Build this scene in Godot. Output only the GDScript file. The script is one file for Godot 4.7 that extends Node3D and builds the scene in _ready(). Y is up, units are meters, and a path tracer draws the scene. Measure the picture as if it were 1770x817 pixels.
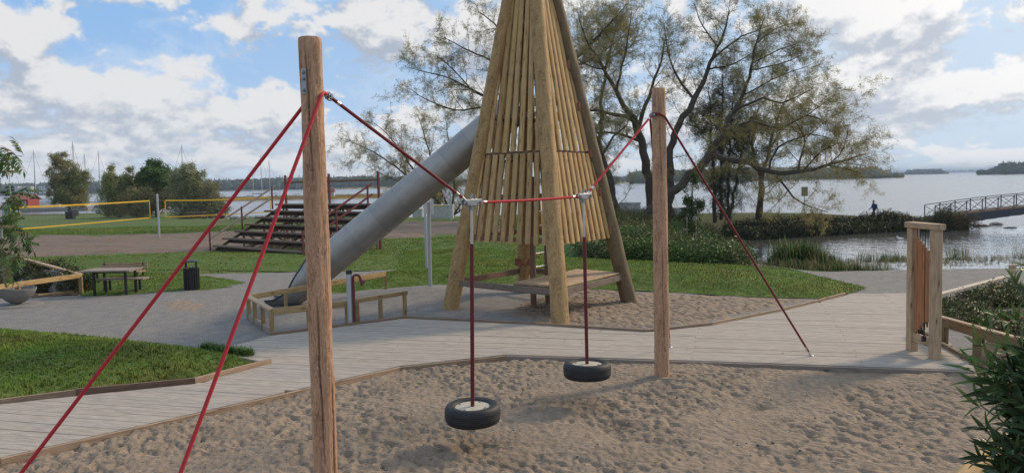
extends Node3D

const EYE := 2.9            # eye height above the playground, metres
const LAKE_Y := -2.0
const FOCAL := 1400.0       # focal length in photo pixels (photo is 1770 x 817)
var view := Basis()
var rng := RandomNumberGenerator.new()
var taken := {}
var origin := {}
var M := {}


# ---------------------------------------------------------------- mesh building
class MB:
	var v := PackedVector3Array()
	var n := PackedVector3Array()
	var t := PackedVector2Array()
	var c := PackedColorArray()
	var ix := PackedInt32Array()
	var col := Color.WHITE

	func vert(p: Vector3, nn: Vector3, uv: Vector2) -> int:
		v.append(p); n.append(nn); t.append(uv); c.append(col)
		return v.size() - 1

	func quad(a: Vector3, b: Vector3, cc: Vector3, d: Vector3, u0 := Vector2(0, 0), u1 := Vector2(1, 1)) -> void:
		var nn := (cc - a).cross(b - a)
		if nn.length_squared() < 1e-16:
			nn = (d - a).cross(cc - a)
		nn = nn.normalized()
		var i := vert(a, nn, u0)
		vert(b, nn, Vector2(u0.x, u1.y)); vert(cc, nn, u1); vert(d, nn, Vector2(u1.x, u0.y))
		ix.append_array([i, i + 1, i + 2, i, i + 2, i + 3])

	func tri(a: Vector3, b: Vector3, cc: Vector3) -> void:
		var nn := (cc - a).cross(b - a).normalized()
		var i := vert(a, nn, Vector2(a.x, a.z)); vert(b, nn, Vector2(b.x, b.z)); vert(cc, nn, Vector2(cc.x, cc.z))
		ix.append_array([i, i + 1, i + 2])

	# sweep a 2D outline (counter-clockwise in x,y) from a to b; x runs along side, y along up
	func sweep(prof: PackedVector2Array, a: Vector3, b: Vector3, up: Vector3, off := 0.0, skew_a := 0.0, skew_b := 0.0) -> void:
		var f := (b - a).normalized()
		var s := f.cross(up)
		if s.length() < 1e-4:
			s = f.cross(Vector3(1, 0, 0.2))
		s = s.normalized()
		var u := s.cross(f)
		var m := prof.size()
		var run := 0.0
		var l := a.distance_to(b)
		for k in m:
			var p := prof[k]
			var q := prof[(k + 1) % m]
			var w := p.distance_to(q)
			var pa := a + s * p.x + u * p.y + f * (skew_a * p.x)
			var qa := a + s * q.x + u * q.y + f * (skew_a * q.x)
			var pb := b + s * p.x + u * p.y + f * (skew_b * p.x)
			var qb := b + s * q.x + u * q.y + f * (skew_b * q.x)
			quad(pa, qa, qb, pb, Vector2(run + off, off * 3.7), Vector2(run + w + off, off * 3.7 + l))
			# uv: u0.x at p, needs across on x and along on y
			var i := v.size() - 4
			t[i] = Vector2(run + off, off * 3.7); t[i + 1] = Vector2(run + w + off, off * 3.7)
			t[i + 2] = Vector2(run + w + off, off * 3.7 + l); t[i + 3] = Vector2(run + off, off * 3.7 + l)
			run += w
		for e in 2:
			var o := a if e == 0 else b
			var sk := skew_a if e == 0 else skew_b
			var nn := -f if e == 0 else f
			var i0 := v.size()
			for k in m:
				var p := prof[k]
				vert(o + s * p.x + u * p.y + f * (sk * p.x), nn, Vector2(p.x + off, p.y * 0.3))
			for k in range(1, m - 1):
				if e == 0:
					ix.append_array([i0, i0 + k + 1, i0 + k])
				else:
					ix.append_array([i0, i0 + k, i0 + k + 1])

	func beam(a: Vector3, b: Vector3, w: float, h: float, up := Vector3.UP, ch := 0.006, off := 0.0, ska := 0.0, skb := 0.0) -> void:
		var x := w / 2
		var y := h / 2
		var prof: PackedVector2Array
		if ch > 0.0:
			prof = PackedVector2Array([Vector2(-x + ch, -y), Vector2(x - ch, -y), Vector2(x, -y + ch), Vector2(x, y - ch), Vector2(x - ch, y), Vector2(-x + ch, y), Vector2(-x, y - ch), Vector2(-x, -y + ch)])
		else:
			prof = PackedVector2Array([Vector2(-x, -y), Vector2(x, -y), Vector2(x, y), Vector2(-x, y)])
		sweep(prof, a, b, up, off, ska, skb)

	# round tube along a path
	func tube(path: Array, radii: Array, seg := 10, caps := true, vscale := 1.0) -> void:
		var m := path.size()
		var up := Vector3.UP
		var f0: Vector3 = (path[1] - path[0]).normalized()
		if absf(f0.dot(up)) > 0.9:
			up = Vector3(0.3, 0.1, 0.95)
		var s := f0.cross(up).normalized()
		var i0 := v.size()
		var along := 0.0
		for i in m:
			var p: Vector3 = path[i]
			var f: Vector3 = (path[mini(i + 1, m - 1)] - path[maxi(i - 1, 0)]).normalized()
			s = (s - f * s.dot(f)).normalized()
			var u := s.cross(f)
			if i > 0:
				along += p.distance_to(path[i - 1])
			var r: float = radii[i] if i < radii.size() else radii[-1]
			for k in seg + 1:
				var a := TAU * k / seg
				var d := s * cos(a) + u * sin(a)
				vert(p + d * r, d, Vector2(float(k) / seg, along * vscale))
		var w := seg + 1
		for i in m - 1:
			for k in seg:
				var a := i0 + i * w + k
				ix.append_array([a, a + 1, a + w + 1, a, a + w + 1, a + w])
		if caps:
			for e in 2:
				var row := i0 + (0 if e == 0 else (m - 1) * w)
				var f: Vector3 = (path[0] - path[1]).normalized() if e == 0 else (path[m - 1] - path[m - 2]).normalized()
				var cen := vert(path[0] if e == 0 else path[m - 1], f, Vector2(0.5, along))
				var ring := v.size()
				for k in seg:
					vert(v[row + k], f, t[row + k])
				for k in seg:
					var k2 := (k + 1) % seg
					if e == 0:
						ix.append_array([cen, ring + k2, ring + k])
					else:
						ix.append_array([cen, ring + k, ring + k2])

	# surface of revolution about the y axis of xf; profile points (radius, height) from bottom outside to top
	func lathe(prof: Array, seg: int, xf := Transform3D.IDENTITY, squash := 1.0) -> void:
		var m := prof.size()
		var i0 := v.size()
		for i in m:
			var p: Vector2 = prof[i]
			var tg: Vector2 = (prof[mini(i + 1, m - 1)] - prof[maxi(i - 1, 0)]).normalized()
			for k in seg + 1:
				var a := TAU * k / seg
				var d := Vector3(cos(a), 0, sin(a) * squash)
				var nn := (Vector3(cos(a), 0, sin(a)) * tg.y - Vector3.UP * tg.x).normalized()
				vert(xf * (d * p.x + Vector3.UP * p.y), (xf.basis * nn).normalized(), Vector2(float(k) / seg * 2.0, p.y + p.x))
		var w := seg + 1
		for i in m - 1:
			for k in seg:
				var a := i0 + i * w + k
				ix.append_array([a, a + 1, a + w + 1, a, a + w + 1, a + w])

	func box(lo: Vector3, hi: Vector3) -> void:
		beam(Vector3((lo.x + hi.x) / 2, (lo.y + hi.y) / 2, lo.z), Vector3((lo.x + hi.x) / 2, (lo.y + hi.y) / 2, hi.z), hi.x - lo.x, hi.y - lo.y, Vector3.UP, minf(0.008, minf(hi.x - lo.x, hi.y - lo.y) * 0.1))

	# uneven rounded stone or clump
	func lump(cen: Vector3, r: Vector3, seed_: int, rough := 0.18, su := 16, sv := 10) -> void:
		var ns := FastNoiseLite.new()
		ns.seed = seed_; ns.frequency = 0.9; ns.fractal_octaves = 4
		var i0 := v.size()
		for j in sv + 1:
			var la := PI * (float(j) / sv - 0.5)
			for k in su + 1:
				var lo := TAU * (k % su) / su
				var d := Vector3(cos(la) * cos(lo), sin(la), cos(la) * sin(lo))
				var q := 1.0 + rough * ns.get_noise_3d(d.x * 1.4 + seed_, d.y * 1.4, d.z * 1.4) * 2.0
				vert(cen + d * r * q, (d / r).normalized(), Vector2(lo, la))
		var w := su + 1
		for j in sv:
			for k in su:
				var a := i0 + j * w + k
				ix.append_array([a, a + 1, a + w + 1, a, a + w + 1, a + w])
		# true normals
		var acc := PackedVector3Array(); acc.resize(v.size() - i0)
		for q in range(ix.size() - su * sv * 6, ix.size(), 3):
			var fn := (v[ix[q + 2]] - v[ix[q]]).cross(v[ix[q + 1]] - v[ix[q]])
			for z in 3:
				acc[ix[q + z] - i0] += fn
		for j in sv + 1:
			acc[j * w] += acc[j * w + su]; acc[j * w + su] = acc[j * w]
		for q in acc.size():
			if acc[q].length() > 1e-12:
				n[i0 + q] = acc[q].normalized()

	func mesh(off := Vector3.ZERO) -> ArrayMesh:
		var a := []
		a.resize(Mesh.ARRAY_MAX)
		var vv := v
		if off != Vector3.ZERO:
			vv = v.duplicate()
			for i in vv.size():
				vv[i] -= off
		a[Mesh.ARRAY_VERTEX] = vv; a[Mesh.ARRAY_NORMAL] = n; a[Mesh.ARRAY_TEX_UV] = t; a[Mesh.ARRAY_COLOR] = c; a[Mesh.ARRAY_INDEX] = ix
		var m := ArrayMesh.new()
		m.add_surface_from_arrays(Mesh.PRIMITIVE_TRIANGLES, a)
		return m


# ---------------------------------------------------------------- scene tree helpers
func numbered(parent: Node, called: String) -> String:
	var key := "%d/%s" % [parent.get_instance_id(), called]
	var k: int = taken.get(key, 0)
	taken[key] = k + 1
	return called if k == 0 else "%s_%03d" % [called, k]

func thing(called: String, label: String, category: String, at := Vector3.ZERO, group := "") -> Node3D:
	var o := Node3D.new()
	o.name = numbered(self, called)
	add_child(o, true)
	o.position = at
	origin[o] = at
	tag(o, label, category, group)
	return o

func tag(o: Node3D, label: String, category: String, group := "") -> void:
	o.set_meta("label", label)
	if category: o.set_meta("category", category)
	if group: o.set_meta("group", group)

# a mesh given in world coordinates becomes a part of parent
func part(parent: Node3D, called: String, mb: MB, mat: Material, kind := "") -> MeshInstance3D:
	var o := MeshInstance3D.new()
	o.name = numbered(parent, called)
	var off: Vector3 = origin.get(parent, Vector3.ZERO)
	o.mesh = mb.mesh(off)
	o.material_override = mat
	parent.add_child(o, true)
	origin[o] = off
	if kind: o.set_meta("kind", kind)
	return o

func solo(called: String, mb: MB, mat: Material, label := "", category := "", group := "", kind := "") -> MeshInstance3D:
	var o := part(self, called, mb, mat, kind)
	if label: tag(o, label, category, group)
	return o

func structure(called: String, mb: MB, mat: Material) -> MeshInstance3D:
	return part(self, called, mb, mat, "structure")

func copy_of(o: Node3D, label: String, at: Vector3, turn := 0.0, group := "", size := 1.0) -> Node3D:
	var r: Node3D = o.duplicate()
	var base := String(o.name).rstrip("0123456789").rstrip("_")
	r.name = numbered(self, base)
	add_child(r, true)
	r.position = at
	r.rotation.y = turn
	r.scale = Vector3.ONE * size
	r.set_meta("label", label)
	if group: r.set_meta("group", group)
	return r

func scatter(parent: Node3D, called: String, mesh: Mesh, mat: Material, xfs: Array, cols: PackedColorArray, kind := "stuff") -> MultiMeshInstance3D:
	var mm := MultiMesh.new()
	mm.transform_format = MultiMesh.TRANSFORM_3D
	mm.use_colors = true
	mm.mesh = mesh
	mm.instance_count = xfs.size()
	var buf := PackedFloat32Array()
	buf.resize(xfs.size() * 16)
	var off: Vector3 = origin.get(parent, Vector3.ZERO)
	for i in xfs.size():
		var x: Transform3D = xfs[i]
		var b := x.basis
		var p := x.origin - off
		var q := i * 16
		buf[q] = b.x.x; buf[q + 1] = b.y.x; buf[q + 2] = b.z.x; buf[q + 3] = p.x
		buf[q + 4] = b.x.y; buf[q + 5] = b.y.y; buf[q + 6] = b.z.y; buf[q + 7] = p.y
		buf[q + 8] = b.x.z; buf[q + 9] = b.y.z; buf[q + 10] = b.z.z; buf[q + 11] = p.z
		var cc := cols[i]
		buf[q + 12] = cc.r; buf[q + 13] = cc.g; buf[q + 14] = cc.b; buf[q + 15] = 1.0
	mm.buffer = buf
	var o := MultiMeshInstance3D.new()
	o.name = numbered(parent, called)
	o.multimesh = mm
	o.material_override = mat
	parent.add_child(o, true)
	if kind: o.set_meta("kind", kind)
	return o


# ---------------------------------------------------------------- from the photograph to the place
func ray(u: float, v: float) -> Vector3:
	return view * Vector3((u - 885.0) / FOCAL, (408.5 - v) / FOCAL, -1.0)

func G(u: float, v: float, y := 0.0) -> Vector3:        # the point at height y seen at that pixel
	var r := ray(u, v)
	var k := (y - EYE) / r.y
	return Vector3(0, EYE, 0) + r * k

func P(u: float, v: float, d: float) -> Vector3:        # the point at distance d (along -z) seen at that pixel
	var r := ray(u, v)
	return Vector3(0, EYE, 0) + r * (d / -r.z)

func outline(px: Array, y := 0.0) -> PackedVector2Array:
	var o := PackedVector2Array()
	for q in px:
		var g := G(q[0], q[1], y)
		o.append(Vector2(g.x, g.z))
	return o

func rand(a := 0.0, b := 1.0) -> float:
	return rng.randf_range(a, b)

func rvec() -> Vector3:
	var z := rand(-1, 1)
	var a := rand(0, TAU)
	return Vector3(sqrt(1 - z * z) * cos(a), z, sqrt(1 - z * z) * sin(a))

func edge_distance(p: Vector2, poly: PackedVector2Array) -> float:
	var best := 1e9
	for i in poly.size():
		best = minf(best, p.distance_to(Geometry2D.get_closest_point_to_segment(p, poly[i], poly[(i + 1) % poly.size()])))
	return best

# a sheet of ground inside an outline, height from a function of (x, z)
func sheet(poly: PackedVector2Array, cell: float, h: Callable, colour = null) -> MB:
	var m := MB.new()
	var lo := poly[0]
	var hi := poly[0]
	for p in poly:
		lo = lo.min(p); hi = hi.max(p)
	var nx := int(ceil((hi.x - lo.x) / cell))
	var nz := int(ceil((hi.y - lo.y) / cell))
	var inside := PackedByteArray()
	inside.resize((nx + 1) * (nz + 1))
	var at := PackedInt32Array()
	at.resize((nx + 1) * (nz + 1))
	at.fill(-1)
	for j in nz + 1:
		for i in nx + 1:
			inside[j * (nx + 1) + i] = 1 if Geometry2D.is_point_in_polygon(lo + Vector2(i, j) * cell, poly) else 0
	var e := minf(cell, 0.06)
	var put := func(p: Vector2) -> int:
		var y: float = h.call(p.x, p.y)
		var nn := Vector3(y - h.call(p.x + e, p.y), e, y - h.call(p.x, p.y + e)).normalized()
		if colour != null:
			m.col = colour.call(p.x, p.y, y)
		return m.vert(Vector3(p.x, y, p.y), nn, p)
	for j in nz:
		for i in nx:
			var k := j * (nx + 1) + i
			var s := inside[k] + inside[k + 1] + inside[k + nx + 1] + inside[k + nx + 2]
			if s == 4:
				for q in [k, k + 1, k + nx + 1, k + nx + 2]:
					if at[q] < 0:
						at[q] = put.call(lo + Vector2(q % (nx + 1), q / (nx + 1)) * cell)
				m.ix.append_array([at[k], at[k + 1], at[k + nx + 2], at[k], at[k + nx + 2], at[k + nx + 1]])
			elif s > 0 or cell > 0.5:
				var a := lo + Vector2(i, j) * cell
				var sq := PackedVector2Array([a, a + Vector2(cell, 0), a + Vector2(cell, cell), a + Vector2(0, cell)])
				for piece in Geometry2D.intersect_polygons(sq, poly):
					var tr := Geometry2D.triangulate_polygon(piece)
					var ids := []
					for p in piece:
						ids.append(put.call(p))
					for q in range(0, tr.size(), 3):
						var pa: Vector2 = piece[tr[q]]
						var pb: Vector2 = piece[tr[q + 1]]
						var pc: Vector2 = piece[tr[q + 2]]
						if (pb - pa).cross(pc - pa) > 0:
							m.ix.append_array([ids[tr[q]], ids[tr[q + 1]], ids[tr[q + 2]]])
						else:
							m.ix.append_array([ids[tr[q]], ids[tr[q + 2]], ids[tr[q + 1]]])
	return m

func noise(seed_: int, freq: float, oct := 4, kind := FastNoiseLite.TYPE_SIMPLEX_SMOOTH) -> FastNoiseLite:
	var n := FastNoiseLite.new()
	n.seed = seed_; n.frequency = freq; n.fractal_octaves = oct; n.noise_type = kind
	n.fractal_type = FastNoiseLite.FRACTAL_FBM if oct > 1 else FastNoiseLite.FRACTAL_NONE
	return n


# ---------------------------------------------------------------- materials
func grey(seed_: int, freq: float, oct: int, w: int, h: int, stretch := 1, kind := FastNoiseLite.TYPE_SIMPLEX_SMOOTH) -> PackedByteArray:
	var n := noise(seed_, freq, oct, kind)
	var im := n.get_seamless_image(w, h / stretch)
	im.convert(Image.FORMAT_L8)
	if stretch > 1:
		im.resize(w, h, Image.INTERPOLATE_CUBIC)
	return im.get_data()

func picture(w: int, h: int, f: Callable) -> ImageTexture:
	var d := PackedByteArray()
	d.resize(w * h * 3)
	for i in w * h:
		var c: Color = f.call(i).linear_to_srgb()
		d[i * 3] = clampi(int(c.r * 255.0 + 0.5), 0, 255); d[i * 3 + 1] = clampi(int(c.g * 255.0 + 0.5), 0, 255); d[i * 3 + 2] = clampi(int(c.b * 255.0 + 0.5), 0, 255)
	return ImageTexture.create_from_image(Image.create_from_data(w, h, false, Image.FORMAT_RGB8, d))

func heights(w: int, h: int, f: Callable) -> ImageTexture:
	var d := PackedByteArray()
	d.resize(w * h)
	for i in w * h:
		d[i] = clampi(int(f.call(i) * 255.0), 0, 255)
	return ImageTexture.create_from_image(Image.create_from_data(w, h, false, Image.FORMAT_L8, d))

func lin(r: float, g: float, b: float) -> Color:
	return Color(r, g, b).linear_to_srgb()

func mat(called: String, c: Color, rough := 0.8, metal := 0.0, tex: Texture2D = null, tri := 0.0) -> StandardMaterial3D:
	var m := StandardMaterial3D.new()
	m.resource_name = called
	m.albedo_color = lin(c.r, c.g, c.b)
	m.roughness = rough
	m.metallic = metal
	m.vertex_color_use_as_albedo = true
	if tex: m.albedo_texture = tex
	if tri > 0.0:
		m.uv1_triplanar = true
		m.uv1_world_triplanar = true
		m.uv1_scale = Vector3.ONE * tri
	M[called] = m
	return m

func leafy(called: String, back: Color, rough := 0.55) -> StandardMaterial3D:
	var m := mat(called, Color(1, 1, 1), rough)
	m.cull_mode = BaseMaterial3D.CULL_DISABLED
	m.metallic_specular = 0.3
	m.backlight_enabled = true
	m.backlight = lin(back.r, back.g, back.b)
	return m

func make_materials() -> void:
	# wood: streaks along v, a few knots; values multiply a base colour
	var W := 512
	var fine := grey(11, 0.09, 4, W, W, 16)
	var broad := grey(12, 0.018, 3, W, W, 8)
	var blot := grey(13, 0.012, 3, W, W)
	var speck := grey(14, 0.25, 2, W, W)
	var knots := []
	var kr := RandomNumberGenerator.new()
	kr.seed = 5
	for k in 7:
		knots.append(Vector3(kr.randf() * W, kr.randf() * W, kr.randf_range(7, 15)))
	var knot_map := PackedFloat32Array(); knot_map.resize(W * W)
	for kn in knots:
		for dy in range(-60, 61):
			for dx in range(-60, 61):
				var q = Vector2(dx, dy * 1.0).length() / kn.z
				if q < 3.0:
					var val := 0.0
					if q < 1.0: val = 1.0
					else: val = 0.55 * (1.0 - (q - 1.0) / 2.0) * (0.5 + 0.5 * cos(q * 9.0))
					var i := posmod(int(kn.y) + dy, W) * W + posmod(int(kn.x) + dx, W)
					knot_map[i] = maxf(knot_map[i], val)
	var wood_tex := picture(W, W, func(i: int) -> Color:
		var s := (fine[i] / 255.0 - 0.5) * 0.9 + (broad[i] / 255.0 - 0.5) * 0.5
		var b := (blot[i] / 255.0 - 0.5) * 0.35 + (speck[i] / 255.0 - 0.5) * 0.12
		var k := clampf(0.80 + s * 0.55 + b, 0.25, 1.0)
		var q := knot_map[i]
		var c := Color(k, k * (0.94 + s * 0.12), k * (0.88 + s * 0.2))
		return c.lerp(Color(0.22, 0.13, 0.08), q * 0.85))
	var wood_h := heights(W, W, func(i: int) -> float: return clampf(0.5 + (fine[i] / 255.0 - 0.5) * 0.8 + (broad[i] / 255.0 - 0.5) * 0.4, 0, 1))
	var fine2 := grey(15, 0.16, 3, W, W, 32)
	var log_tex := picture(W, W, func(i: int) -> Color:
		var x := i % W
		var y := i / W
		var j := y * W + posmod(x + int((blot[i] - 128) * 0.45 + (broad[i] - 128) * 0.10), W)
		var s := (fine[j] / 255.0 - 0.5) * 1.1 + (broad[j] / 255.0 - 0.5) * 0.5
		var b := (blot[(i * 3) % (W * W)] / 255.0 - 0.5) * 0.35 + (speck[i] / 255.0 - 0.5) * 0.16
		var k := clampf(0.80 + s * 0.60 + b, 0.22, 1.0)
		if fine2[j] < 62: k *= 0.55
		return Color(k, k * (0.95 + s * 0.12), k * (0.90 + s * 0.2)))
	# weathered grey deck board, grain without knots
	var deck_tex := picture(W, W, func(i: int) -> Color:
		var s := (fine[i] / 255.0 - 0.5) * 0.7 + (broad[i] / 255.0 - 0.5) * 0.35
		var b := (blot[i] / 255.0 - 0.5) * 0.42
		var k := clampf(0.84 + s * 0.4 + b, 0.3, 1.0)
		return Color(k, k * 0.99, k * 0.975))
	var woods := {"post_wood": [Color(0.56, 0.345, 0.215), 0.75], "log_wood": [Color(0.46, 0.305, 0.13), 0.7], "slat_wood": [Color(0.58, 0.405, 0.19), 0.75], "rail_wood": [Color(0.56, 0.40, 0.19), 0.75],
		"brown_wood": [Color(0.22, 0.135, 0.09), 0.75], "grey_wood": [Color(0.36, 0.31, 0.27), 0.8], "frame_wood": [Color(0.55, 0.41, 0.27), 0.75], "chime_wood": [Color(0.50, 0.235, 0.095), 0.6],
		"board_wood": [Color(0.44, 0.32, 0.22), 0.8], "block_wood": [Color(0.30, 0.125, 0.07), 0.7], "pale_wood": [Color(0.66, 0.60, 0.47), 0.7], "stand_wood": [Color(0.19, 0.145, 0.115), 0.85]}
	for k in woods:
		var m := mat(k, woods[k][0], woods[k][1], 0.0, wood_tex)
		m.uv1_scale = Vector3(2.2, 0.55, 1)
		m.heightmap_enabled = true
		m.heightmap_texture = wood_h
		m.heightmap_scale = 0.25
	for k in ["post_wood", "log_wood"]:
		M[k].uv1_scale = Vector3(1, 0.45, 1)
		M[k].albedo_texture = log_tex
	var dk := mat("deck_wood", Color(0.445, 0.395, 0.335), 0.8, 0.0, deck_tex)
	dk.uv1_scale = Vector3(2.0, 0.4, 1)
	# sand, gravel, grass
	var c1 := grey(21, 0.03, 5, W, W)
	var c2 := grey(22, 0.35, 2, W, W)
	var c3 := grey(23, 0.012, 4, W, W)
	var c4 := grey(24, 0.12, 3, W, W, 1, FastNoiseLite.TYPE_CELLULAR)
	var c5 := grey(25, 0.2, 2, W, W, 1, FastNoiseLite.TYPE_CELLULAR)
	var sand_tex := picture(W, W, func(i: int) -> Color:
		var k := 0.82 + (c1[i] / 255.0 - 0.5) * 0.35 + (c2[i] / 255.0 - 0.5) * 0.35 + (c3[i] / 255.0 - 0.5) * 0.25
		if c2[i] > 218: k += 0.15
		return Color(k, k * 0.985, k * 0.97))
	var sand := mat("sand", Color(0.325, 0.255, 0.185), 0.95, 0.0, sand_tex, 0.5)
	sand.heightmap_enabled = true
	sand.heightmap_texture = heights(W, W, func(i: int) -> float: return clampf(0.5 + (c1[i] / 255.0 - 0.5) * 0.9 + (c2[i] / 255.0 - 0.5) * 0.3, 0, 1))
	sand.heightmap_scale = 2.6
	var gravel_tex := picture(W, W, func(i: int) -> Color:
		var k := 0.72 + (c4[i] / 255.0 - 0.5) * 0.6 + (c2[i] / 255.0 - 0.5) * 0.5 + (c3[i] / 255.0 - 0.5) * 0.25
		return Color(k, k * 1.0, k * 1.0))
	var gravel := mat("gravel", Color(0.30, 0.285, 0.262), 0.95, 0.0, gravel_tex, 0.45)
	gravel.heightmap_enabled = true
	gravel.heightmap_texture = heights(W, W, func(i: int) -> float: return clampf(c4[i] / 255.0 * 0.7 + c5[i] / 255.0 * 0.3, 0, 1))
	gravel.heightmap_scale = 2.0
	var grass_tex := picture(W, W, func(i: int) -> Color:
		var k := 0.75 + (c1[i] / 255.0 - 0.5) * 0.55 + (c2[i] / 255.0 - 0.5) * 0.5
		var d := clampf((c3[i] / 255.0 - 0.5) * 1.6, -0.4, 0.5)
		return Color(k * (1.0 + d * 0.5), k, k * (1.0 + d * 0.3)))
	var grass := mat("grass_ground", Color(0.125, 0.195, 0.028), 1.0, 0.0, grass_tex, 0.3)
	grass.heightmap_enabled = true
	grass.heightmap_texture = heights(W, W, func(i: int) -> float: return clampf(0.5 + (c1[i] / 255.0 - 0.5) + (c2[i] / 255.0 - 0.5) * 0.6, 0, 1))
	grass.heightmap_scale = 5.0
	var far_grass := mat("land", Color(1, 1, 1), 1.0, 0.0, grass_tex, 0.11)
	far_grass.heightmap_enabled = true
	far_grass.heightmap_texture = grass.heightmap_texture
	far_grass.heightmap_scale = 6.0
	var soil := mat("soil", Color(0.12, 0.085, 0.062), 1.0, 0.0, gravel_tex, 0.7)
	soil.heightmap_enabled = true
	soil.heightmap_texture = grass.heightmap_texture
	soil.heightmap_scale = 4.0
	mat("dirt", Color(0.205, 0.15, 0.112), 1.0, 0.0, sand_tex, 0.2)
	mat("stone", Color(0.27, 0.26, 0.25), 0.95, 0.0, sand_tex, 0.9)
	mat("concrete", Color(0.27, 0.265, 0.255), 0.9, 0.0, sand_tex, 0.8)
	mat("pale_concrete", Color(0.55, 0.55, 0.53), 0.9, 0.0, sand_tex, 0.5)
	var bark := mat("bark", Color(0.085, 0.07, 0.055), 0.95, 0.0, wood_tex)
	bark.uv1_scale = Vector3(2, 0.4, 1)
	mat("twig", Color(0.17, 0.13, 0.09), 0.9)
	# metal, paint, rope, rubber
	var steel_tex := picture(W, W, func(i: int) -> Color:
		var k := 0.88 + (c3[i] / 255.0 - 0.5) * 0.12 + (c1[i] / 255.0 - 0.5) * 0.12 + (broad[i] / 255.0 - 0.5) * 0.16
		return Color(k, k, k * 1.01))
	var steel := mat("slide_steel", Color(0.40, 0.38, 0.35), 0.56, 0.6, steel_tex)
	steel.uv1_scale = Vector3(1, 0.4, 1)
	steel.roughness_texture = heights(W, W, func(i: int) -> float: return clampf(0.8 + (c1[i] / 255.0 - 0.5) * 0.5, 0, 1))
	mat("bright_steel", Color(0.62, 0.63, 0.64), 0.3, 1.0)
	mat("zinc", Color(0.34, 0.36, 0.38), 0.45, 0.9)
	mat("pole_grey", Color(0.44, 0.46, 0.48), 0.45, 0.4)
	mat("black_paint", Color(0.012, 0.012, 0.013), 0.45)
	mat("dark_metal", Color(0.05, 0.055, 0.065), 0.5, 0.3)
	mat("white_paint", Color(0.72, 0.73, 0.74), 0.5)
	mat("off_white", Color(0.55, 0.55, 0.54), 0.6)
	mat("red_paint", Color(0.15, 0.028, 0.026), 0.6)
	mat("red_pipe", Color(0.12, 0.012, 0.020), 0.4)
	mat("yellow_tape", Color(0.62, 0.40, 0.02), 0.6)
	mat("net_cord", Color(0.12, 0.12, 0.11), 0.9)
	var rope_n := heights(64, 64, func(i: int) -> float:
		var x := i % 64
		var y := i / 64
		return 0.5 + 0.5 * sin((x / 64.0 * 2.0 + y / 64.0 * 2.0) * TAU))
	for k in [["rope_red", Color(0.44, 0.022, 0.032)], ["rope_dark", Color(0.17, 0.016, 0.026)]]:
		var r := mat(k[0], k[1], 0.75)
		r.uv1_scale = Vector3(1, 9, 1)
		r.heightmap_enabled = true; r.heightmap_texture = rope_n; r.heightmap_scale = 0.08
	var tyre_tex := picture(256, 256, func(i: int) -> Color:
		var k := 0.8 + (c3[(i * 2) % (W * W)] / 255.0 - 0.5) * 0.5
		return Color(k, k, k))
	mat("rubber", Color(0.020, 0.021, 0.023), 0.62, 0.0, tyre_tex)
	mat("seat_disc", Color(0.56, 0.52, 0.42), 0.75, 0.0, sand_tex)
	mat("far_green", Color(1, 1, 1), 1.0)
	mat("red_house", Color(0.28, 0.055, 0.04), 0.8)
	mat("roof_red", Color(0.27, 0.10, 0.065), 0.85)
	mat("pale_wall", Color(0.50, 0.49, 0.46), 0.8)
	mat("window_glass", Color(0.10, 0.14, 0.19), 0.12)
	mat("canvas_blue", Color(0.05, 0.10, 0.20), 0.8)
	mat("car_silver", Color(0.42, 0.43, 0.45), 0.3, 0.5)
	mat("car_dark", Color(0.03, 0.03, 0.035), 0.35)
	mat("jacket", Color(0.02, 0.045, 0.13), 0.8)
	mat("trousers", Color(0.02, 0.024, 0.035), 0.85)
	mat("skin", Color(0.42, 0.24, 0.16), 0.6)
	mat("hair", Color(0.20, 0.17, 0.14), 0.8)
	leafy("grass_blade", Color(0.10, 0.15, 0.02))
	leafy("willow_leaf", Color(0.42, 0.38, 0.11))
	leafy("bush_leaf", Color(0.13, 0.15, 0.03))
	leafy("gloss_leaf", Color(0.05, 0.09, 0.015), 0.32)
	# water
	var w1 := grey(41, 0.012, 5, 1024, 1024, 1)
	var wa := grey(42, 0.05, 3, 1024, 1024, 2)
	var him := Image.create_from_data(1024, 1024, false, Image.FORMAT_L8, w1)
	var hd := him.get_data()
	for i in hd.size():
		hd[i] = clampi(int(w1[i] * 0.62 + wa[i] * 0.38), 0, 255)
	him = Image.create_from_data(1024, 1024, false, Image.FORMAT_L8, hd)
	him.convert(Image.FORMAT_RGBA8)
	him.bump_map_to_normal_map(7.0)
	var wt := ImageTexture.create_from_image(him)
	for k in [["lake_water", 0.05, 1.6, 0.16], ["pond_water", 0.05, 0.28, 0.04]]:
		var w := mat(k[0], Color(0.27, 0.265, 0.255) if k[0] == "lake_water" else Color(0.50, 0.50, 0.50), k[3])
		w.normal_enabled = true
		w.normal_texture = wt
		w.normal_scale = k[2]
		w.uv1_triplanar = true; w.uv1_world_triplanar = true
		w.uv1_scale = Vector3(k[1] * 0.7, k[1], k[1] * 1.4)
		w.metallic_specular = 0.7
		w.metallic = 0.5 if k[0] == "lake_water" else 0.8


# ---------------------------------------------------------------- sky
var sky_noise: FastNoiseLite
var sky_fine: FastNoiseLite
var sky_spots := []

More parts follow.
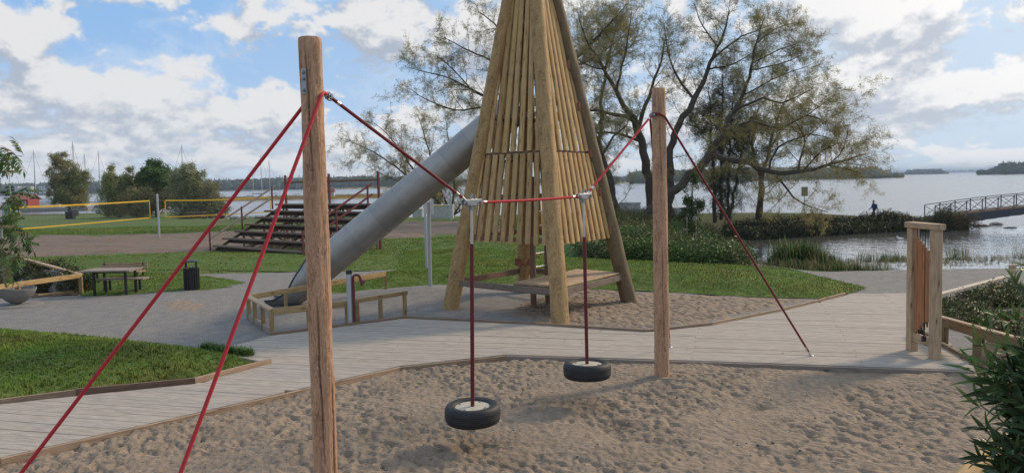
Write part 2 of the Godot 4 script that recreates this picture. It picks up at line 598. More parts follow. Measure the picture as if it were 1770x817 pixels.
func cloud(x: float, z: float, el: float, az: float) -> float:
	var y := 4.2 * log(1.0 + maxf(el + 1.0, 0.05) / 5.0)
	var d := sky_noise.get_noise_3d(x, z, y) * 1.0 + (0.22 - absf(sky_fine.get_noise_3d(x, z, y * 1.2)) * 1.3) * 0.55
	var cover := 0.12 + 0.13 * clampf((9.0 - el) / 6.0, 0.0, 1.0) - 0.05 * clampf((el - 14.0) / 30.0, 0.0, 1.0)
	for s in sky_spots:
		var dx: float = (az - s[0]) / s[2]
		var dy: float = (el - s[1]) / s[3]
		var q := dx * dx + dy * dy
		if q < 5.0:
			cover += s[4] * exp(-q)
	return d + cover

func sky_colour(az: float, el: float, sun_az: float, sun_el: float) -> Color:
	var a := deg_to_rad(az)
	var x := cos(a) * 11.46
	var z := sin(a) * 11.46
	var toward := exp(-(pow(angle_difference(a, deg_to_rad(sun_az)), 2.0) / 0.24 + pow(deg_to_rad(el - sun_el), 2.0) / 0.16))
	var e := maxf(el, 0.0)
	var t := 1.0 - exp(-e / 7.0)
	var low := Vector3(0.64, 0.76, 0.88)
	var high := Vector3(0.21, 0.45, 0.83)
	var side := clampf((az + 25.0) / 50.0, 0.0, 1.0)
	if az > 90.0 or az < -120.0: side = 0.3
	var blue := low.lerp(high, t * (1.0 - 0.6 * side))
	blue = blue.lerp(Vector3(1.5, 1.5, 1.45), 0.75 * toward)
	blue *= 1.0 - 0.25 * clampf((el - 30.0) / 60.0, 0.0, 1.0)
	var d := cloud(x, z, el, az)
	# thin streaks high up
	var wisp := clampf(sky_noise.get_noise_3d(x * 0.7 + 40.0, z * 0.7, el * 0.16 + az * 0.03) * 1.6, 0.0, 1.0) * 0.5
	blue = blue.lerp(Vector3(0.86, 0.90, 0.95), wisp)
	if d > -0.05:
		var k := smoothstep(-0.05, 0.30, d)
		var step := 0.55 + el * 0.075
		var above := cloud(cos(a + 0.010) * 11.46, sin(a + 0.010) * 11.46, el + step, az + 0.6)
		var above2 := cloud(x, z, el + step * 2.4, az)
		var lit := clampf(0.56 + (d - above) * 1.35 + (d - above2) * 0.95 - maxf(d - 0.35, 0.0) * 0.4, 0.0, 1.0)
		var c := Vector3(0.43, 0.49, 0.59).lerp(Vector3(0.80, 0.80, 0.81), lit)
		c = c.lerp(Vector3(0.72, 0.79, 0.87), 0.55 * exp(-e / 3.0))
		c += Vector3(0.22, 0.21, 0.19) * (0.30 * side * lit) + Vector3(1.05, 0.97, 0.84) * toward
		blue = blue.lerp(c, k)
	if el < 0.0:
		blue = blue.lerp(Vector3(0.45, 0.47, 0.48), clampf(-el / 3.0, 0.0, 1.0))
	return Color(blue.x, blue.y, blue.z)

func make_sky() -> Sky:
	sky_noise = noise(77, 0.66, 4)
	sky_noise.domain_warp_enabled = true
	sky_noise.domain_warp_amplitude = 0.9
	sky_noise.domain_warp_frequency = 0.5
	sky_fine = noise(78, 1.25, 5)
	for s in [[700, 65, 150, 60, 0.55], [600, 20, 60, 30, 0.2], [70, 75, 80, 45, 0.5], [30, 160, 60, 30, 0.2], [200, 70, 70, 40, -0.5], [330, 65, 60, 26, -0.5], [400, 55, 70, 25, 0.30], [170, 135, 90, 40, 0.35], [330, 180, 140, 45, 0.35],
			[60, 235, 120, 35, 0.2], [130, 105, 55, 22, -0.35], [440, 120, 90, 22, -0.25], [480, 240, 90, 30, -0.2], [1480, 25, 190, 50, 0.5], [1700, 30, 60, 30, -0.1], [1550, 130, 110, 35, 0.4], [1720, 135, 80, 35, 0.4], [1460, 80, 110, 20, -0.35], [1640, 85, 140, 16, -0.45],
			[1480, 150, 45, 25, 0.25], [1560, 235, 160, 20, 0.05], [1000, 40, 160, 60, 0.2], [860, 150, 100, 40, 0.1], [1100, 200, 160, 50, 0.15]]:
		var r := ray(s[0], s[1])
		sky_spots.append([rad_to_deg(atan2(r.x, -r.z)), rad_to_deg(asin(r.normalized().y)), s[2] * 0.041, s[3] * 0.041, s[4] * 0.8])
	var w := 4096
	var h := 2048
	var q := 4
	var small := Image.create(w / q, h / q, false, Image.FORMAT_RGBF)
	for j in h / q:
		var el := 90.0 - (j + 0.5) * 180.0 / (h / q)
		if el < -8.0:
			small.fill_rect(Rect2i(0, j, w / q, h / q - j), Color(0.40, 0.41, 0.41))
			break
		for i in w / q:
			var az := (i + 0.5) * 360.0 / (w / q)
			small.set_pixel(i, j, sky_colour(az if az < 180.0 else az - 360.0, el, 57.0, 32.0))
	small.resize(w, h, Image.INTERPOLATE_CUBIC)
	for j in range(int((90.0 - 17.0) / 180.0 * h), int((90.0 + 1.0) / 180.0 * h)):
		var el := 90.0 - (j + 0.5) * 180.0 / h
		for i in range(-420, 420):
			small.set_pixel(posmod(i, w), j, sky_colour((i + 0.5) * 360.0 / w, el, 57.0, 32.0))
	var pm := PanoramaSkyMaterial.new()
	pm.panorama = ImageTexture.create_from_image(small)
	var s := Sky.new()
	s.sky_material = pm
	return s


# ---------------------------------------------------------------- terrain
var shore := PackedVector2Array()
var ground_noise: FastNoiseLite

func land(x: float, z: float) -> float:
	var d := -z
	var p := Vector2(x, d)
	var e := edge_distance(p, shore)
	if not Geometry2D.is_point_in_polygon(p, shore):
		e = -e
	var top := -0.35 * smoothstep(45.0, 90.0, d) - 0.75 * smoothstep(90.0, 150.0, d)
	var w := lerpf(9.0, 7.0, smoothstep(45.0, 70.0, d))
	var h := lerpf(-2.9, top, smoothstep(-3.0, w, e))
	h += ground_noise.get_noise_2d(x, z) * 0.10 * smoothstep(26.0, 40.0, d)
	h -= 0.22 * (1.0 - smoothstep(25.0, 28.0, d))
	return h

func ground_at(x: float, z: float) -> float:
	var d := -z
	return land(x, z) if d > 27.0 else 0.0

func lines(a: float, b: float, fine_a: float, fine_b: float, s: float, grow: float) -> PackedFloat32Array:
	var o := PackedFloat32Array()
	var x := fine_a
	var k := s
	var back := PackedFloat32Array()
	while x > a:
		k *= grow
		x -= k
		back.append(x)
	back.reverse()
	o.append_array(back)
	x = fine_a
	while x < fine_b:
		o.append(x)
		x += s
	k = s
	while x < b:
		o.append(x)
		k *= grow
		x += k
	o.append(b)
	return o

func make_terrain() -> void:
	ground_noise = noise(31, 0.08, 3)
	shore = PackedVector2Array([Vector2(400, -300), Vector2(400, 5), Vector2(80, 22), Vector2(40, 28), Vector2(20, 30.5), Vector2(13.5, 33), Vector2(12.6, 40), Vector2(14.6, 50), Vector2(15.6, 56), Vector2(18, 63), Vector2(27, 66), Vector2(35.5, 68), Vector2(36.5, 74),
		Vector2(27, 77), Vector2(17, 79), Vector2(5, 86), Vector2(-8, 84), Vector2(-15, 90), Vector2(-32, 93), Vector2(-40, 104), Vector2(-50, 138), Vector2(-75, 152), Vector2(-125, 160), Vector2(-400, 165), Vector2(-400, -300)])
	var xs := lines(-400, 400, -36, 42, 0.9, 1.07)
	var zs := lines(-260, 120, -96, -20, 0.9, 1.07)
	var m := MB.new()
	var tone := noise(33, 0.05, 4)
	var hh := PackedFloat32Array()
	for z in zs:
		for x in xs:
			hh.append(land(x, z))
	var nx := xs.size()
	for j in zs.size():
		for i in nx:
			var k := j * nx + i
			var i0 := maxi(i - 1, 0); var i1 := mini(i + 1, nx - 1)
			var j0 := maxi(j - 1, 0); var j1 := mini(j + 1, zs.size() - 1)
			var nn := Vector3(-(hh[j * nx + i1] - hh[j * nx + i0]) / (xs[i1] - xs[i0]), 1, -(hh[j1 * nx + i] - hh[j0 * nx + i]) / (zs[j1] - zs[j0])).normalized()
			var s := clampf(0.5 + tone.get_noise_2d(xs[i], zs[j]), 0.0, 1.0)
			var c := Color(0.09, 0.165, 0.024).lerp(Color(0.13, 0.17, 0.036), s)
			c = c.lerp(Color(0.085, 0.075, 0.04), 0.8 * smoothstep(-0.75, -1.3, hh[k]))
			c = c.lerp(Color(0.075, 0.078, 0.03), 0.8 * smoothstep(10.0, 18.0, xs[i]) * smoothstep(40.0, 55.0, -zs[j]))
			m.col = c
			m.vert(Vector3(xs[i], hh[k], zs[j]), nn, Vector2(xs[i], zs[j]))
	for j in zs.size() - 1:
		for i in nx - 1:
			var k := j * nx + i
			m.ix.append_array([k, k + 1, k + nx + 1, k, k + nx + 1, k + nx])
	structure("ground", m, M.land)
	# the lake, out to the horizon, and the sheltered pond in front of the causeway
	var lake := MB.new()
	var far := 26000.0
	for i in 2:
		lake.quad(Vector3(-far, LAKE_Y, 300), Vector3(-far, LAKE_Y, -far), Vector3(far, LAKE_Y, -far), Vector3(far, LAKE_Y, 300))
		break
	structure("lake", lake, M.lake_water)
	var pond := PackedVector2Array([Vector2(90, -18), Vector2(40, -24), Vector2(12, -28), Vector2(10, -57), Vector2(19, -68.5), Vector2(36, -71), Vector2(62, -68), Vector2(90, -60)])
	structure("pond", sheet(pond, 4.0, func(_x, _z): return LAKE_Y + 0.006), M.pond_water)


# ---------------------------------------------------------------- plant meshes
func blade_tuft(blades: int, h: float, w: float, spread: float, lean: float, seed_: int) -> ArrayMesh:
	var m := MB.new()
	var r := RandomNumberGenerator.new()
	r.seed = seed_
	for k in blades:
		var a := r.randf() * TAU
		var d := Vector3(cos(a), 0, sin(a))
		var s := d.cross(Vector3.UP)
		var b := Vector3(r.randf_range(-1, 1), 0, r.randf_range(-1, 1)) * spread
		var hh := h * r.randf_range(0.55, 1.0)
		var l := lean * r.randf_range(0.2, 1.0) * hh
		var ww := w * r.randf_range(0.7, 1.2) * 0.5
		var p1 := b + Vector3.UP * hh * 0.55 + d * l * 0.35
		var p2 := b + Vector3.UP * hh * (1.0 - 0.25 * lean) + d * l
		m.quad(b - s * ww, p1 - s * ww * 0.8, p1 + s * ww * 0.8, b + s * ww)
		m.tri(p1 - s * ww * 0.8, p2, p1 + s * ww * 0.8)
	for i in m.n.size():
		m.n[i] = (m.n[i] * 0.4 + Vector3.UP).normalized()
	return m.mesh()

# a leaf blade along +z, folded a little along its rib; three or four facets each side
func leaf_into(m: MB, xf: Transform3D, l: float, w: float, droop := 0.15, fold := 0.25) -> void:
	var pr := [Vector2(0, 0.06), Vector2(0.25, 0.8), Vector2(0.5, 1.0), Vector2(0.78, 0.6), Vector2(1.0, 0.02)]
	for i in 4:
		var a: Vector2 = pr[i]
		var b: Vector2 = pr[i + 1]
		var ca := Vector3(0, -droop * l * a.x * a.x, a.x * l)
		var cb := Vector3(0, -droop * l * b.x * b.x, b.x * l)
		for s in [-1.0, 1.0]:
			var ea := ca + Vector3(s * w * 0.5 * a.y, fold * w * 0.5 * a.y, 0)
			var eb := cb + Vector3(s * w * 0.5 * b.y, fold * w * 0.5 * b.y, 0)
			if s > 0:
				m.quad(xf * ca, xf * cb, xf * eb, xf * ea)
			else:
				m.quad(xf * ea, xf * eb, xf * cb, xf * ca)

func simple_leaf(m: MB, o: Vector3, d: Vector3, s: Vector3, l: float, w: float) -> void:
	m.quad(o, o + d * l * 0.5 - s * w * 0.5, o + d * l, o + d * l * 0.5 + s * w * 0.5)

func leaf_cluster(count: int, size: float, l: float, w: float, seed_: int, hang := 0.0) -> ArrayMesh:
	var m := MB.new()
	var r := RandomNumberGenerator.new()
	r.seed = seed_
	for k in count:
		var d := Vector3(r.randf_range(-1, 1), r.randf_range(-1, 1) - hang, r.randf_range(-1, 1)).normalized()
		var s := d.cross(Vector3(r.randf_range(-1, 1), r.randf_range(-1, 1), r.randf_range(-1, 1))).normalized()
		var o := Vector3(r.randf_range(-1, 1), r.randf_range(-1, 1), r.randf_range(-1, 1)) * size
		simple_leaf(m, o, d, s, l * r.randf_range(0.7, 1.2), w * r.randf_range(0.7, 1.2))
	for i in m.n.size():
		m.n[i] = (m.n[i] * 0.6 + Vector3.UP * 0.5).normalized()
	return m.mesh()

func turned(p: Vector3, s: float) -> Transform3D:
	var b := Basis(rvec(), rand(0, TAU))
	return Transform3D(b * s, p)

func upright(p: Vector3, s: float, tilt := 0.15) -> Transform3D:
	var b := Basis(Vector3.UP, rand(0, TAU)) * Basis(Vector3.RIGHT, rand(-tilt, tilt))
	return Transform3D(b * s, p)

func tint(c: Color, spread := 0.25, warm := 0.15) -> Color:
	var k := 1.0 + rand(-spread, spread)
	var w := rand(-warm, warm)
	return Color(c.r * k * (1.0 + w), c.g * k, c.b * k)

# limbs: array of [points (Vector3), radii]; grows boughs, twigs and leaves from them
func willow(called: String, label: String, at: Vector3, limbs: Array, leaf_col: Color, density: float, bough := 2.2, dark := 0.0, group := "old willow trees by the lake") -> Node3D:
	var root := thing(called, label, "tree", at, group)
	var wood := MB.new()
	var twigs := MB.new()
	var xfs := []
	var cols := PackedColorArray()
	var up_bias := 0.25
	for li in limbs.size():
		var pts: Array = limbs[li][0]
		var rad: Array = limbs[li][1]
		# resample with a slight wander so that limbs are crooked
		var path := []
		var rr := []
		for i in pts.size() - 1:
			var a: Vector3 = pts[i]
			var b: Vector3 = pts[i + 1]
			var n := maxi(2, int(a.distance_to(b) / 0.6))
			for k in n:
				var f := float(k) / n
				var before: Vector3 = pts[maxi(i - 1, 0)]
				var after: Vector3 = pts[mini(i + 2, pts.size() - 1)]
				var q := a.cubic_interpolate(b, before, after, f)
				if i + k > 0:
					q += rvec() * minf(0.16, rad[i] * 0.55)
				path.append(q)
				rr.append(lerpf(rad[i], rad[i + 1], f) * (1.0 + rand(-0.06, 0.06)))
		path.append(pts[-1]); rr.append(rad[-1])
		for i in rr.size(): rr[i] *= 0.70
		wood.tube(path, rr, 9 if rad[0] > 0.15 else 6, true)
		# boughs
		var total := 0.0
		for i in range(1, path.size()):
			var f := float(i) / path.size()
			var r0: float = rr[i]
			if r0 > 0.33: continue
			var want = 0.86 * density * (0.9 if r0 > 0.15 else 1.7) * path[i].distance_to(path[i - 1])
			total += want
			while total > 0.0:
				total -= 1.0
				var tg: Vector3 = (path[i] - path[i - 1]).normalized()
				var side := rvec()
				side = (side - tg * side.dot(tg)).normalized()
				var d := (tg * rand(0.25, 0.8) + side + Vector3.UP * up_bias).normalized()
				var l := bough * rand(0.45, 1.25) * (0.75 if r0 < 0.07 else 1.0)
				var bp := [path[i]]
				var p: Vector3 = path[i]
				var segs := 5
				for s in segs:
					d = (d + rvec() * 0.28 + Vector3.UP * 0.05).normalized()
					p += d * l / segs
					bp.append(p)
				var br := minf(r0 * 0.5, 0.036)
				twigs.tube(bp, [br, br * 0.8, br * 0.62, br * 0.46, br * 0.32, 0.008], 4, false)
				for s in range(1, segs + 1):
					for z in (2 if s < 3 else 3):
						var td = ((bp[s] - bp[s - 1]).normalized() * 0.6 + rvec() * 0.9 + Vector3.UP * 0.1).normalized()
						var tl := rand(0.45, 1.15)
						var tp: Vector3 = bp[s]
						var path2 := [tp]
						for y in 3:
							td = (td + rvec() * 0.22 + Vector3.DOWN * 0.10).normalized()
							tp += td * tl / 3.0
							path2.append(tp)
						twigs.tube(path2, [0.011, 0.009, 0.007, 0.005], 3, false)
						if rand() < 0.68:
							for y in range(1, 4):
								for w in 4:
									xfs.append(turned(path2[y] + rvec() * 0.17, rand(0.45, 0.95)))
									cols.append(tint(leaf_col, 0.3, 0.22))
	part(root, "trunk", wood, M.bark)
	part(root, "branches", twigs, M.twig, "stuff")
	scatter(root, "crown", willow_sprig, M.willow_leaf, xfs, cols)
	return root

var willow_sprig: ArrayMesh
var bush_sprig: ArrayMesh
var fine_sprig: ArrayMesh

# a leafy crown made of leaf clusters spread through lumps, on a trunk with limbs
func leafy_tree(called: String, label: String, category: String, at: Vector3, lumps: Array, count: int, cols_in: Array, sprig: ArrayMesh, size: float, trunk_r: float, trunk_h: float, group := "") -> Node3D:
	var root := thing(called, label, category, at, group)
	var wood := MB.new()
	if trunk_r > 0.0:
		wood.tube([at + Vector3(0, -0.2, 0), at + Vector3(trunk_r * 0.3, trunk_h * 0.5, 0), at + Vector3(0, trunk_h, 0)], [trunk_r * 1.25, trunk_r, trunk_r * 0.7], 8)
	for l in lumps:
		var c: Vector3 = at + l[0]
		wood.tube([at + Vector3(0, trunk_h * 0.7, 0), at.lerp(c, 0.5) + Vector3(0, trunk_h * 0.4, 0), c + Vector3(0, l[1].y * 0.4, 0)], [maxf(trunk_r * 0.5, 0.03), maxf(trunk_r * 0.35, 0.025), 0.015], 5)
	part(root, "trunk", wood, M.bark)
	var vol := 0.0
	for l in lumps:
		vol += pow(l[1].x * l[1].y * l[1].z, 0.667)
	var xfs := []
	var cols := PackedColorArray()
	for li in lumps.size():
		var l = lumps[li]
		var nn := int(count * pow(l[1].x * l[1].y * l[1].z, 0.667) / vol)
		# sub-clumps give uneven outline and gaps
		var sub := []
		for k in maxi(10, nn / 26):
			sub.append([rvec() * pow(rand(), 0.42), rand(0.18, 0.38)])
		var col: Color = cols_in[li % cols_in.size()]
		for k in nn:
			var s = sub[rng.randi() % sub.size()]
			var q: Vector3 = s[0] + rvec() * s[1] * pow(rand(), 0.5)
			var p: Vector3 = at + l[0] + q * l[1]
			if p.y < at.y + 0.1: continue
			xfs.append(turned(p, size * rand(0.7, 1.3)))
			cols.append(tint(col, 0.22, 0.15))
	scatter(root, "crown", sprig, M.bush_leaf, xfs, cols)
	return root


# ---------------------------------------------------------------- playground ground
const BOARD := 0.145
const DECK_Y := 0.07
var sand_n: FastNoiseLite
var dent_n: FastNoiseLite
var dents := []

func pit_height(x: float, z: float) -> float:
	var y := 0.02 + sand_n.get_noise_2d(x, z) * 0.055
	var c := dent_n.get_noise_2d(x, z)
	var c2 := dent_n.get_noise_2d(x * 1.9 + 31.0, z * 1.9 - 17.0)
	var busy := clampf(0.75 + sand_n.get_noise_2d(x * 0.7 + 40.0, z * 0.7) * 2.2, 0.1, 1.35)
	c = c * busy
	var c3 := busy * dent_n.get_noise_2d(x * 0.8 - 55.0, z * 0.8 + 23.0)
	y -= 0.026 * smoothstep(0.14, 0.40, c) - 0.005 * smoothstep(0.05, 0.4, -c)
	y -= 0.013 * smoothstep(0.12, 0.36, c2) + 0.030 * smoothstep(0.22, 0.44, c3)
	for d in dents:
		var q: float = Vector2((x - d[0]) / d[2], (z - d[1]) / d[3]).length_squared()
		if q < 4.0:
			y -= d[4] * exp(-q)
	return y

func make_playground() -> void:
	sand_n = noise(51, 0.5, 3)
	dent_n = noise(52, 4.8, 2)
	# plaza of grey gravel under everything
	var gravel_poly := outline([[-700, 715], [0, 738], [400, 662], [690, 602], [880, 592], [1300, 604], [1685, 618]])
	gravel_poly.append_array([Vector2(26, -13.0), Vector2(26, -23.8), Vector2(9, -24.2), Vector2(8, -27.3), Vector2(-34, -27.3)])
	var gn := noise(53, 0.6, 3)
	var mounds := [[G(735, 512), 1.5, 0.20], [G(640, 520), 1.2, 0.08], [G(300, 520), 3.0, 0.05], [G(820, 515), 1.2, 0.07]]
	var gravel_h := func(x: float, z: float) -> float:
		var y := gn.get_noise_2d(x, z) * 0.025
		for m in mounds:
			var p: Vector3 = m[0]
			y += m[2] * exp(-(Vector2(x - p.x, z - p.z).length_squared()) / (m[1] * m[1]))
		return y
	structure("gravel_plaza", sheet(gravel_poly, 0.22, gravel_h), M.gravel)
	# sand round the tower and a sandy patch on the plaza lie on the gravel
	var tower_sand := outline([[905, 561], [1000, 566], [1100, 573], [1120, 574], [1230, 562], [1350, 538], [1460, 511], [1430, 515], [1300, 512], [1110, 502], [990, 497], [945, 505], [880, 525], [850, 545]])
	var over := func(poly: PackedVector2Array, lift: float, amp: float, w: float) -> Callable:
		return func(x: float, z: float) -> float:
			var e := edge_distance(Vector2(x, z), poly)
			var c := dent_n.get_noise_2d(x, z)
			return gravel_h.call(x, z) - 0.03 + (lift + 0.03) * smoothstep(0.0, w, e + 0.25 * gn.get_noise_2d(x * 3.0, z * 3.0)) - amp * smoothstep(0.0, 0.5, c) * smoothstep(0.0, 0.4, e)
	structure("tower_sand", sheet(tower_sand, 0.07, over.call(tower_sand, 0.05, 0.055, 0.7)), M.sand)
	var patch := outline([[175, 528], [260, 516], [360, 513], [430, 520], [425, 545], [330, 556], [230, 550]])
	structure("plaza_sand", sheet(patch, 0.08, over.call(patch, 0.016, 0.02, 1.6)), M.sand)

	# sandpit under the swing
	for q in [[828, 770, 0.45, 0.35, 0.05], [995, 692, 0.4, 0.32, 0.06], [1315, 703, 0.16, 0.1, 0.07], [1070, 735, 0.2, 0.12, 0.05], [890, 800, 0.25, 0.15, 0.05]]:
		var g := G(q[0], q[1])
		dents.append([g.x, g.z, q[2], q[3], q[4]])
	var a := G(690, 634)
	var b := G(0, 792)
	var left_far := a + (b - a) * 1.35
	var sandpit := PackedVector2Array([Vector2(left_far.x, left_far.z), Vector2(b.x, b.z), Vector2(a.x, a.z)])
	for q in [[875, 614], [1300, 628], [1700, 642]]:
		var g := G(q[0], q[1])
		sandpit.append(Vector2(g.x, g.z))
	sandpit.append_array([Vector2(6.6, -8.5), Vector2(5.0, -5.5), Vector2(-7.5, -4.6)])
	structure("sandpit", sheet(sandpit, 0.032, pit_height, func(x: float, z: float, y: float) -> Color:
		var damp := 0.0
		for d in dents:
			var q: float = Vector2((x - d[0]) / d[2], (z - d[1]) / d[3]).length_squared()
			damp += exp(-q * 1.2) * clampf(d[4] * 9.0, 0.0, 0.5)
		var c := clampf(1.0 - damp * (0.7 + dent_n.get_noise_2d(x * 2.0, z * 2.0)), 0.55, 1.0)
		c *= 0.97 + 0.20 * sand_n.get_noise_2d(x * 1.6 + 90.0, z * 1.6) + 0.10 * dent_n.get_noise_2d(x * 1.3, z * 1.3 + 60.0)
		return Color(c, c, c)), M.sand)
	# trodden ground nearer than the picture reaches
	structure("near_ground", sheet(PackedVector2Array([Vector2(-30, -11.6), Vector2(-30, 8), Vector2(30, 8), Vector2(30, -11.6)]), 2.0, func(_x, _z): return -0.09), M.dirt)

	make_boardwalk()
	make_lawns()
	var lx := []
	var lc := PackedColorArray()
	for i in 300:
		var p := G(rand(-60, 1800), rand(600, 816))
		if i % 3 == 0: p = G(rand(-60, 1700), rand(520, 620))
		p.y = 0.085 if i % 3 == 0 else 0.035
		lx.append(Transform3D(Basis(Vector3.UP, rand(0, TAU)) * Basis(Vector3.RIGHT, rand(-0.4, 0.4)) * rand(0.5, 1.2), p))
		lc.append(tint([Color(0.25, 0.16, 0.05), Color(0.14, 0.09, 0.05), Color(0.32, 0.25, 0.10), Color(0.22, 0.17, 0.10)][i % 4], 0.3))
	var lm := MB.new()
	leaf_into(lm, Transform3D.IDENTITY, 0.055, 0.026, 0.25, 0.4)
	scatter(self, "fallen_leaves", lm.mesh(), M.bush_leaf, lx, lc)
	var px := []
	var pc := PackedColorArray()
	for i in 220:
		var p := G(rand(-60, 1800), rand(625, 816))
		p.y = pit_height(p.x, p.z) + 0.004
		px.append(turned(p, rand(0.5, 1.4)))
		pc.append(tint(Color(1.1, 1.0, 0.9), 0.4))
	var pm := MB.new()
	pm.lump(Vector3.ZERO, Vector3(0.014, 0.009, 0.012), 5, 0.2, 7, 5)
	scatter(self, "pebbles", pm.mesh(), M.stone, px, pc)

func make_boardwalk() -> void:
	var deck := Node3D.new()
	deck.name = "boardwalk"
	add_child(deck)
	origin[deck] = Vector3.ZERO
	deck.set_meta("kind", "structure")
	var a := G(690, 632, DECK_Y)
	var b := G(0, 790, DECK_Y)
	var far_l := a + (b - a) * 1.3
	var poly := outline([[690, 632], [875, 612], [1300, 626], [1694, 640], [1626, 577], [1600, 552], [1628, 506], [1472, 507], [1460, 511], [1350, 538], [1230, 562], [1120, 574], [1100, 573], [900, 560], [700, 550], [467, 580], [380, 603], [360, 606], [467, 628], [335, 663], [0, 698], [-330, 735]], DECK_Y)
	poly.append(Vector2(far_l.x, far_l.z))
	var phi := 0.27
	var along := Vector2(cos(phi), sin(phi))
	var across := Vector2(-sin(phi), cos(phi))
	var loc := PackedVector2Array()
	var lo := Vector2(1e9, 1e9)
	var hi := -lo
	for p in poly:
		var q := Vector2(p.dot(along), p.dot(across))
		loc.append(q)
		lo = lo.min(q); hi = hi.max(q)
	var rows := int((hi.y - lo.y) / BOARD) + 1
	var tr := RandomNumberGenerator.new()
	tr.seed = 9
	for r in rows:
		var t0 := lo.y + r * BOARD
		var cuts := [lo.x - 0.1]
		var x = lo.x + [2.1, 5.0, 3.6][r % 3] + tr.randf() * 0.03
		while x < hi.x:
			cuts.append(x)
			x += 5.4
		cuts.append(hi.x + 0.1)
		for c in cuts.size() - 1:
			var rect := PackedVector2Array([Vector2(cuts[c] + 0.003, t0), Vector2(cuts[c + 1] - 0.003, t0), Vector2(cuts[c + 1] - 0.003, t0 + BOARD - 0.006), Vector2(cuts[c] + 0.003, t0 + BOARD - 0.006)])
			for piece in Geometry2D.intersect_polygons(rect, loc):
				if piece.size() < 3: continue
				var span := 0.0
				for p in piece: span = maxf(span, absf(p.x - piece[0].x))
				if span < 0.12: continue
				var m := MB.new()
				var k := tr.randf_range(0.91, 1.05)
				m.col = Color(k * tr.randf_range(0.99, 1.02), k, k * tr.randf_range(0.97, 1.02))
				var off := Vector2(tr.randf() * 3.0, tr.randf() * 3.0)
				var y := DECK_Y + tr.randf_range(-0.003, 0.003)
				var w3 := func(p: Vector2, yy: float) -> Vector3:
					var g := along * p.x + across * p.y
					return Vector3(g.x, yy, g.y)
				var n: int = piece.size()
				var i0 := m.v.size()
				for p in piece:
					m.vert(w3.call(p, y), Vector3.UP, Vector2(p.y - t0, p.x) + off)
				var tg := Geometry2D.triangulate_polygon(piece)
				for q in range(0, tg.size(), 3):
					var pa: Vector2 = piece[tg[q]]
					if (piece[tg[q + 1]] - pa).cross(piece[tg[q + 2]] - pa) > 0:
						m.ix.append_array([i0 + tg[q], i0 + tg[q + 1], i0 + tg[q + 2]])
					else:
						m.ix.append_array([i0 + tg[q], i0 + tg[q + 2], i0 + tg[q + 1]])
				var area := 0.0
				for q in n:
					area += piece[q].cross(piece[(q + 1) % n])
				for q in n:
					var p: Vector2 = piece[q]
					var p2: Vector2 = piece[(q + 1) % n]
					if area < 0:
						var s := p; p = p2; p2 = s
					m.quad(w3.call(p, y - 0.034), w3.call(p2, y - 0.034), w3.call(p2, y), w3.call(p, y), off, off + Vector2(0.03, 0.4))
				part(deck, "deck_board", m, M.deck_wood)
	# edging boards
	var edge := func(px: Array, y0: float, y1: float, th: float, material: Material, tones: Array) -> void:
		for i in px.size() - 1:
			var p := G(px[i][0], px[i][1], DECK_Y)
			var q := G(px[i + 1][0], px[i + 1][1], DECK_Y)
			p.y = (y0 + y1) / 2; q.y = p.y
			var m := MB.new()
			var k: float = tones[i % tones.size()]
			m.col = Color(k, k, k)
			m.beam(p, q, th, y1 - y0, Vector3.UP, 0.004, i * 0.37)
			part(deck, "edging_board", m, material)
	edge.call([[-230, 845], [0, 791.5], [345, 713], [690, 634]], -0.14, 0.068, 0.045, M.board_wood, [0.6, 1.0, 1.0])
	edge.call([[690, 634], [875, 614]], -0.14, 0.068, 0.045, M.board_wood, [0.75])
	edge.call([[875, 614], [1300, 628], [1694, 642]], -0.14, 0.066, 0.045, M.grey_wood, [0.85, 0.8])
	edge.call([[467, 579], [700, 549.5]], -0.1, 0.115, 0.045, M.board_wood, [0.62])
	edge.call([[700, 549.5], [900, 559.5], [1115, 573.5]], -0.1, 0.115, 0.045, M.board_wood, [0.62, 0.70])
	edge.call([[1115, 573.5], [1230, 561.5]], -0.1, 0.115, 0.045, M.board_wood, [0.72])
	edge.call([[1230, 561.5], [1350, 537], [1420, 520], [1461, 509]], -0.1, 0.12, 0.045, M.board_wood, [1.1, 1.05, 1.0])
	edge.call([[-300, 730], [0, 697], [130, 680], ], -0.1, 0.13, 0.05, M.board_wood, [0.8])
	edge.call([[130, 680], [335, 661]], -0.1, 0.14, 0.05, M.brown_wood, [0.9])
	edge.call([[335, 661], [467, 627]], -0.1, 0.14, 0.05, M.board_wood, [1.0])
	edge.call([[1700, 636], [1628, 597], [1600, 578]], -0.1, 0.13, 0.05, M.board_wood, [0.62])

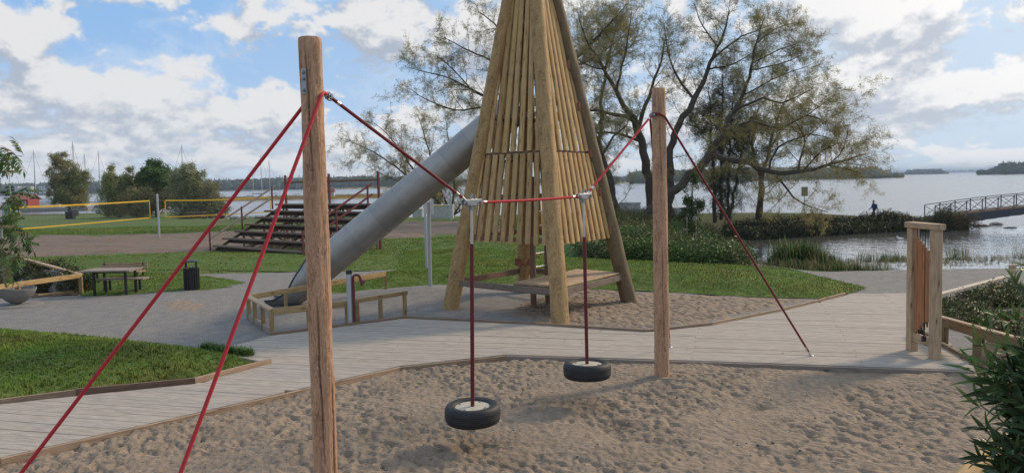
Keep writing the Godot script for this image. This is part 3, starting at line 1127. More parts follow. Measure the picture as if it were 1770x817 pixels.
func lawn(called: String, px: Array, lift: float, humps: Array, cell: float, per_m2: float, blade: ArrayMesh, inset := 0.0, rise := 0.9) -> void:
	var poly := outline(px)
	var h := func(x: float, z: float) -> float:
		var e := edge_distance(Vector2(x, z), poly)
		var y := 0.015 + lift * smoothstep(0.0, rise, e) + ground_noise.get_noise_2d(x * 4.0, z * 4.0) * 0.05 * smoothstep(0.0, 1.0, e)
		for m in humps:
			var p: Vector3 = m[0]
			y += m[3] * exp(-pow((x - p.x) / m[1], 2.0) - pow((z - p.z) / m[2], 2.0)) * smoothstep(0.0, rise * 1.6, e)
		return y
	structure(called, sheet(poly, cell, h), M.grass_ground)
	var lo := poly[0]
	var hi := poly[0]
	for p in poly:
		lo = lo.min(p); hi = hi.max(p)
	var xfs := []
	var cols := PackedColorArray()
	var patchy := noise(61, 0.35, 3)
	var n := int((hi.x - lo.x) * (hi.y - lo.y) * per_m2)
	for i in n:
		var p := Vector2(rand(lo.x, hi.x), rand(lo.y, hi.y))
		if not Geometry2D.is_point_in_polygon(p, poly): continue
		if absf(p.x / p.y) > 0.95: continue      # well outside what any view from here reaches
		var q := patchy.get_noise_2d(p.x, p.y)
		var s := rand(0.6, 1.15) * (1.0 + q * 0.5)
		xfs.append(upright(Vector3(p.x, h.call(p.x, p.y) - 0.005, p.y), s, 0.25))
		var c := Color(0.125, 0.23, 0.022).lerp(Color(0.215, 0.235, 0.048), clampf(0.35 + q * 1.1, 0.0, 1.0))
		c *= 1.0 + 0.45 * patchy.get_noise_2d(p.x * 2.2 + 70.0, p.y * 2.2)
		cols.append(tint(c, 0.25, 0.12))
	scatter(self, "grass", blade, M.grass_blade, xfs, cols)

func make_lawns() -> void:
	var near_blade := blade_tuft(9, 0.065, 0.006, 0.05, 0.7, 3)
	var mid_blade := blade_tuft(10, 0.06, 0.009, 0.10, 0.6, 4)
	lawn("front_lawn", [[-420, 742], [0, 694], [130, 677], [335, 658], [467, 624], [440, 616], [400, 608], [356, 604], [290, 597], [230, 590], [110, 577], [0, 569], [-300, 552]], 0.12, [[G(250, 620), 2.0, 0.9, 0.12]], 0.2, 420.0, near_blade)
	lawn("table_lawn", [[425, 489], [400, 497], [345, 506], [240, 511], [140, 513], [135, 492], [90, 480], [60, 474], [150, 471], [260, 475], [340, 478], [400, 484]], 0.10, [[G(270, 488), 4.0, 0.9, 0.12]], 0.3, 130.0, mid_blade)
	lawn("path_side_lawn", [[-60, 466], [150, 466], [250, 466], [400, 468], [560, 471], [690, 466], [690, 440], [560, 436], [360, 438], [240, 442], [150, 449], [-60, 452]], 0.06, [[G(330, 452), 3.5, 1.5, 0.25], [G(180, 458), 3.0, 1.5, 0.1]], 0.7, 45.0, mid_blade)
	lawn("tower_lawn", [[573, 512], [670, 507], [740, 497], [870, 491], [960, 499], [1110, 503], [1300, 514], [1430, 517], [1480, 505], [1502, 498], [1400, 476], [1300, 463], [1180, 456], [1000, 448], [850, 432], [700, 434], [690, 466], [620, 480], [574, 490]], 0.10, [[G(1250, 488), 5.0, 1.6, 0.24], [G(660, 492), 2.5, 1.2, 0.2]], 0.35, 190.0, mid_blade)
	var fx := []
	var fc := PackedColorArray()
	var far_blade := blade_tuft(10, 0.085, 0.016, 0.22, 0.6, 7)
	for i in 42000:
		var d := sqrt(lerpf(27.5 * 27.5, 66.0 * 66.0, rand()))
		var x := rand(-0.68, 0.16) * d
		var p := Vector2(x, d)
		if x > 2.0 and d > 30.0: continue
		fx.append(upright(Vector3(x, ground_at(x, -d) - 0.01, -d), rand(0.6, 1.2), 0.25))
		fc.append(tint(Color(0.13, 0.23, 0.024).lerp(Color(0.21, 0.235, 0.048), clampf(0.4 + ground_noise.get_noise_2d(x * 2.0, d * 2.0), 0, 1)), 0.25))
	var court := outline([[-420, 456], [0, 448], [140, 443], [260, 440], [350, 437], [480, 428], [600, 420], [640, 415], [790, 407], [900, 400], [860, 380], [700, 379], [560, 388], [400, 399], [220, 404], [60, 406], [-420, 420]])
	var keep := []
	var keep_c := PackedColorArray()
	for i in fx.size():
		if not Geometry2D.is_point_in_polygon(Vector2(fx[i].origin.x, fx[i].origin.z), court):
			keep.append(fx[i]); keep_c.append(fc[i])
	scatter(self, "grass", far_blade, M.grass_blade, keep, keep_c)
	# taller fringe where the front lawn hangs over the deck
	var xfs := []
	var cols := PackedColorArray()
	for i in 420:
		var f := rand()
		var p := G(lerpf(352, 430, f), lerpf(602.5, 614, f) + rand(-1.5, 3.5) * (1.0 - f * 0.4), 0.06)
		xfs.append(upright(p, rand(0.8, 1.7), 0.5))
		cols.append(tint(Color(0.09, 0.16, 0.03), 0.3))
	scatter(self, "tall_grass", blade_tuft(9, 0.10, 0.007, 0.06, 0.8, 6), M.grass_blade, xfs, cols)


# ---------------------------------------------------------------- the tyre swing
func log_mesh(base: Vector3, top: Vector3, r0: float, r1: float, crack: float, seed_: int, dome := 0.02, seg := 72, step := 0.05) -> MB:
	var m := MB.new()
	var ns := noise(seed_, 1.2, 3)
	var f := (top - base).normalized()
	var s := f.cross(Vector3(0.2, 0.1, 1.0)).normalized()
	var u := s.cross(f)
	var l := base.distance_to(top)
	var rows := int(l / step)
	var kn := []
	var r := RandomNumberGenerator.new()
	r.seed = seed_
	for k in int(l * 3.0):
		kn.append(Vector3(r.randf() * TAU, r.randf() * l, r.randf_range(0.016, 0.042)))
	for j in rows + 3:
		var y := minf(j, rows) * l / rows
		var rr := lerpf(r0, r1, y / l)
		if j == rows: rr *= 0.97
		var yy := y
		if j == rows + 1:
			rr *= 0.88; yy = l + dome * 0.6
		if j == rows + 2:
			rr = 0.002; yy = l + dome
		for k in seg + 1:
			var a := TAU * (k % seg) / seg
			var q := rr
			var tone := 1.0
			if j <= rows:
				q += ns.get_noise_3d(cos(a) * 0.8, y * 0.8, sin(a) * 0.8) * rr * 0.09 + ns.get_noise_3d(cos(a) * 4, y * 0.6, sin(a) * 4) * rr * 0.025
				for b in kn:
					var da := angle_difference(a, b.x) * rr
					var dd = (da * da + (y - b.y) * (y - b.y) * 0.5) / (b.z * b.z)
					if dd < 5.0:
						q += 0.006 * exp(-dd)
						tone -= 0.62 * exp(-dd * 3.2) * b.z / 0.045
				if crack > 0.0:
					for cr in [[PI * 0.50, 0.16, 0.50], [PI * 0.60, 0.72, 0.99], [PI * 1.3, 0.3, 0.9], [PI * 0.24, 0.05, 0.35]]:
						var ca: float = cr[0] + 0.16 * sin(y * 1.7 + cr[0] * 3.0) + 0.03 * sin(y * 9.0)
						if y > l * cr[1] and y < l * cr[2] and absf(angle_difference(a, ca)) < 0.075:
							tone *= 0.6
							q -= crack * rr * sin(PI * (y / l - cr[1]) / (cr[2] - cr[1]))
			var d := s * cos(a) + u * sin(a)
			tone *= 1.0 + 0.16 * ns.get_noise_3d(cos(a) + 9.0, y * 0.5, sin(a))
			m.col = Color(tone, tone, tone)
			m.vert(base + f * yy + d * q, d, Vector2(float(k) / seg, yy))
	var w := seg + 1
	var i0 := 0
	var n := PackedVector3Array()
	n.resize(m.v.size())
	for j in rows + 2:
		for k in seg:
			var a := i0 + j * w + k
			m.ix.append_array([a, a + 1, a + w + 1, a, a + w + 1, a + w])
			var fn := (m.v[a + w + 1] - m.v[a]).cross(m.v[a + 1] - m.v[a])
			for z in [a, a + 1, a + w + 1, a + w]: n[z] += fn
	for j in rows + 3:
		n[j * w] += n[j * w + seg]
		n[j * w + seg] = n[j * w]
	for z in n.size(): m.n[z] = n[z].normalized()
	return m

func eye_bolt(m: MB, p: Vector3, d: Vector3, s := 1.0) -> void:
	var side := d.cross(Vector3.UP).normalized()
	m.tube([p - d * 0.02, p + d * 0.05 * s], [0.010], 8)
	var ring := []
	for k in 13:
		var a := TAU * k / 12
		ring.append(p + d * (0.075 * s + cos(a) * 0.03 * s) + Vector3.UP * sin(a) * 0.03 * s)
	m.tube(ring, [0.009 * s], 6, false)
	m.beam(p - d * 0.002, p + d * 0.012, 0.05, 0.05, Vector3.UP, 0.006)
	m.beam(p + d * 0.06 - side * 0.025, p + d * 0.10 - side * 0.025, 0.012, 0.05)
	m.beam(p + d * 0.06 + side * 0.025, p + d * 0.10 + side * 0.025, 0.012, 0.05)
	m.tube([p + d * 0.085 - side * 0.045, p + d * 0.085 + side * 0.045], [0.012], 6)

func make_swing() -> void:
	var pl := G(564.5, 872)
	var pr := G(1145, 653)
	var posts := [pl, pr]
	var dirv := (pr - pl).normalized()
	# each post leans a touch, as the photograph shows
	var tops := [P(535, 66, -pl.z + 0.02), P(1138.5, 153, -pr.z)]
	var labels := ["tall round timber post with long drying crack and bolted plate, nearest the viewer", "tall round timber post at the far end of the swing, beside the boardwalk"]
	var att := []
	for k in 2:
		var o := thing("swing_post", labels[k], "post", posts[k], "swing posts")
		var base: Vector3 = posts[k] + Vector3.DOWN * 0.3
		part(o, "post", log_mesh(base, tops[k], 0.108, 0.099, 0.16 if k == 0 else 0.05, 101 + k, 0.012, 128 if k == 0 else 64, 0.04), M.post_wood)
		var y := 3.70 if k == 0 else 3.79
		var f: float = (y - base.y) / (tops[k].y - base.y)
		var ax: Vector3 = base.lerp(tops[k], f)
		var toward := dirv if k == 0 else -dirv
		var hw := MB.new()
		eye_bolt(hw, ax + toward * 0.10, toward, 1.15)
		part(o, "eye_bolt", hw, M.zinc)
		att.append(ax + toward * 0.185)
		# flat plate with three bolts on the outer side
		var out := (-toward + Vector3(0, 0, 0.75 if k == 0 else 0.3)).normalized()
		var pm := MB.new()
		var pc := ax + Vector3.UP * 0.11 + out * 0.103
		pm.beam(pc - Vector3.UP * 0.11, pc + Vector3.UP * 0.11, 0.05, 0.012, out, 0.003)
		part(o, "plate", pm, M.zinc)
		for z in [-0.08, 0.02, 0.075]:
			var bm := MB.new()
			bm.tube([pc + Vector3.UP * z + out * 0.004, pc + Vector3.UP * z + out * 0.02], [0.017], 6)
			bm.tube([pc + Vector3.UP * z + out * 0.02, pc + Vector3.UP * z + out * 0.03], [0.009], 8)
			part(o, "bolt", bm, M.zinc)
	# clamps on the line between the posts
	var plane_n := dirv.cross(Vector3.UP).normalized()
	var on_span := func(u: float, v: float) -> Vector3:
		var r := ray(u, v)
		var o := Vector3(0, EYE, 0)
		return o + r * ((att[0] - o).dot(plane_n) / r.dot(plane_n))
	var c0: Vector3 = on_span.call(815, 350)
	var c1: Vector3 = on_span.call(1008.5, 339)
	var rope := func(called: String, label: String, a: Vector3, b: Vector3, sag: float, group: String, end_a: float, end_b: float, material: Material, via = null) -> void:
		var o := thing(called, label, "rope", a, group)
		var d := (b - a).normalized()
		var path := []
		for i in 15:
			var f := i / 14.0
			path.append((a + d * end_a).lerp(b - d * end_b, f) + Vector3.DOWN * sag * 4.0 * f * (1.0 - f))
		if via != null:
			var d2: Vector3 = (b - via).normalized()
			path = [a, a.lerp(via, 0.5) + (via - a).length() * 0.12 * Vector3.UP, via]
			for i in range(1, 13):
				path.append((via as Vector3).lerp(b - d2 * end_b, i / 12.0))
		var m := MB.new()
		m.tube(path, [0.0165], 10)
		part(o, "rope", m, material)
		for e in 2:
			var ln := end_a if e == 0 else end_b
			if ln <= 0.0: continue
			var s := MB.new()
			if e == 0: s.tube([a, a + d * (ln + 0.10)], [0.011, 0.0185], 10)
			else: s.tube([b - d * (ln + 0.10), b], [0.0185, 0.011], 10)
			part(o, "ferrule", s, M.bright_steel)
	var sg := "red ropes carrying the tyre swings"
	rope.call("swing_rope", "red rope from the near cracked post down to the left swing clamp", att[0], c0 - dirv * 0.07 + Vector3.UP * 0.02, 0.0, sg, 0.03, 0.09, M.rope_dark)
	rope.call("swing_rope", "level red rope between the two swing clamps, across the slatted tower", c0 + dirv * 0.09, c1 - dirv * 0.09, 0.01, sg, 0.04, 0.04, M.rope_red)
	rope.call("swing_rope", "red rope from the right swing clamp up to the far post", c1 + dirv * 0.07 + Vector3.UP * 0.02, att[1], 0.0, sg, 0.07, 0.02, M.rope_red)
	# guy ropes
	var gg := "red guy ropes of the swing"
	var back := -dirv
	var perp := Vector3.UP.cross(dirv)
	var g_near := pl + back * 2.45 + perp * 1.0
	var g_left := pl + back * 2.45 - perp * 1.0
	var ends := [[0, P(315, 817, 5.9), "red guy rope passing before the near cracked post, lower left of it"], [0, P(41, 817, 6.55), "red guy rope leaving behind the near post, leftmost of the ropes"], [1, G(1403, 615, DECK_Y), "dark red guy rope from the far post to the deck, right of it"], [1, G(1158.5, 600, DECK_Y), "red guy rope hidden behind the far post, reaching the deck"]]
	var wraps := 0
	for e in ends:
		var k: int = e[0]
		var start: Vector3 = att[k]
		var finish: Vector3 = e[1]
		if k == 0:
			var d := finish - start
			finish = start + d * (start.y / -d.y)
		var axis: Vector3 = att[k] - (dirv if k == 0 else -dirv) * 0.185
		var h := Vector3(finish.x - axis.x, 0, finish.z - axis.z).normalized()
		var tangent := h.cross(Vector3.UP)
		if k == 0 and tangent.x < 0.0 and wraps == 0: tangent = -tangent
		if wraps == 1: tangent = Vector3(-absf(tangent.x), 0, -absf(tangent.z))
		if wraps == 2: tangent = Vector3(absf(tangent.x), 0, absf(tangent.z))
		if wraps == 3: tangent = Vector3(-absf(tangent.x), 0, -absf(tangent.z))
		var round_post := axis + tangent * 0.125 + h * 0.02 + Vector3.DOWN * 0.02
		rope.call("guy_rope", e[2], axis + (dirv if k == 0 else -dirv) * 0.15 + Vector3.UP * 0.02, finish, 0.0, gg, 0.0, 0.10, M.rope_red if k == 0 else M.rope_dark, round_post)
		wraps += 1
		var am := MB.new()
		am.lathe([Vector2(0.04, -0.02), Vector2(0.04, 0.008), Vector2(0.012, 0.012), Vector2(0.001, 0.03)], 10, Transform3D(Basis(), finish))
		part(get_child(get_child_count() - 1), "anchor", am, M.zinc)
	# tyres
	var cl := "galvanised clamp"
	for k in 2:
		var c: Vector3 = c0 if k == 0 else c1
		var bottom := 0.31 if k == 0 else 0.36
		var seat_px = [[816.5, 702], [1015, 629]][k]
		var seat: Vector3 = P(seat_px[0], seat_px[1], -c.z)
		var o := thing("tyre_swing", ["black tyre swing on a rod, nearer and larger one", "black tyre swing on a rod, farther one near the deck edge"][k], "swing", Vector3(seat.x, seat.y - 0.13, seat.z), "tyre swings")
		var tm := MB.new()
		var prof := [Vector2(0.195, -0.085), Vector2(0.225, -0.098), Vector2(0.265, -0.100), Vector2(0.288, -0.088), Vector2(0.300, -0.064), Vector2(0.306, -0.03)]
		for g in 3:
			var y := -0.022 + g * 0.022
			prof.append_array([Vector2(0.307, y - 0.006), Vector2(0.3035, y - 0.004), Vector2(0.3035, y + 0.003), Vector2(0.307, y + 0.005)])
		prof.append_array([Vector2(0.306, 0.035), Vector2(0.300, 0.064), Vector2(0.288, 0.088), Vector2(0.265, 0.101), Vector2(0.240, 0.100), Vector2(0.236, 0.096), Vector2(0.230, 0.099), Vector2(0.205, 0.092), Vector2(0.195, 0.080), Vector2(0.195, 0.05), Vector2(0.20, -0.03), Vector2(0.195, -0.085)])
		var tilt := Basis(Vector3(1, 0, 0.4).normalized(), 0.03 - 0.05 * k)
		var tc := Vector3(seat.x, seat.y - 0.075, seat.z)
		tm.lathe(prof, 64, Transform3D(tilt, tc))
		part(o, "tyre", tm, M.rubber)
		var sm := MB.new()
		sm.lathe([Vector2(0.001, -0.02), Vector2(0.197, -0.02), Vector2(0.197, 0.0), Vector2(0.191, 0.008), Vector2(0.04, 0.010), Vector2(0.001, 0.010)], 40, Transform3D(tilt, tc + Vector3.UP * 0.068))
		var so := part(o, "seat", sm, M.seat_disc)
		for z in 4:
			var bm := MB.new()
			var a := z * PI / 2 + 0.5
			var bp := tc + tilt * Vector3(cos(a) * 0.16, 0.078, sin(a) * 0.16)
			bm.tube([bp, bp + Vector3.UP * 0.008], [0.012], 8)
			part(so, "bolt", bm, M.zinc)
		var rm := MB.new()
		var split := c.lerp(seat, 0.20 if k == 0 else 0.24)
		rm.tube([split + Vector3.UP * 0.0, seat + Vector3.DOWN * 0.07], [0.0225], 14)
		part(o, "hanging_rod", rm, M.red_pipe)
		var st := MB.new()
		st.tube([c + Vector3.DOWN * 0.05, c.lerp(split, 0.6), split + Vector3.DOWN * 0.02], [0.013, 0.015, 0.0165], 10)
		part(o, "swivel_rod", st, M.bright_steel)
		var cm := MB.new()
		var sd := plane_n
		cm.beam(c - dirv * 0.05, c + dirv * 0.05, 0.07, 0.085, Vector3.UP, 0.012)
		cm.tube([c + Vector3.DOWN * 0.085, c + Vector3.UP * 0.075], [0.022, 0.022], 8)
		cm.tube([c + Vector3.UP * 0.075, c + Vector3.UP * 0.105], [0.012], 6)
		for e in [-1.0, 1.0]:
			cm.beam(c + dirv * e * 0.05 + sd * 0.028, c + dirv * e * 0.13 + sd * 0.028 + Vector3.UP * 0.012, 0.014, 0.06)
			cm.beam(c + dirv * e * 0.05 - sd * 0.028, c + dirv * e * 0.13 - sd * 0.028 + Vector3.UP * 0.012, 0.014, 0.06)
			cm.tube([c + dirv * e * 0.105 - sd * 0.06, c + dirv * e * 0.105 + sd * 0.06], [0.014], 6)
			cm.tube([c + dirv * e * 0.03 + sd * 0.02 + Vector3.UP * 0.04, c + dirv * e * 0.03 + sd * 0.02 + Vector3.UP * 0.085], [0.011], 6)
			cm.tube([c + dirv * e * 0.03 - sd * 0.02 - Vector3.UP * 0.04, c + dirv * e * 0.03 - sd * 0.02 - Vector3.UP * 0.075], [0.011], 6)
		part(o, "clamp", cm, M.zinc)


# ---------------------------------------------------------------- the tower
func make_tower() -> void:
	var bases := [G(970, 561), G(775, 535), G(905, 507), G(1091, 523)]      # front, left, back, right
	var cen = (bases[0] + bases[1] + bases[2] + bases[3]) / 4.0
	var apex := P(917, -104, -cen.z)
	var o := thing("climbing_tower", "tall pyramid tower of four leaning logs clad with wooden slats", "tower", cen)
	var top := []
	for k in 4:
		var r: Vector3 = bases[k] - cen
		r.y = 0
		top.append(apex + r.normalized() * 0.24)
		part(o, "leg", log_mesh(bases[k] + Vector3.DOWN * 0.2 - (top[k] - bases[k]).normalized() * 0.05, top[k] + (top[k] - bases[k]) * 0.03, 0.188, 0.145, 0.0, 201 + k, 0.03, 40, 0.12), M.log_wood if k != 3 else M.dark_shaded_log)
	var at_y := func(k: int, y: float) -> Vector3:
		var b: Vector3 = bases[k % 4]
		var t: Vector3 = top[k % 4]
		return b.lerp(t, (y - b.y) / (t.y - b.y))
	var r2 := RandomNumberGenerator.new()
	r2.seed = 17
	var rails := [1.66, 2.55, 3.52, 4.35, 5.35, 6.4, 7.4]
	for f in 4:
		var g := (f + 1) % 4
		var out = -(bases[g] - bases[f]).cross(top[f] - bases[f]).normalized()
		if out.dot(bases[f] - cen) < 0: out = -out
		# horizontal rails behind the slats; their reddish ends show beside the legs
		for y in rails:
			var a: Vector3 = at_y.call(f, y)
			var b: Vector3 = at_y.call(g, y)
			var d := (b - a).normalized()
			var m := MB.new()
			m.beam(a - out * 0.065 + d * 0.02, b - out * 0.065 - d * 0.02, 0.045, 0.10, Vector3.UP, 0.005, r2.randf())
			part(o, "rail", m, M.brown_wood)
		# slats in two tiers
		for tier in 2:
			var y0 := 1.56 if tier == 0 else 3.54
			var y1 := 3.50 if tier == 0 else 8.2
			var l0: Vector3 = at_y.call(f, y0)
			var m0: Vector3 = at_y.call(g, y0)
			var w0 := l0.distance_to(m0)
			var n := int(round((w0 - 0.34) / (0.238 if tier == 0 else 0.235)))
			var e := (m0 - l0).normalized()
			var mid0 := (l0 + m0) / 2
			var mid_top: Vector3 = (at_y.call(f, 8.4) + at_y.call(g, 8.4)) / 2
			var upv: Vector3 = (mid_top - mid0).normalized()
			var slope := (w0 - (at_y.call(f, y0 + 1.0) as Vector3).distance_to(at_y.call(g, y0 + 1.0))) / 2.0 * upv.y
			for i in n:
				var s := (i + 0.5) / n - 0.5
				var x0 := s * (w0 - 0.34)
				# boards lean in toward the middle, less than the legs do; most of them run into a leg
				var lean := s * 2.0 * slope * (0.55 if tier == 0 else 0.52) + r2.randf_range(-0.004, 0.004)
				var full := (y1 - y0) / upv.y
				var l := full
				# where the board meets the leg
				var gain := slope - absf(lean)
				if gain > 0.001:
					l = minf(full, (w0 / 2 - 0.06 - absf(x0)) / gain)
				if l < 0.35: continue
				var a = mid0 + e * x0 - out * 0.015
				var b = a + upv * l - e * lean * l
				var m := MB.new()
				var k := r2.randf_range(0.78, 1.12)
				m.col = Color(k, k * r2.randf_range(0.95, 1.03), k * r2.randf_range(0.85, 1.05))
				var w := r2.randf_range(0.128, 0.146)
				var h := 0.040
				var prof := PackedVector2Array([Vector2(-w / 2, -h / 2), Vector2(w / 2, -h / 2), Vector2(w / 2, h * 0.15), Vector2(w * 0.40, h * 0.50), Vector2(w * 0.18, h * 0.74), Vector2(-w * 0.18, h * 0.74), Vector2(-w * 0.40, h * 0.50), Vector2(-w / 2, h * 0.15)])
				a += upv * r2.randf_range(-0.012, 0.012)
				m.sweep(prof, a, b, out, r2.randf() * 5.0)
				part(o, "slat", m, M.slat_wood)
	# reddish rail ends bolted on the right log
	for y in [1.72, 2.62, 3.5, 4.55, 5.5]:
		var p: Vector3 = at_y.call(3, y)
		var m := MB.new()
		var d = (bases[3] - bases[0]).normalized()
		var q := p + Vector3(-0.07, 0, 0.10)
		m.beam(q - d * 0.13, q + d * 0.13, 0.10, 0.19, Vector3.UP, 0.006)
		part(o, "rail_end", m, M.block_wood)
	# lower beams, table platform, ladder posts
	var low := func(i: int, j: int, y: float) -> void:
		var m := MB.new()
		var a: Vector3 = at_y.call(i, y)
		var b: Vector3 = at_y.call(j, y)
		m.col = Color(0.62, 0.58, 0.55) if i == 0 else Color.WHITE
		m.beam(a, b, 0.05, 0.135, Vector3.UP, 0.006, i * 0.7)
		part(o, "beam", m, M.brown_wood if i != 0 else M.grey_wood)
	low.call(0, 1, 0.62); low.call(0, 3, 0.62); low.call(2, 3, 0.62); low.call(1, 2, 0.62)
	var table_y := 0.725
	var ca: Vector3 = at_y.call(0, table_y)
	var cb: Vector3 = at_y.call(1, table_y)
	var cc: Vector3 = at_y.call(2, table_y)
	var cd: Vector3 = at_y.call(3, table_y)
	var e1 := (cb - ca) * 0.42
	var n_b := 6
	for i in n_b:
		var m := MB.new()
		var a := ca.lerp(cd, 0.04) + e1 * ((i + 0.5) / n_b)
		var b := ca.lerp(cd, 0.95) + e1 * ((i + 0.5) / n_b)
		var k := r2.randf_range(0.92, 1.05)
		m.col = Color(k, k, k)
		m.beam(a, b, e1.length() / n_b - 0.006, 0.036, Vector3.UP, 0.004, r2.randf())
		part(o, "platform_board", m, M.frame_wood)
	var lm := MB.new()
	var lip_a := ca.lerp(cd, 0.03)
	lm.beam(lip_a + Vector3.DOWN * 0.05, lip_a + e1 + Vector3.DOWN * 0.05, 0.03, 0.06)
	part(o, "platform_edge", lm, M.brown_wood)
	# two uprights of the ladder with steel rungs
	var ua := P(922, 500, 18.2)
	var ub := P(947, 500, 18.75)
	for p in [ua, ub]:
		var m := MB.new()
		m.beam(Vector3(p.x, 0.0, p.z), Vector3(p.x, 3.0, p.z), 0.115, 0.115, Vector3(1, 0, 0.3), 0.008, r2.randf())
		part(o, "ladder_post", m, M.brown_wood)
	for y in [0.95, 1.26, 1.57, 1.88, 2.2]:
		var m := MB.new()
		m.tube([Vector3(ua.x, y, ua.z), Vector3(ub.x, y, ub.z)], [0.017], 8)
		part(o, "rung", m, M.bright_steel)
	# floor inside the clad part
	for i in 12:
		var m := MB.new()
		var y := 3.36
		var a: Vector3 = (at_y.call(0, y) as Vector3).lerp(at_y.call(1, y), (i + 0.5) / 12.0)
		var b: Vector3 = (at_y.call(3, y) as Vector3).lerp(at_y.call(2, y), (i + 0.5) / 12.0)
		if i > 8: b = a.lerp(b, 0.6)
		m.beam(a.lerp(b, 0.07), a.lerp(b, 0.93), 0.145, 0.035, Vector3.UP, 0.003)
		part(o, "floor_board", m, M.brown_wood)
	# clamp block on the back log
	var bm := MB.new()
	var bp: Vector3 = at_y.call(2, 0.86)
	bm.beam(bp + Vector3(-0.24, 0, 0.19), bp + Vector3(0.24, 0, 0.19), 0.06, 0.19)
	part(o, "clamp_block", bm, M.block_wood)


func make_slide() -> void:
	var a := P(850, 219, 19.55)
	var b := P(676, 361, 19.6)
	var c := P(584, 437, 19.62)
	var d := P(535, 477.5, 19.65)
	var e := P(497, 503, 18.9)
	var f := P(470, 514, 18.8)
	var g := P(440, 521, 18.7)
	var r := 0.405
	# a smooth centre line
	var cv := Curve3D.new()
	cv.bake_interval = 0.04
	var dir := (c - a).normalized()
	cv.add_point(a - dir * 0.8)
	cv.add_point(d, -dir * 0.3, dir * 0.16)
	var flat := Vector3(-0.99, -0.06, -0.03).normalized()
	var knee := P(502, 501.5, 19.7)
	cv.add_point(knee, -flat * 0.16 + Vector3.UP * 0.04, flat * 0.1)
	cv.add_point(knee + flat * 0.55, -flat * 0.2)
	var l := cv.get_baked_length()
	var root := thing("tube_slide", "long grey steel tube slide running down from the slatted tower", "slide", Vector3(d.x, 0, d.z))
	var cut0 := (d - a).length() + 0.8 - 0.35     # where the tube starts to open
	var cut1 := cut0 + 0.95
	var ring := func(m: MB, s: float, rad: float, half: float) -> void:
		var p := cv.sample_baked(s, true)
		var q := cv.sample_baked(minf(s + 0.03, l), true)
		var p0 := cv.sample_baked(maxf(s - 0.03, 0.0), true)
		var fw := (q - p0).normalized()
		var sd := fw.cross(Vector3.UP).normalized()
		var up := sd.cross(fw)
		for k in 41:
			var ang := lerpf(-half, half, k / 40.0)
			var dd := -up * cos(ang) + sd * sin(ang)
			m.vert(p + dd * rad, dd, Vector2(ang / TAU, s))
	var half_at := func(s: float) -> float:
		return acos(clampf(-1.0 + 1.04 * (s - cut0) / (cut1 - cut0), -1.0, 0.42))
	var strip := func(m: MB, s0: float, s1: float, rad: float) -> void:
		var n := maxi(2, int((s1 - s0) / 0.08))
		var i0 := m.v.size()
		for i in n + 1:
			var s := lerpf(s0, s1, float(i) / n)
			ring.call(m, s, rad, half_at.call(s))
		for i in n:
			for k in 40:
				var q := i0 + i * 41 + k
				m.ix.append_array([q, q + 1, q + 42, q, q + 42, q + 41])
	var seam := 0.72
	var s := 0.0
	var k2 := 0
	while s < l - 0.05:
		var s1 := minf(s + seam, l)
		if l - s1 < 0.3: s1 = l
		var m := MB.new()
		var kk := 1.0 - 0.05 * (k2 % 3)
		m.col = Color(kk, kk, kk)
		strip.call(m, s, s1 - 0.006, r)
		strip.call(m, s, s1, r - 0.008)
		part(root, "tube_section", m, M.slide_steel)
		if s1 < cut0 + 0.5:
			var jm := MB.new()
			jm.col = Color(0.8, 0.8, 0.8)
			strip.call(jm, s1 - 0.014, s1 + 0.004, r + 0.006)
			part(root, "seam_ring", jm, M.zinc)
		s = s1
		k2 += 1
	# rolled dark rim round the open end
	for side in [-1.0, 1.0]:
		var path := []
		for i in 40:
			var q := lerpf(cut0 + 0.03, l, i / 39.0)
			var m := MB.new()
			ring.call(m, q, r, half_at.call(q))
			path.append(m.v[40 if side > 0 else 0])
		var rm := MB.new()
		rm.tube(path, [0.022], 8)
		part(root, "rim", rm, M.dark_metal)
	# legs holding the end and the upper part
	for q in [0.93, 0.55]:
		var p := cv.sample_baked(l * q, true)
		var m := MB.new()
		for side in [-0.2, 0.2]:
			m.tube([Vector3(p.x, -0.1, p.z + side), Vector3(p.x, p.y - r * 0.85, p.z + side)], [0.03], 8)
		if q > 0.9: part(root, "support", m, M.dark_metal)


# ---------------------------------------------------------------- fences, speaking tube, chimes
func post_rail(o: Node3D, rail_pts: Array, w: float, h: float, material: Material, tone := 1.0) -> void:
	for i in rail_pts.size() - 1:
		var m := MB.new()
		m.col = Color(tone, tone, tone)
		var a: Vector3 = rail_pts[i]
		var b: Vector3 = rail_pts[i + 1]
		m.beam(a, b, w, h, Vector3.UP, 0.006, i * 0.61)
		part(o, "rail", m, material)

func fence_post(o: Node3D, foot: Vector3, top_y: float, w: float, material: Material, tone := 1.0, lean := 0.0) -> void:
	var m := MB.new()
	m.col = Color(tone, tone, tone)
	m.beam(Vector3(foot.x, -0.15, foot.z), Vector3(foot.x + lean, top_y, foot.z), w, w, Vector3(0.2, 0, 1), 0.006, foot.x)
	part(o, "post", m, material)

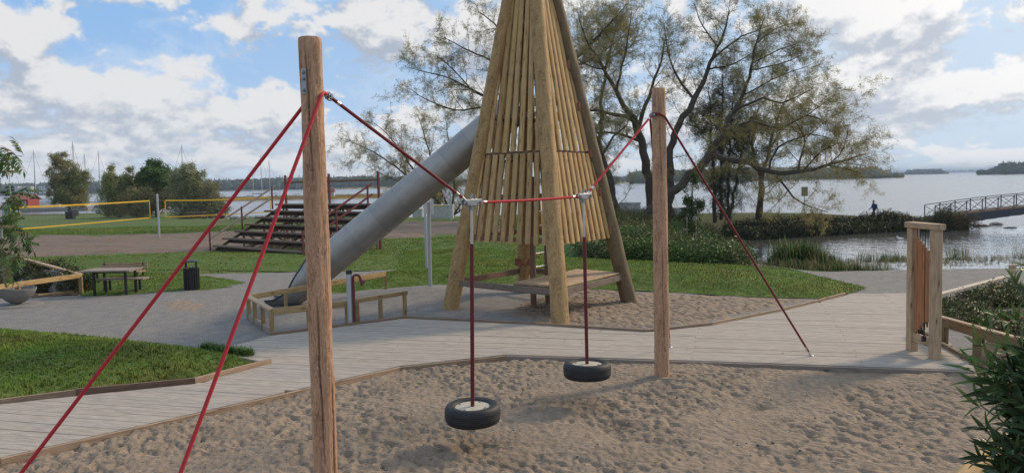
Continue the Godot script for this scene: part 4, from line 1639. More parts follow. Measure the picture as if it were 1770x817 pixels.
func make_fences() -> void:
	var y := 0.50
	# round the foot of the slide
	var b_foot := G(470, 579)
	var a_foot := G(430, 551)
	var o := thing("low_fence", "low timber rail fence round the foot of the tube slide", "fence", b_foot)
	var a := Vector3(a_foot.x, y, a_foot.z)
	var b := Vector3(b_foot.x, y, b_foot.z)
	var c_foot := G(601, 564)
	var c := Vector3(c_foot.x + 0.05, y - 0.01, c_foot.z)
	var e_foot := G(667, 510)
	var e := Vector3(e_foot.x, 0.56, e_foot.z)
	post_rail(o, [a, b], 0.13, 0.045, M.frame_wood, 1.0)
	post_rail(o, [b + Vector3(0.02, -0.04, 0.0), c + Vector3(0, -0.02, 0)], 0.045, 0.13, M.rail_wood, 0.8)
	post_rail(o, [a + Vector3(0.0, -0.03, -0.05), e], 0.045, 0.12, M.rail_wood, 0.95)
	for q in [[430, 551], [441, 558.5], [455, 568], [470, 579], [534, 571], [600, 564]]:
		fence_post(o, G(q[0], q[1]), y - 0.03, 0.085, M.rail_wood, 0.72)
	for q in [[494, 542], [548, 533], [612, 520], [667, 510]]:
		var ft := G(q[0], q[1])
		fence_post(o, ft, y, 0.07, M.rail_wood, 0.75)
	var base_m := MB.new()
	base_m.beam(Vector3(a_foot.x, 0.05, a_foot.z), Vector3(b_foot.x, 0.05, b_foot.z), 0.05, 0.12)
	part(o, "base_board", base_m, M.grey_wood)
	var p0 := G(618, 562)
	var p1 := G(700, 548)
	var o2 := thing("low_fence", "short timber rail fence rising right of the grey speaking post", "fence", p0)
	post_rail(o2, [Vector3(p0.x - 0.05, 0.50, p0.z), Vector3(p1.x + 0.06, 0.54, p1.z)], 0.05, 0.085, M.rail_wood, 0.68)
	for q in [[618, 562], [658, 555.5], [700, 548.5]]:
		fence_post(o2, G(q[0], q[1]), 0.49, 0.09, M.rail_wood, 0.62, 0.0)

	# grey post with a red speaking tube
	var f := G(606, 566)
	var sp := thing("speaking_tube", "grey post with black cap and red horn of a speaking tube", "play device", f)
	var m := MB.new()
	m.tube([f, f + Vector3.UP * 1.12], [0.058], 18)
	part(sp, "post", m, M.pole_grey)
	m = MB.new()
	m.lathe([Vector2(0.062, 1.10), Vector2(0.064, 1.15), Vector2(0.058, 1.175), Vector2(0.03, 1.185), Vector2(0.001, 1.187)], 18, Transform3D(Basis(), f))
	part(sp, "cap", m, M.black_paint)
	m = MB.new()
	var pipe := [f + Vector3(0.085, 0.02, 0.03), f + Vector3(0.085, 0.6, 0.03), f + Vector3(0.085, 1.02, 0.03)]
	for k in range(1, 8):
		var an := PI * k / 8.0
		pipe.append(f + Vector3(0.085 + 0.07 * (1 - cos(an)), 1.02 + 0.06 * sin(an), 0.03))
	pipe.append(f + Vector3(0.245, 0.96, 0.03))
	m.tube(pipe, [0.026], 12)
	part(sp, "pipe", m, M.red_pipe)
	m = MB.new()
	var hb := Transform3D(Basis(Vector3(0, 0, 1), 0.75), f + Vector3(0.235, 0.975, 0.03))
	m.lathe([Vector2(0.083, -0.10), Vector2(0.07, -0.075), Vector2(0.045, -0.04), Vector2(0.028, 0.0), Vector2(0.026, 0.03)], 18, hb)
	m.lathe([Vector2(0.02, 0.0), Vector2(0.04, -0.04), Vector2(0.065, -0.075), Vector2(0.083, -0.10)], 18, hb)
	part(sp, "horn", m, M.red_pipe)

	# steel poles by the mound
	for q in [[744, 505, 349, "grey steel pole with white plates at its top, nearer one"], [737.5, 466, 350, "grey steel pole just behind and left of the plated one"]]:
		var ft := G(q[0], q[1], 0.05)
		var tp := P(q[0] - 3.5, q[2], -ft.z)
		var po := thing("steel_pole", q[3], "pole", ft, "steel poles behind the fence")
		var pm := MB.new()
		pm.beam(ft + Vector3.DOWN * 0.2, tp, 0.085, 0.10, Vector3(0, 0, 1), 0.018)
		part(po, "pole", pm, M.pole_grey)
		if q[0] > 740:
			for sx in [-0.085, 0.085]:
				pm = MB.new()
				pm.beam(tp + Vector3(sx, -0.32, 0.02), tp + Vector3(sx, 0.0, 0.02), 0.065, 0.03, Vector3(0, 0, 1), 0.005)
				part(po, "plate", pm, M.white_paint)

	# frame of hanging wooden chimes on the deck
	var fr := G(1616.5, 620, DECK_Y)
	var fl := G(1573, 604, DECK_Y)
	fl = fr + (fl - fr).normalized() * 0.62
	var ch := thing("chime_frame", "upright timber frame with a row of hanging wooden chime bars", "play instrument", fr)
	var dd := (fl - fr).normalized()
	var yt := P(1616, 392, -fr.z).y
	var q := 0.135
	for p in [fr, fl]:
		m = MB.new()
		m.beam(p, Vector3(p.x, yt - 0.05, p.z), q, q, dd, 0.01, p.x)
		part(ch, "post", m, M.frame_wood)
	m = MB.new()
	m.beam(Vector3(fr.x, yt, fr.z) - dd * 0.10, Vector3(fl.x, yt, fl.z) + dd * 0.10, 0.18, 0.09, Vector3.UP, 0.012)
	part(ch, "top_beam", m, M.frame_wood)
	m = MB.new()
	m.beam(fr + Vector3.UP * 0.23 + dd * q * 0.5, fl + Vector3.UP * 0.23 - dd * q * 0.5, 0.06, 0.14, Vector3.UP, 0.008)
	part(ch, "bottom_beam", m, M.frame_wood)
	var sidev := dd.cross(Vector3.UP).normalized()
	for k in 6:
		var t := lerpf(0.22, 0.80, k / 5.0)
		var pt := fr.lerp(fl, t)
		var topy := lerpf(1.66, 1.88, k / 5.0)
		var boty := lerpf(0.66, 0.40, k / 5.0)
		m = MB.new()
		var tone := rand(0.85, 1.12)
		m.col = Color(tone, tone, tone)
		m.beam(Vector3(pt.x, boty, pt.z), Vector3(pt.x, topy, pt.z), 0.066, 0.045, sidev, 0.014, k * 0.3)
		part(ch, "chime_bar", m, M.chime_wood)
		m = MB.new()
		m.tube([Vector3(pt.x, topy - 0.02, pt.z), Vector3(pt.x, yt - 0.04, pt.z)], [0.005], 5)
		m.tube([Vector3(pt.x, boty + 0.02, pt.z), Vector3(pt.x, 0.30, pt.z)], [0.003], 5)
		part(ch, "cord", m, M.black_paint)
		m = MB.new()
		m.tube([Vector3(pt.x, boty - 0.09, pt.z), Vector3(pt.x, boty - 0.01, pt.z)], [0.013], 8)
		part(ch, "weight", m, M.black_paint)
	for side in [-1.0, 1.0]:
		var pt = fr.lerp(fl, 0.12 if side < 0 else 0.92) + sidev * side * 0.13
		m = MB.new()
		m.tube([Vector3(pt.x, yt - 0.1, pt.z), Vector3(pt.x, 0.62, pt.z)], [0.006], 5)
		m.tube([Vector3(pt.x, 0.62, pt.z), Vector3(pt.x, 0.40, pt.z)], [0.012], 8)
		m.tube([Vector3(pt.x, 0.41, pt.z), Vector3(pt.x, 0.33, pt.z)], [0.035], 10)
		part(ch, "mallet", m, M.black_paint)

	# planter on the right
	var pf := thing("planter_fence", "pale sloping timber rail on short posts round the right flower bed, farther one", "fence", G(1663, 530))
	var r0 := P(1600, 516, 16.4)
	var r1 := P(1751, 476, 19.9)
	post_rail(pf, [r0, r1], 0.14, 0.07, M.pale_wood, 0.92)
	for z in [[1663, 0.42], [1708, 0.72], [1749, 0.98]]:
		var p: Vector3 = r0.lerp(r1, z[1])
		fence_post(pf, Vector3(p.x, 0, p.z), p.y - 0.03, 0.10, M.grey_wood, 0.7)
	m = MB.new()
	m.beam(Vector3(r1.x, 0.1, r1.z), Vector3(r1.x, r1.y + 0.26, r1.z), 0.13, 0.13, Vector3(0, 0, 1), 0.01)
	part(pf, "corner_post", m, M.frame_wood)
	post_rail(pf, [r1 + Vector3(0.0, 0.25, 0), r1 + Vector3(3.5, 0.25, 0.4)], 0.06, 0.05, M.pale_wood, 0.85)
	var pf2 := thing("planter_fence", "low brown timber rail along the bed behind the bushy leaves", "fence", G(1640, 620))
	var s0 := P(1600, 548, 14.1)
	var s1 := P(1770, 598, 10.6)
	post_rail(pf2, [s0, s1], 0.06, 0.14, M.rail_wood, 0.42)
	m = MB.new()
	m.beam(s0 + Vector3.UP * 0.086, s1 + Vector3.UP * 0.086, 0.09, 0.03)
	part(pf2, "top_board", m, M.frame_wood)
	for z in [0.25, 0.6, 0.95]:
		var p := s0.lerp(s1, z)
		fence_post(pf2, Vector3(p.x, 0, p.z), p.y, 0.09, M.rail_wood, 0.4)
	var pf3 := thing("planter_fence", "thick pale log rail at the lower right corner under leaves", "fence", P(1690, 860, 6.2))
	m = MB.new()
	m.tube([P(1655, 845, 6.0), P(1700, 795, 6.5), P(1745, 762, 7.0)], [0.085, 0.08, 0.078], 18)
	part(pf3, "rail", m, M.rail_wood)
	m = MB.new()
	var lp := P(1745, 762, 7.0)
	m.tube([Vector3(lp.x, -0.2, lp.z), lp], [0.07], 14)
	part(pf3, "post", m, M.rail_wood)

	# planter on the left
	var lf := thing("planter_fence", "pale timber rails meeting at a corner round the left rock bed", "fence", G(139, 508))
	var k0 := P(-25, 499, 19.6)
	var k1 := P(139, 476, 22.8)
	var k2 := P(43, 448, 26.0)
	post_rail(lf, [k0, k1], 0.06, 0.13, M.rail_wood, 0.9)
	post_rail(lf, [k1 + Vector3.UP * 0.03, k2], 0.14, 0.05, M.frame_wood, 0.9)
	for p in [k0.lerp(k1, 0.99), k1.lerp(k2, 0.5), k1.lerp(k2, 0.97), k0.lerp(k1, 0.3)]:
		fence_post(lf, Vector3(p.x, 0, p.z), p.y - 0.03, 0.10, M.rail_wood, 0.6)


# ---------------------------------------------------------------- furniture on the left
func make_furniture() -> void:
	var m: MB
	# spinning bowl on a round plate
	var bf := G(26, 529)
	var bowl := thing("spinning_bowl", "grey bowl shaped spinner tilted on a round concrete plate", "play device", bf)
	m = MB.new()
	m.lathe([Vector2(0.62, -0.02), Vector2(0.62, 0.035), Vector2(0.60, 0.05), Vector2(0.001, 0.055)], 40, Transform3D(Basis(), bf))
	part(bowl, "base_plate", m, M.concrete)
	m = MB.new()
	var tilt := Transform3D(Basis(Vector3(0.25, 0, 1).normalized(), -0.10), bf + Vector3(0, 0.045, 0))
	m.lathe([Vector2(0.001, 0.02), Vector2(0.12, 0.03), Vector2(0.24, 0.10), Vector2(0.36, 0.22), Vector2(0.43, 0.34), Vector2(0.455, 0.43), Vector2(0.452, 0.445), Vector2(0.43, 0.44), Vector2(0.40, 0.34), Vector2(0.30, 0.2), Vector2(0.001, 0.12)], 44, tilt)
	part(bowl, "bowl", m, M.concrete)
	m = MB.new()
	m.tube([bf + Vector3.UP * 0.04, bf + Vector3.UP * 0.11], [0.08], 12)
	part(bowl, "pivot", m, M.zinc)
	# picnic table
	var t0 := G(163, 512)
	var t1 := G(217.5, 511)
	var tb := thing("picnic_table", "picnic table with grey top and slim black legs beside the bin", "table", t0)
	var ax := (t1 - t0).normalized()
	var bk := Vector3.UP.cross(ax)
	if bk.z > 0: bk = -bk
	var ty := 0.70
	for i in 6:
		m = MB.new()
		var k := rand(0.9, 1.08)
		m.col = Color(k, k, k)
		var off := bk * (-0.10 + i * 0.135) + Vector3.UP * ty
		m.beam(t0 - ax * 0.34 + off, t1 + ax * 0.20 + off, 0.128, 0.04, Vector3.UP, 0.004, i * 0.4)
		part(tb, "top_board", m, M.grey_wood)
	for p in [t0, t1, t0 + bk * 0.55, t1 + bk * 0.55]:
		m = MB.new()
		m.beam(p + Vector3.DOWN * 0.1, p + Vector3.UP * 0.68, 0.06, 0.06, bk, 0.006)
		part(tb, "leg", m, M.black_paint)
	m = MB.new()
	m.beam(t0 + Vector3.UP * 0.655, t1 + Vector3.UP * 0.655, 0.05, 0.05)
	part(tb, "frame", m, M.black_paint)
	var b0 := G(183, 509)
	var b1 := G(235, 508)
	var bn := thing("bench", "backless bench with grey seat standing right behind the picnic table", "bench", b0)
	for i in 3:
		m = MB.new()
		var off := bk * (-0.05 + i * 0.13) + Vector3.UP * 0.43
		m.beam(b0 - ax * 0.26 + off, b1 + ax * 0.26 + off, 0.122, 0.04, Vector3.UP, 0.004, i * 0.4 + 3.0)
		part(bn, "seat_board", m, M.grey_wood)
	for p in [b0, b1, b0 + bk * 0.22, b1 + bk * 0.22]:
		m = MB.new()
		m.beam(p + Vector3.DOWN * 0.1, p + Vector3.UP * 0.41, 0.055, 0.055, bk, 0.006)
		part(bn, "leg", m, M.black_paint)
	# park bench with backrest, farther back
	var p0 := G(166, 492)
	var p1 := G(234, 491)
	var pb := thing("park_bench", "brown park bench with backrest, behind the picnic table", "bench", p0)
	var bx := (p1 - p0).normalized()
	var by := Vector3.UP.cross(bx)
	if by.z > 0: by = -by
	for i in 3:
		m = MB.new()
		m.beam(p0 - bx * 0.1 + by * (0.05 + i * 0.13) + Vector3.UP * 0.38, p1 + bx * 0.15 + by * (0.05 + i * 0.13) + Vector3.UP * 0.38, 0.12, 0.035)
		part(pb, "seat_board", m, M.board_wood)
	for i in 3:
		m = MB.new()
		if i == 2: continue
		m.beam(p0 - bx * 0.1 + by * (0.46 + i * 0.03) + Vector3.UP * (0.50 + i * 0.085), p1 + bx * 0.15 + by * (0.46 + i * 0.03) + Vector3.UP * (0.50 + i * 0.085), 0.03, 0.075)
		part(pb, "back_board", m, M.board_wood)
	for p in [p0, p1]:
		m = MB.new()
		m.beam(p + by * 0.06 + Vector3.DOWN * 0.1, p + by * 0.06 + Vector3.UP * 0.36, 0.05, 0.05)
		m.beam(p + by * 0.42 + Vector3.DOWN * 0.1, p + by * 0.50 + Vector3.UP * 0.63, 0.05, 0.05, bx)
		part(pb, "leg", m, M.black_paint)
	# litter bin with a roofed mouth and vertical slats
	var lf := G(331.5, 503)
	var lb := thing("litter_bin", "black slatted litter bin with open roofed top at the lawn edge", "litter bin", lf)
	m = MB.new()
	m.lathe([Vector2(0.19, 0.0), Vector2(0.19, 0.64), Vector2(0.18, 0.645), Vector2(0.17, 0.60), Vector2(0.17, 0.05), Vector2(0.001, 0.05)], 24, Transform3D(Basis(), lf))
	part(lb, "body", m, M.black_paint)
	for k in 18:
		m = MB.new()
		var d := Vector3(cos(TAU * k / 18), 0, sin(TAU * k / 18))
		m.beam(lf + d * 0.205 + Vector3.UP * 0.04, lf + d * 0.205 + Vector3.UP * 0.66, 0.045, 0.018, d, 0.003)
		part(lb, "slat", m, M.black_paint)
	for k in 4:
		m = MB.new()
		var d := Vector3(cos(TAU * k / 4 + 0.5), 0, sin(TAU * k / 4 + 0.5))
		m.beam(lf + d * 0.19 + Vector3.UP * 0.62, lf + d * 0.19 + Vector3.UP * 0.86, 0.035, 0.02, d, 0.003)
		part(lb, "roof_strut", m, M.black_paint)
	m = MB.new()
	m.lathe([Vector2(0.20, 0.835), Vector2(0.215, 0.85), Vector2(0.205, 0.868), Vector2(0.1, 0.895), Vector2(0.001, 0.90)], 24, Transform3D(Basis(), lf))
	part(lb, "roof", m, M.dark_metal)
	# rocks in the left bed
	var rocks := [[8, 492, 0.62, 0.34, "large grey rock at the left edge of the left flower bed"], [48, 503, 0.40, 0.26, "rounded grey rock just right of the spinner bowl"], [86, 500, 0.48, 0.36, "light grey rock in the middle of the left flower bed"], [108, 506, 0.34, 0.22, "small flat grey rock near the corner of the left fence"]]
	for i in rocks.size():
		var q = rocks[i]
		var g := G(q[0], q[1])
		m = MB.new()
		m.lump(g + Vector3.UP * q[3] * 0.5, Vector3(q[2], q[3], q[2] * 0.7), 40 + i, 0.2, 22, 14)
		solo("rock", m, M.stone, q[4], "rock", "rocks in the left bed")
	m = MB.new()
	var e0 := G(65, 514)
	var e1 := G(138, 506)
	m.beam(Vector3(e0.x, 0.04, e0.z), Vector3(e1.x, 0.04, e1.z), 0.08, 0.10)
	solo("bed_edging", m, M.rail_wood, "low timber edging lying along the front of the left rock bed", "edging")


func make_bleachers() -> void:
	var s0 := Vector3(-13.8, 0, -37.4)
	var s := Vector3(0.66, 0, -0.75)
	var p := Vector3(0.75, 0, 0.66)
	var o := thing("bleachers", "old timber grandstand of stepped plank rows with red railings", "grandstand", s0)
	var rows := 7
	var run := 0.56
	var rise := 0.30
	var width := 7.2
	var r2 := RandomNumberGenerator.new()
	r2.seed = 4
	for k in rows:
		var a := s0 + s * (k * run) + Vector3.UP * (0.22 + k * rise)
		for z in 2:
			var m := MB.new()
			var q := r2.randf_range(0.7, 1.5)
			m.col = Color(q, q, q * 0.97)
			m.beam(a - p * r2.randf_range(0.0, 0.25) + s * (0.02 + z * 0.17), a + p * (width + r2.randf_range(0.0, 0.3)) + s * (0.02 + z * 0.17) + Vector3.UP * r2.randf_range(-0.03, 0.03), 0.16, 0.075, Vector3.UP, 0.005, k + z * 0.5)
			part(o, "seat_plank", m, M.stand_wood)
		var m2 := MB.new()
		m2.beam(a + s * 0.40 + Vector3.DOWN * 0.19, a + p * width + s * 0.40 + Vector3.DOWN * 0.19, 0.30, 0.06, Vector3.UP, 0.005, k)
		part(o, "foot_plank", m2, M.stand_wood)
		m2 = MB.new()
		m2.col = Color(0.55, 0.52, 0.5)
		m2.beam(a + s * 0.30 + Vector3.DOWN * 0.10, a + p * width + s * 0.30 + Vector3.DOWN * 0.10, 0.03, 0.15, Vector3.UP, 0.003, k)
		part(o, "riser", m2, M.stand_wood)
	for f in [0.0, 0.33, 0.67, 1.0]:
		var b: Vector3 = s0 + p * width * f
		var m := MB.new()
		m.beam(b - s * 0.1 + Vector3.UP * -0.06, b + s * (rows * run) + Vector3.UP * (rows * rise - 0.06), 0.06, 0.12)
		part(o, "stringer", m, M.brown_wood)
		for k in range(0, rows, 2):
			m = MB.new()
			var c: Vector3 = b + s * ((k + 0.7) * run)
			m.beam(Vector3(c.x, -0.2, c.z), Vector3(c.x, k * rise + 0.25, c.z), 0.08, 0.08, p)
			part(o, "upright", m, M.brown_wood if f == 0.0 or f == 1.0 else M.stand_wood)
			if k >= 2 and f < 0.9:
				m = MB.new()
				var d: Vector3 = c + p * width * 0.33
				m.beam(Vector3(c.x, 0.05, c.z) + s * 0.05, Vector3(d.x, k * rise + 0.1, d.z) + s * 0.05, 0.03, 0.08)
				m.beam(Vector3(c.x, k * rise + 0.1, c.z) + s * 0.09, Vector3(d.x, 0.05, d.z) + s * 0.09, 0.03, 0.08)
				part(o, "brace", m, M.board_wood)
		if f == 0.0 or f == 1.0:
			for k in [0, 3, 6]:
				m = MB.new()
				var c: Vector3 = b + s * (k * run - 0.15) - p * (0.12 if f == 0.0 else -0.12)
				m.beam(Vector3(c.x, -0.2 if k == 0 else k * rise, c.z), Vector3(c.x, k * rise + 1.10, c.z), 0.065, 0.065, p)
				part(o, "rail_post", m, M.red_paint)
			for h in [0.55, 1.02]:
				m = MB.new()
				var c: Vector3 = b - s * 0.15 - p * (0.12 if f == 0.0 else -0.12)
				m.beam(c + Vector3.UP * h, c + s * (6 * run + 0.25) + Vector3.UP * (h + 6 * rise + 0.13), 0.04, 0.085)
				part(o, "handrail", m, M.grey_wood if f == 0.0 else M.red_paint)
	# back railing
	for h in [1.0]:
		var m := MB.new()
		var c = s0 + s * (rows * run) + Vector3.UP * (rows * rise + h)
		m.beam(c - p * 0.1, c + p * (width + 0.1), 0.05, 0.10)
		part(o, "back_rail", m, M.brown_wood)
	for f in [0.0, 0.5, 1.0]:
		var m := MB.new()
		var c: Vector3 = s0 + p * width * f + s * (rows * run)
		m.beam(Vector3(c.x, -0.2, c.z), Vector3(c.x, rows * rise + 1.35, c.z), 0.09, 0.09, p)
		part(o, "back_post", m, M.red_paint)


func net(label: String, a: Vector3, b: Vector3, top: float, bottom: float, sag: float, posts: Array) -> void:
	var o := thing("volleyball_net", label, "net", Vector3(a.x, 0, a.z), "beach volleyball nets")
	var pt := func(f: float, h: float) -> Vector3:
		return a.lerp(b, f) + Vector3.UP * (h - sag * 4.0 * f * (1.0 - f) * (h - bottom + 0.4))
	for h in [top, bottom]:
		var m := MB.new()
		for i in 14:
			m.beam(pt.call(i / 14.0, h), pt.call((i + 1) / 14.0, h), 0.012, 0.075 if h == top else 0.055, Vector3.UP, 0.0)
		part(o, "tape", m, M.yellow_tape)
	for f in [0.0, 1.0]:
		var m := MB.new()
		m.beam(pt.call(f, bottom), pt.call(f, top), 0.012, 0.06, (b - a).normalized(), 0.0)
		part(o, "side_tape", m, M.yellow_tape)
	var m := MB.new()
	for i in 41:
		var f := i / 40.0
		m.beam(pt.call(f, bottom), pt.call(f, top), 0.004, 0.004, (b - a).normalized(), 0.0)
	for k in range(1, 7):
		for i in 10:
			var h := lerpf(bottom, top, k / 7.0)
			m.beam(pt.call(i / 10.0, h), pt.call((i + 1) / 10.0, h), 0.004, 0.004, Vector3.UP, 0.0)
	part(o, "mesh", m, M.net_cord, "stuff")
	for q in posts:
		var p: Vector3 = q[0]
		var e: Vector3 = q[1]
		m = MB.new()
		m.tube([e, p + Vector3.UP * top], [0.012], 5, false)
		part(o, "cord", m, M.net_cord)
		m = MB.new()
		m.tube([pt.call(q[2], bottom), p + Vector3.UP * (bottom + 0.1)], [0.010], 5, false)
		part(o, "cord", m, M.net_cord)

func net_post(label: String, g: Vector3, h: float) -> void:
	var o := thing("net_post", label, "post", g, "volleyball net posts")
	var m := MB.new()
	m.tube([g + Vector3.DOWN * 0.2, g + Vector3.UP * h], [0.06], 12)
	part(o, "pole", m, M.pole_grey)
	m = MB.new()
	m.lathe([Vector2(0.06, h), Vector2(0.066, h + 0.01), Vector2(0.05, h + 0.03), Vector2(0.001, h + 0.035)], 12, Transform3D(Basis(), g))
	part(o, "cap", m, M.white_paint)

func make_courts() -> void:
	var court := outline([[-420, 456], [0, 448], [140, 443], [260, 440], [350, 437], [480, 428], [600, 420], [640, 415], [790, 407], [900, 400], [860, 380], [700, 379], [560, 388], [400, 399], [220, 404], [60, 406], [-420, 420]])
	var sandy := func(x: float, z: float) -> float: return ground_at(x, z) + 0.05 + sand_n.get_noise_2d(x * 0.6, z * 0.6) * 0.13 * smoothstep(0.0, 2.0, edge_distance(Vector2(x, z), court)) - 0.09 * (1.0 - smoothstep(0.0, 1.6, edge_distance(Vector2(x, z), court) + 0.5 * sand_n.get_noise_2d(x * 2.0, z * 2.0)))
	structure("court_sand", sheet(court, 0.6, sandy), M.dirt)
	var p2 := G(274.5, 411, 0.05)
	net_post("thin grey net post between the two left volleyball nets", p2, 2.52)
	var a := P(258, 361, 48.2); a.y = 0
	var b := P(18, 371, 36.5); b.y = 0
	net("yellow edged volleyball net left of the thin grey post", a, b, 2.22, 1.22, 0.02, [[p2, a + Vector3.UP * 2.2, 0.0]])
	var pl := G(3, 428, 0.05)
	net_post("pale net post at the left edge behind the green leaves", pl, 2.3)
	var c := P(285, 361, 48.5); c.y = 0
	var d := P(467, 362, 54.0); d.y = 0
	net("yellow edged volleyball net right of the thin grey post", c, d, 2.22, 1.22, 0.05, [[p2, c + Vector3.UP * 2.2, 0.0]])
	var p3 := G(779.5, 381, -0.1)
	net_post("thin grey net post beside the white concrete planter", p3, 2.55)
	var e := P(767, 350, 66.0); e.y = -0.1
	var f := P(545, 352, 60.0); f.y = -0.1
	net("yellow edged volleyball net behind the grandstand and slide", e, f, 2.15, 1.15, 0.06, [[p3, e + Vector3.UP * 2.15, 0.0]])


# ---------------------------------------------------------------- harbour
func sailboat(label: String, hull_col: Material, l: float, mast_h: float) -> Node3D:
	var o := thing("sailing_boat", label, "boat", Vector3.ZERO, "sailing boats in the harbour")
	var m := MB.new()
	var st := []
	var sec := 7
	for i in 9:
		var f := i / 8.0
		var w := l * 0.15 * pow(sin(PI * clampf(0.16 + f * 0.84, 0, 1)), 0.7) if f < 0.99 else 0.02
		var deck := 0.95 + 0.25 * pow(f - 0.35, 2) * 2.0
		st.append([Vector3((f - 0.5) * l, 0, 0), w, deck])
	for i in 8:
		for k in sec:
			var pt := func(j: int, kk: int) -> Vector3:
				var s = st[j]
				var a := PI * kk / sec
				return s[0] + Vector3(0, s[2] * (1.0 - sin(a) * 1.15), -cos(a) * s[1])
			m.quad(pt.call(i, k), pt.call(i + 1, k), pt.call(i + 1, k + 1), pt.call(i, k + 1))
	for i in 8:
		var a = st[i]
		var b = st[i + 1]
		m.quad(a[0] + Vector3(0, a[2], -a[1]), b[0] + Vector3(0, b[2], -b[1]), b[0] + Vector3(0, b[2], b[1]), a[0] + Vector3(0, a[2], a[1]))
	part(o, "hull", m, hull_col)
	m = MB.new()
	m.beam(Vector3(-l * 0.18, 1.15, 0), Vector3(l * 0.15, 1.2, 0), l * 0.16, 0.5, Vector3.UP, 0.12)
	part(o, "cabin", m, M.white_paint)
	m = MB.new()
	m.tube([Vector3(l * 0.06, 1.0, 0), Vector3(l * 0.06, mast_h, 0)], [0.11, 0.085], 8)
	m.tube([Vector3(l * 0.06 , mast_h * 0.62, -0.7), Vector3(l * 0.06, mast_h * 0.62, 0.7)], [0.04], 5)
	part(o, "mast", m, M.off_white)
	m = MB.new()
	m.tube([Vector3(l * 0.05, 2.0, 0), Vector3(-l * 0.36, 2.1, 0)], [0.14, 0.11], 8)
	part(o, "boom", m, M.canvas_blue)
	m = MB.new()
	for e in [Vector3(l * 0.48, 1.2, 0), Vector3(-l * 0.48, 1.0, 0), Vector3(l * 0.03, 1.0, l * 0.14), Vector3(l * 0.03, 1.0, -l * 0.14)]:
		m.tube([e, Vector3(l * 0.06, mast_h * 0.98, 0)], [0.022], 4, false)
	part(o, "stays", m, M.dark_metal)
	return o

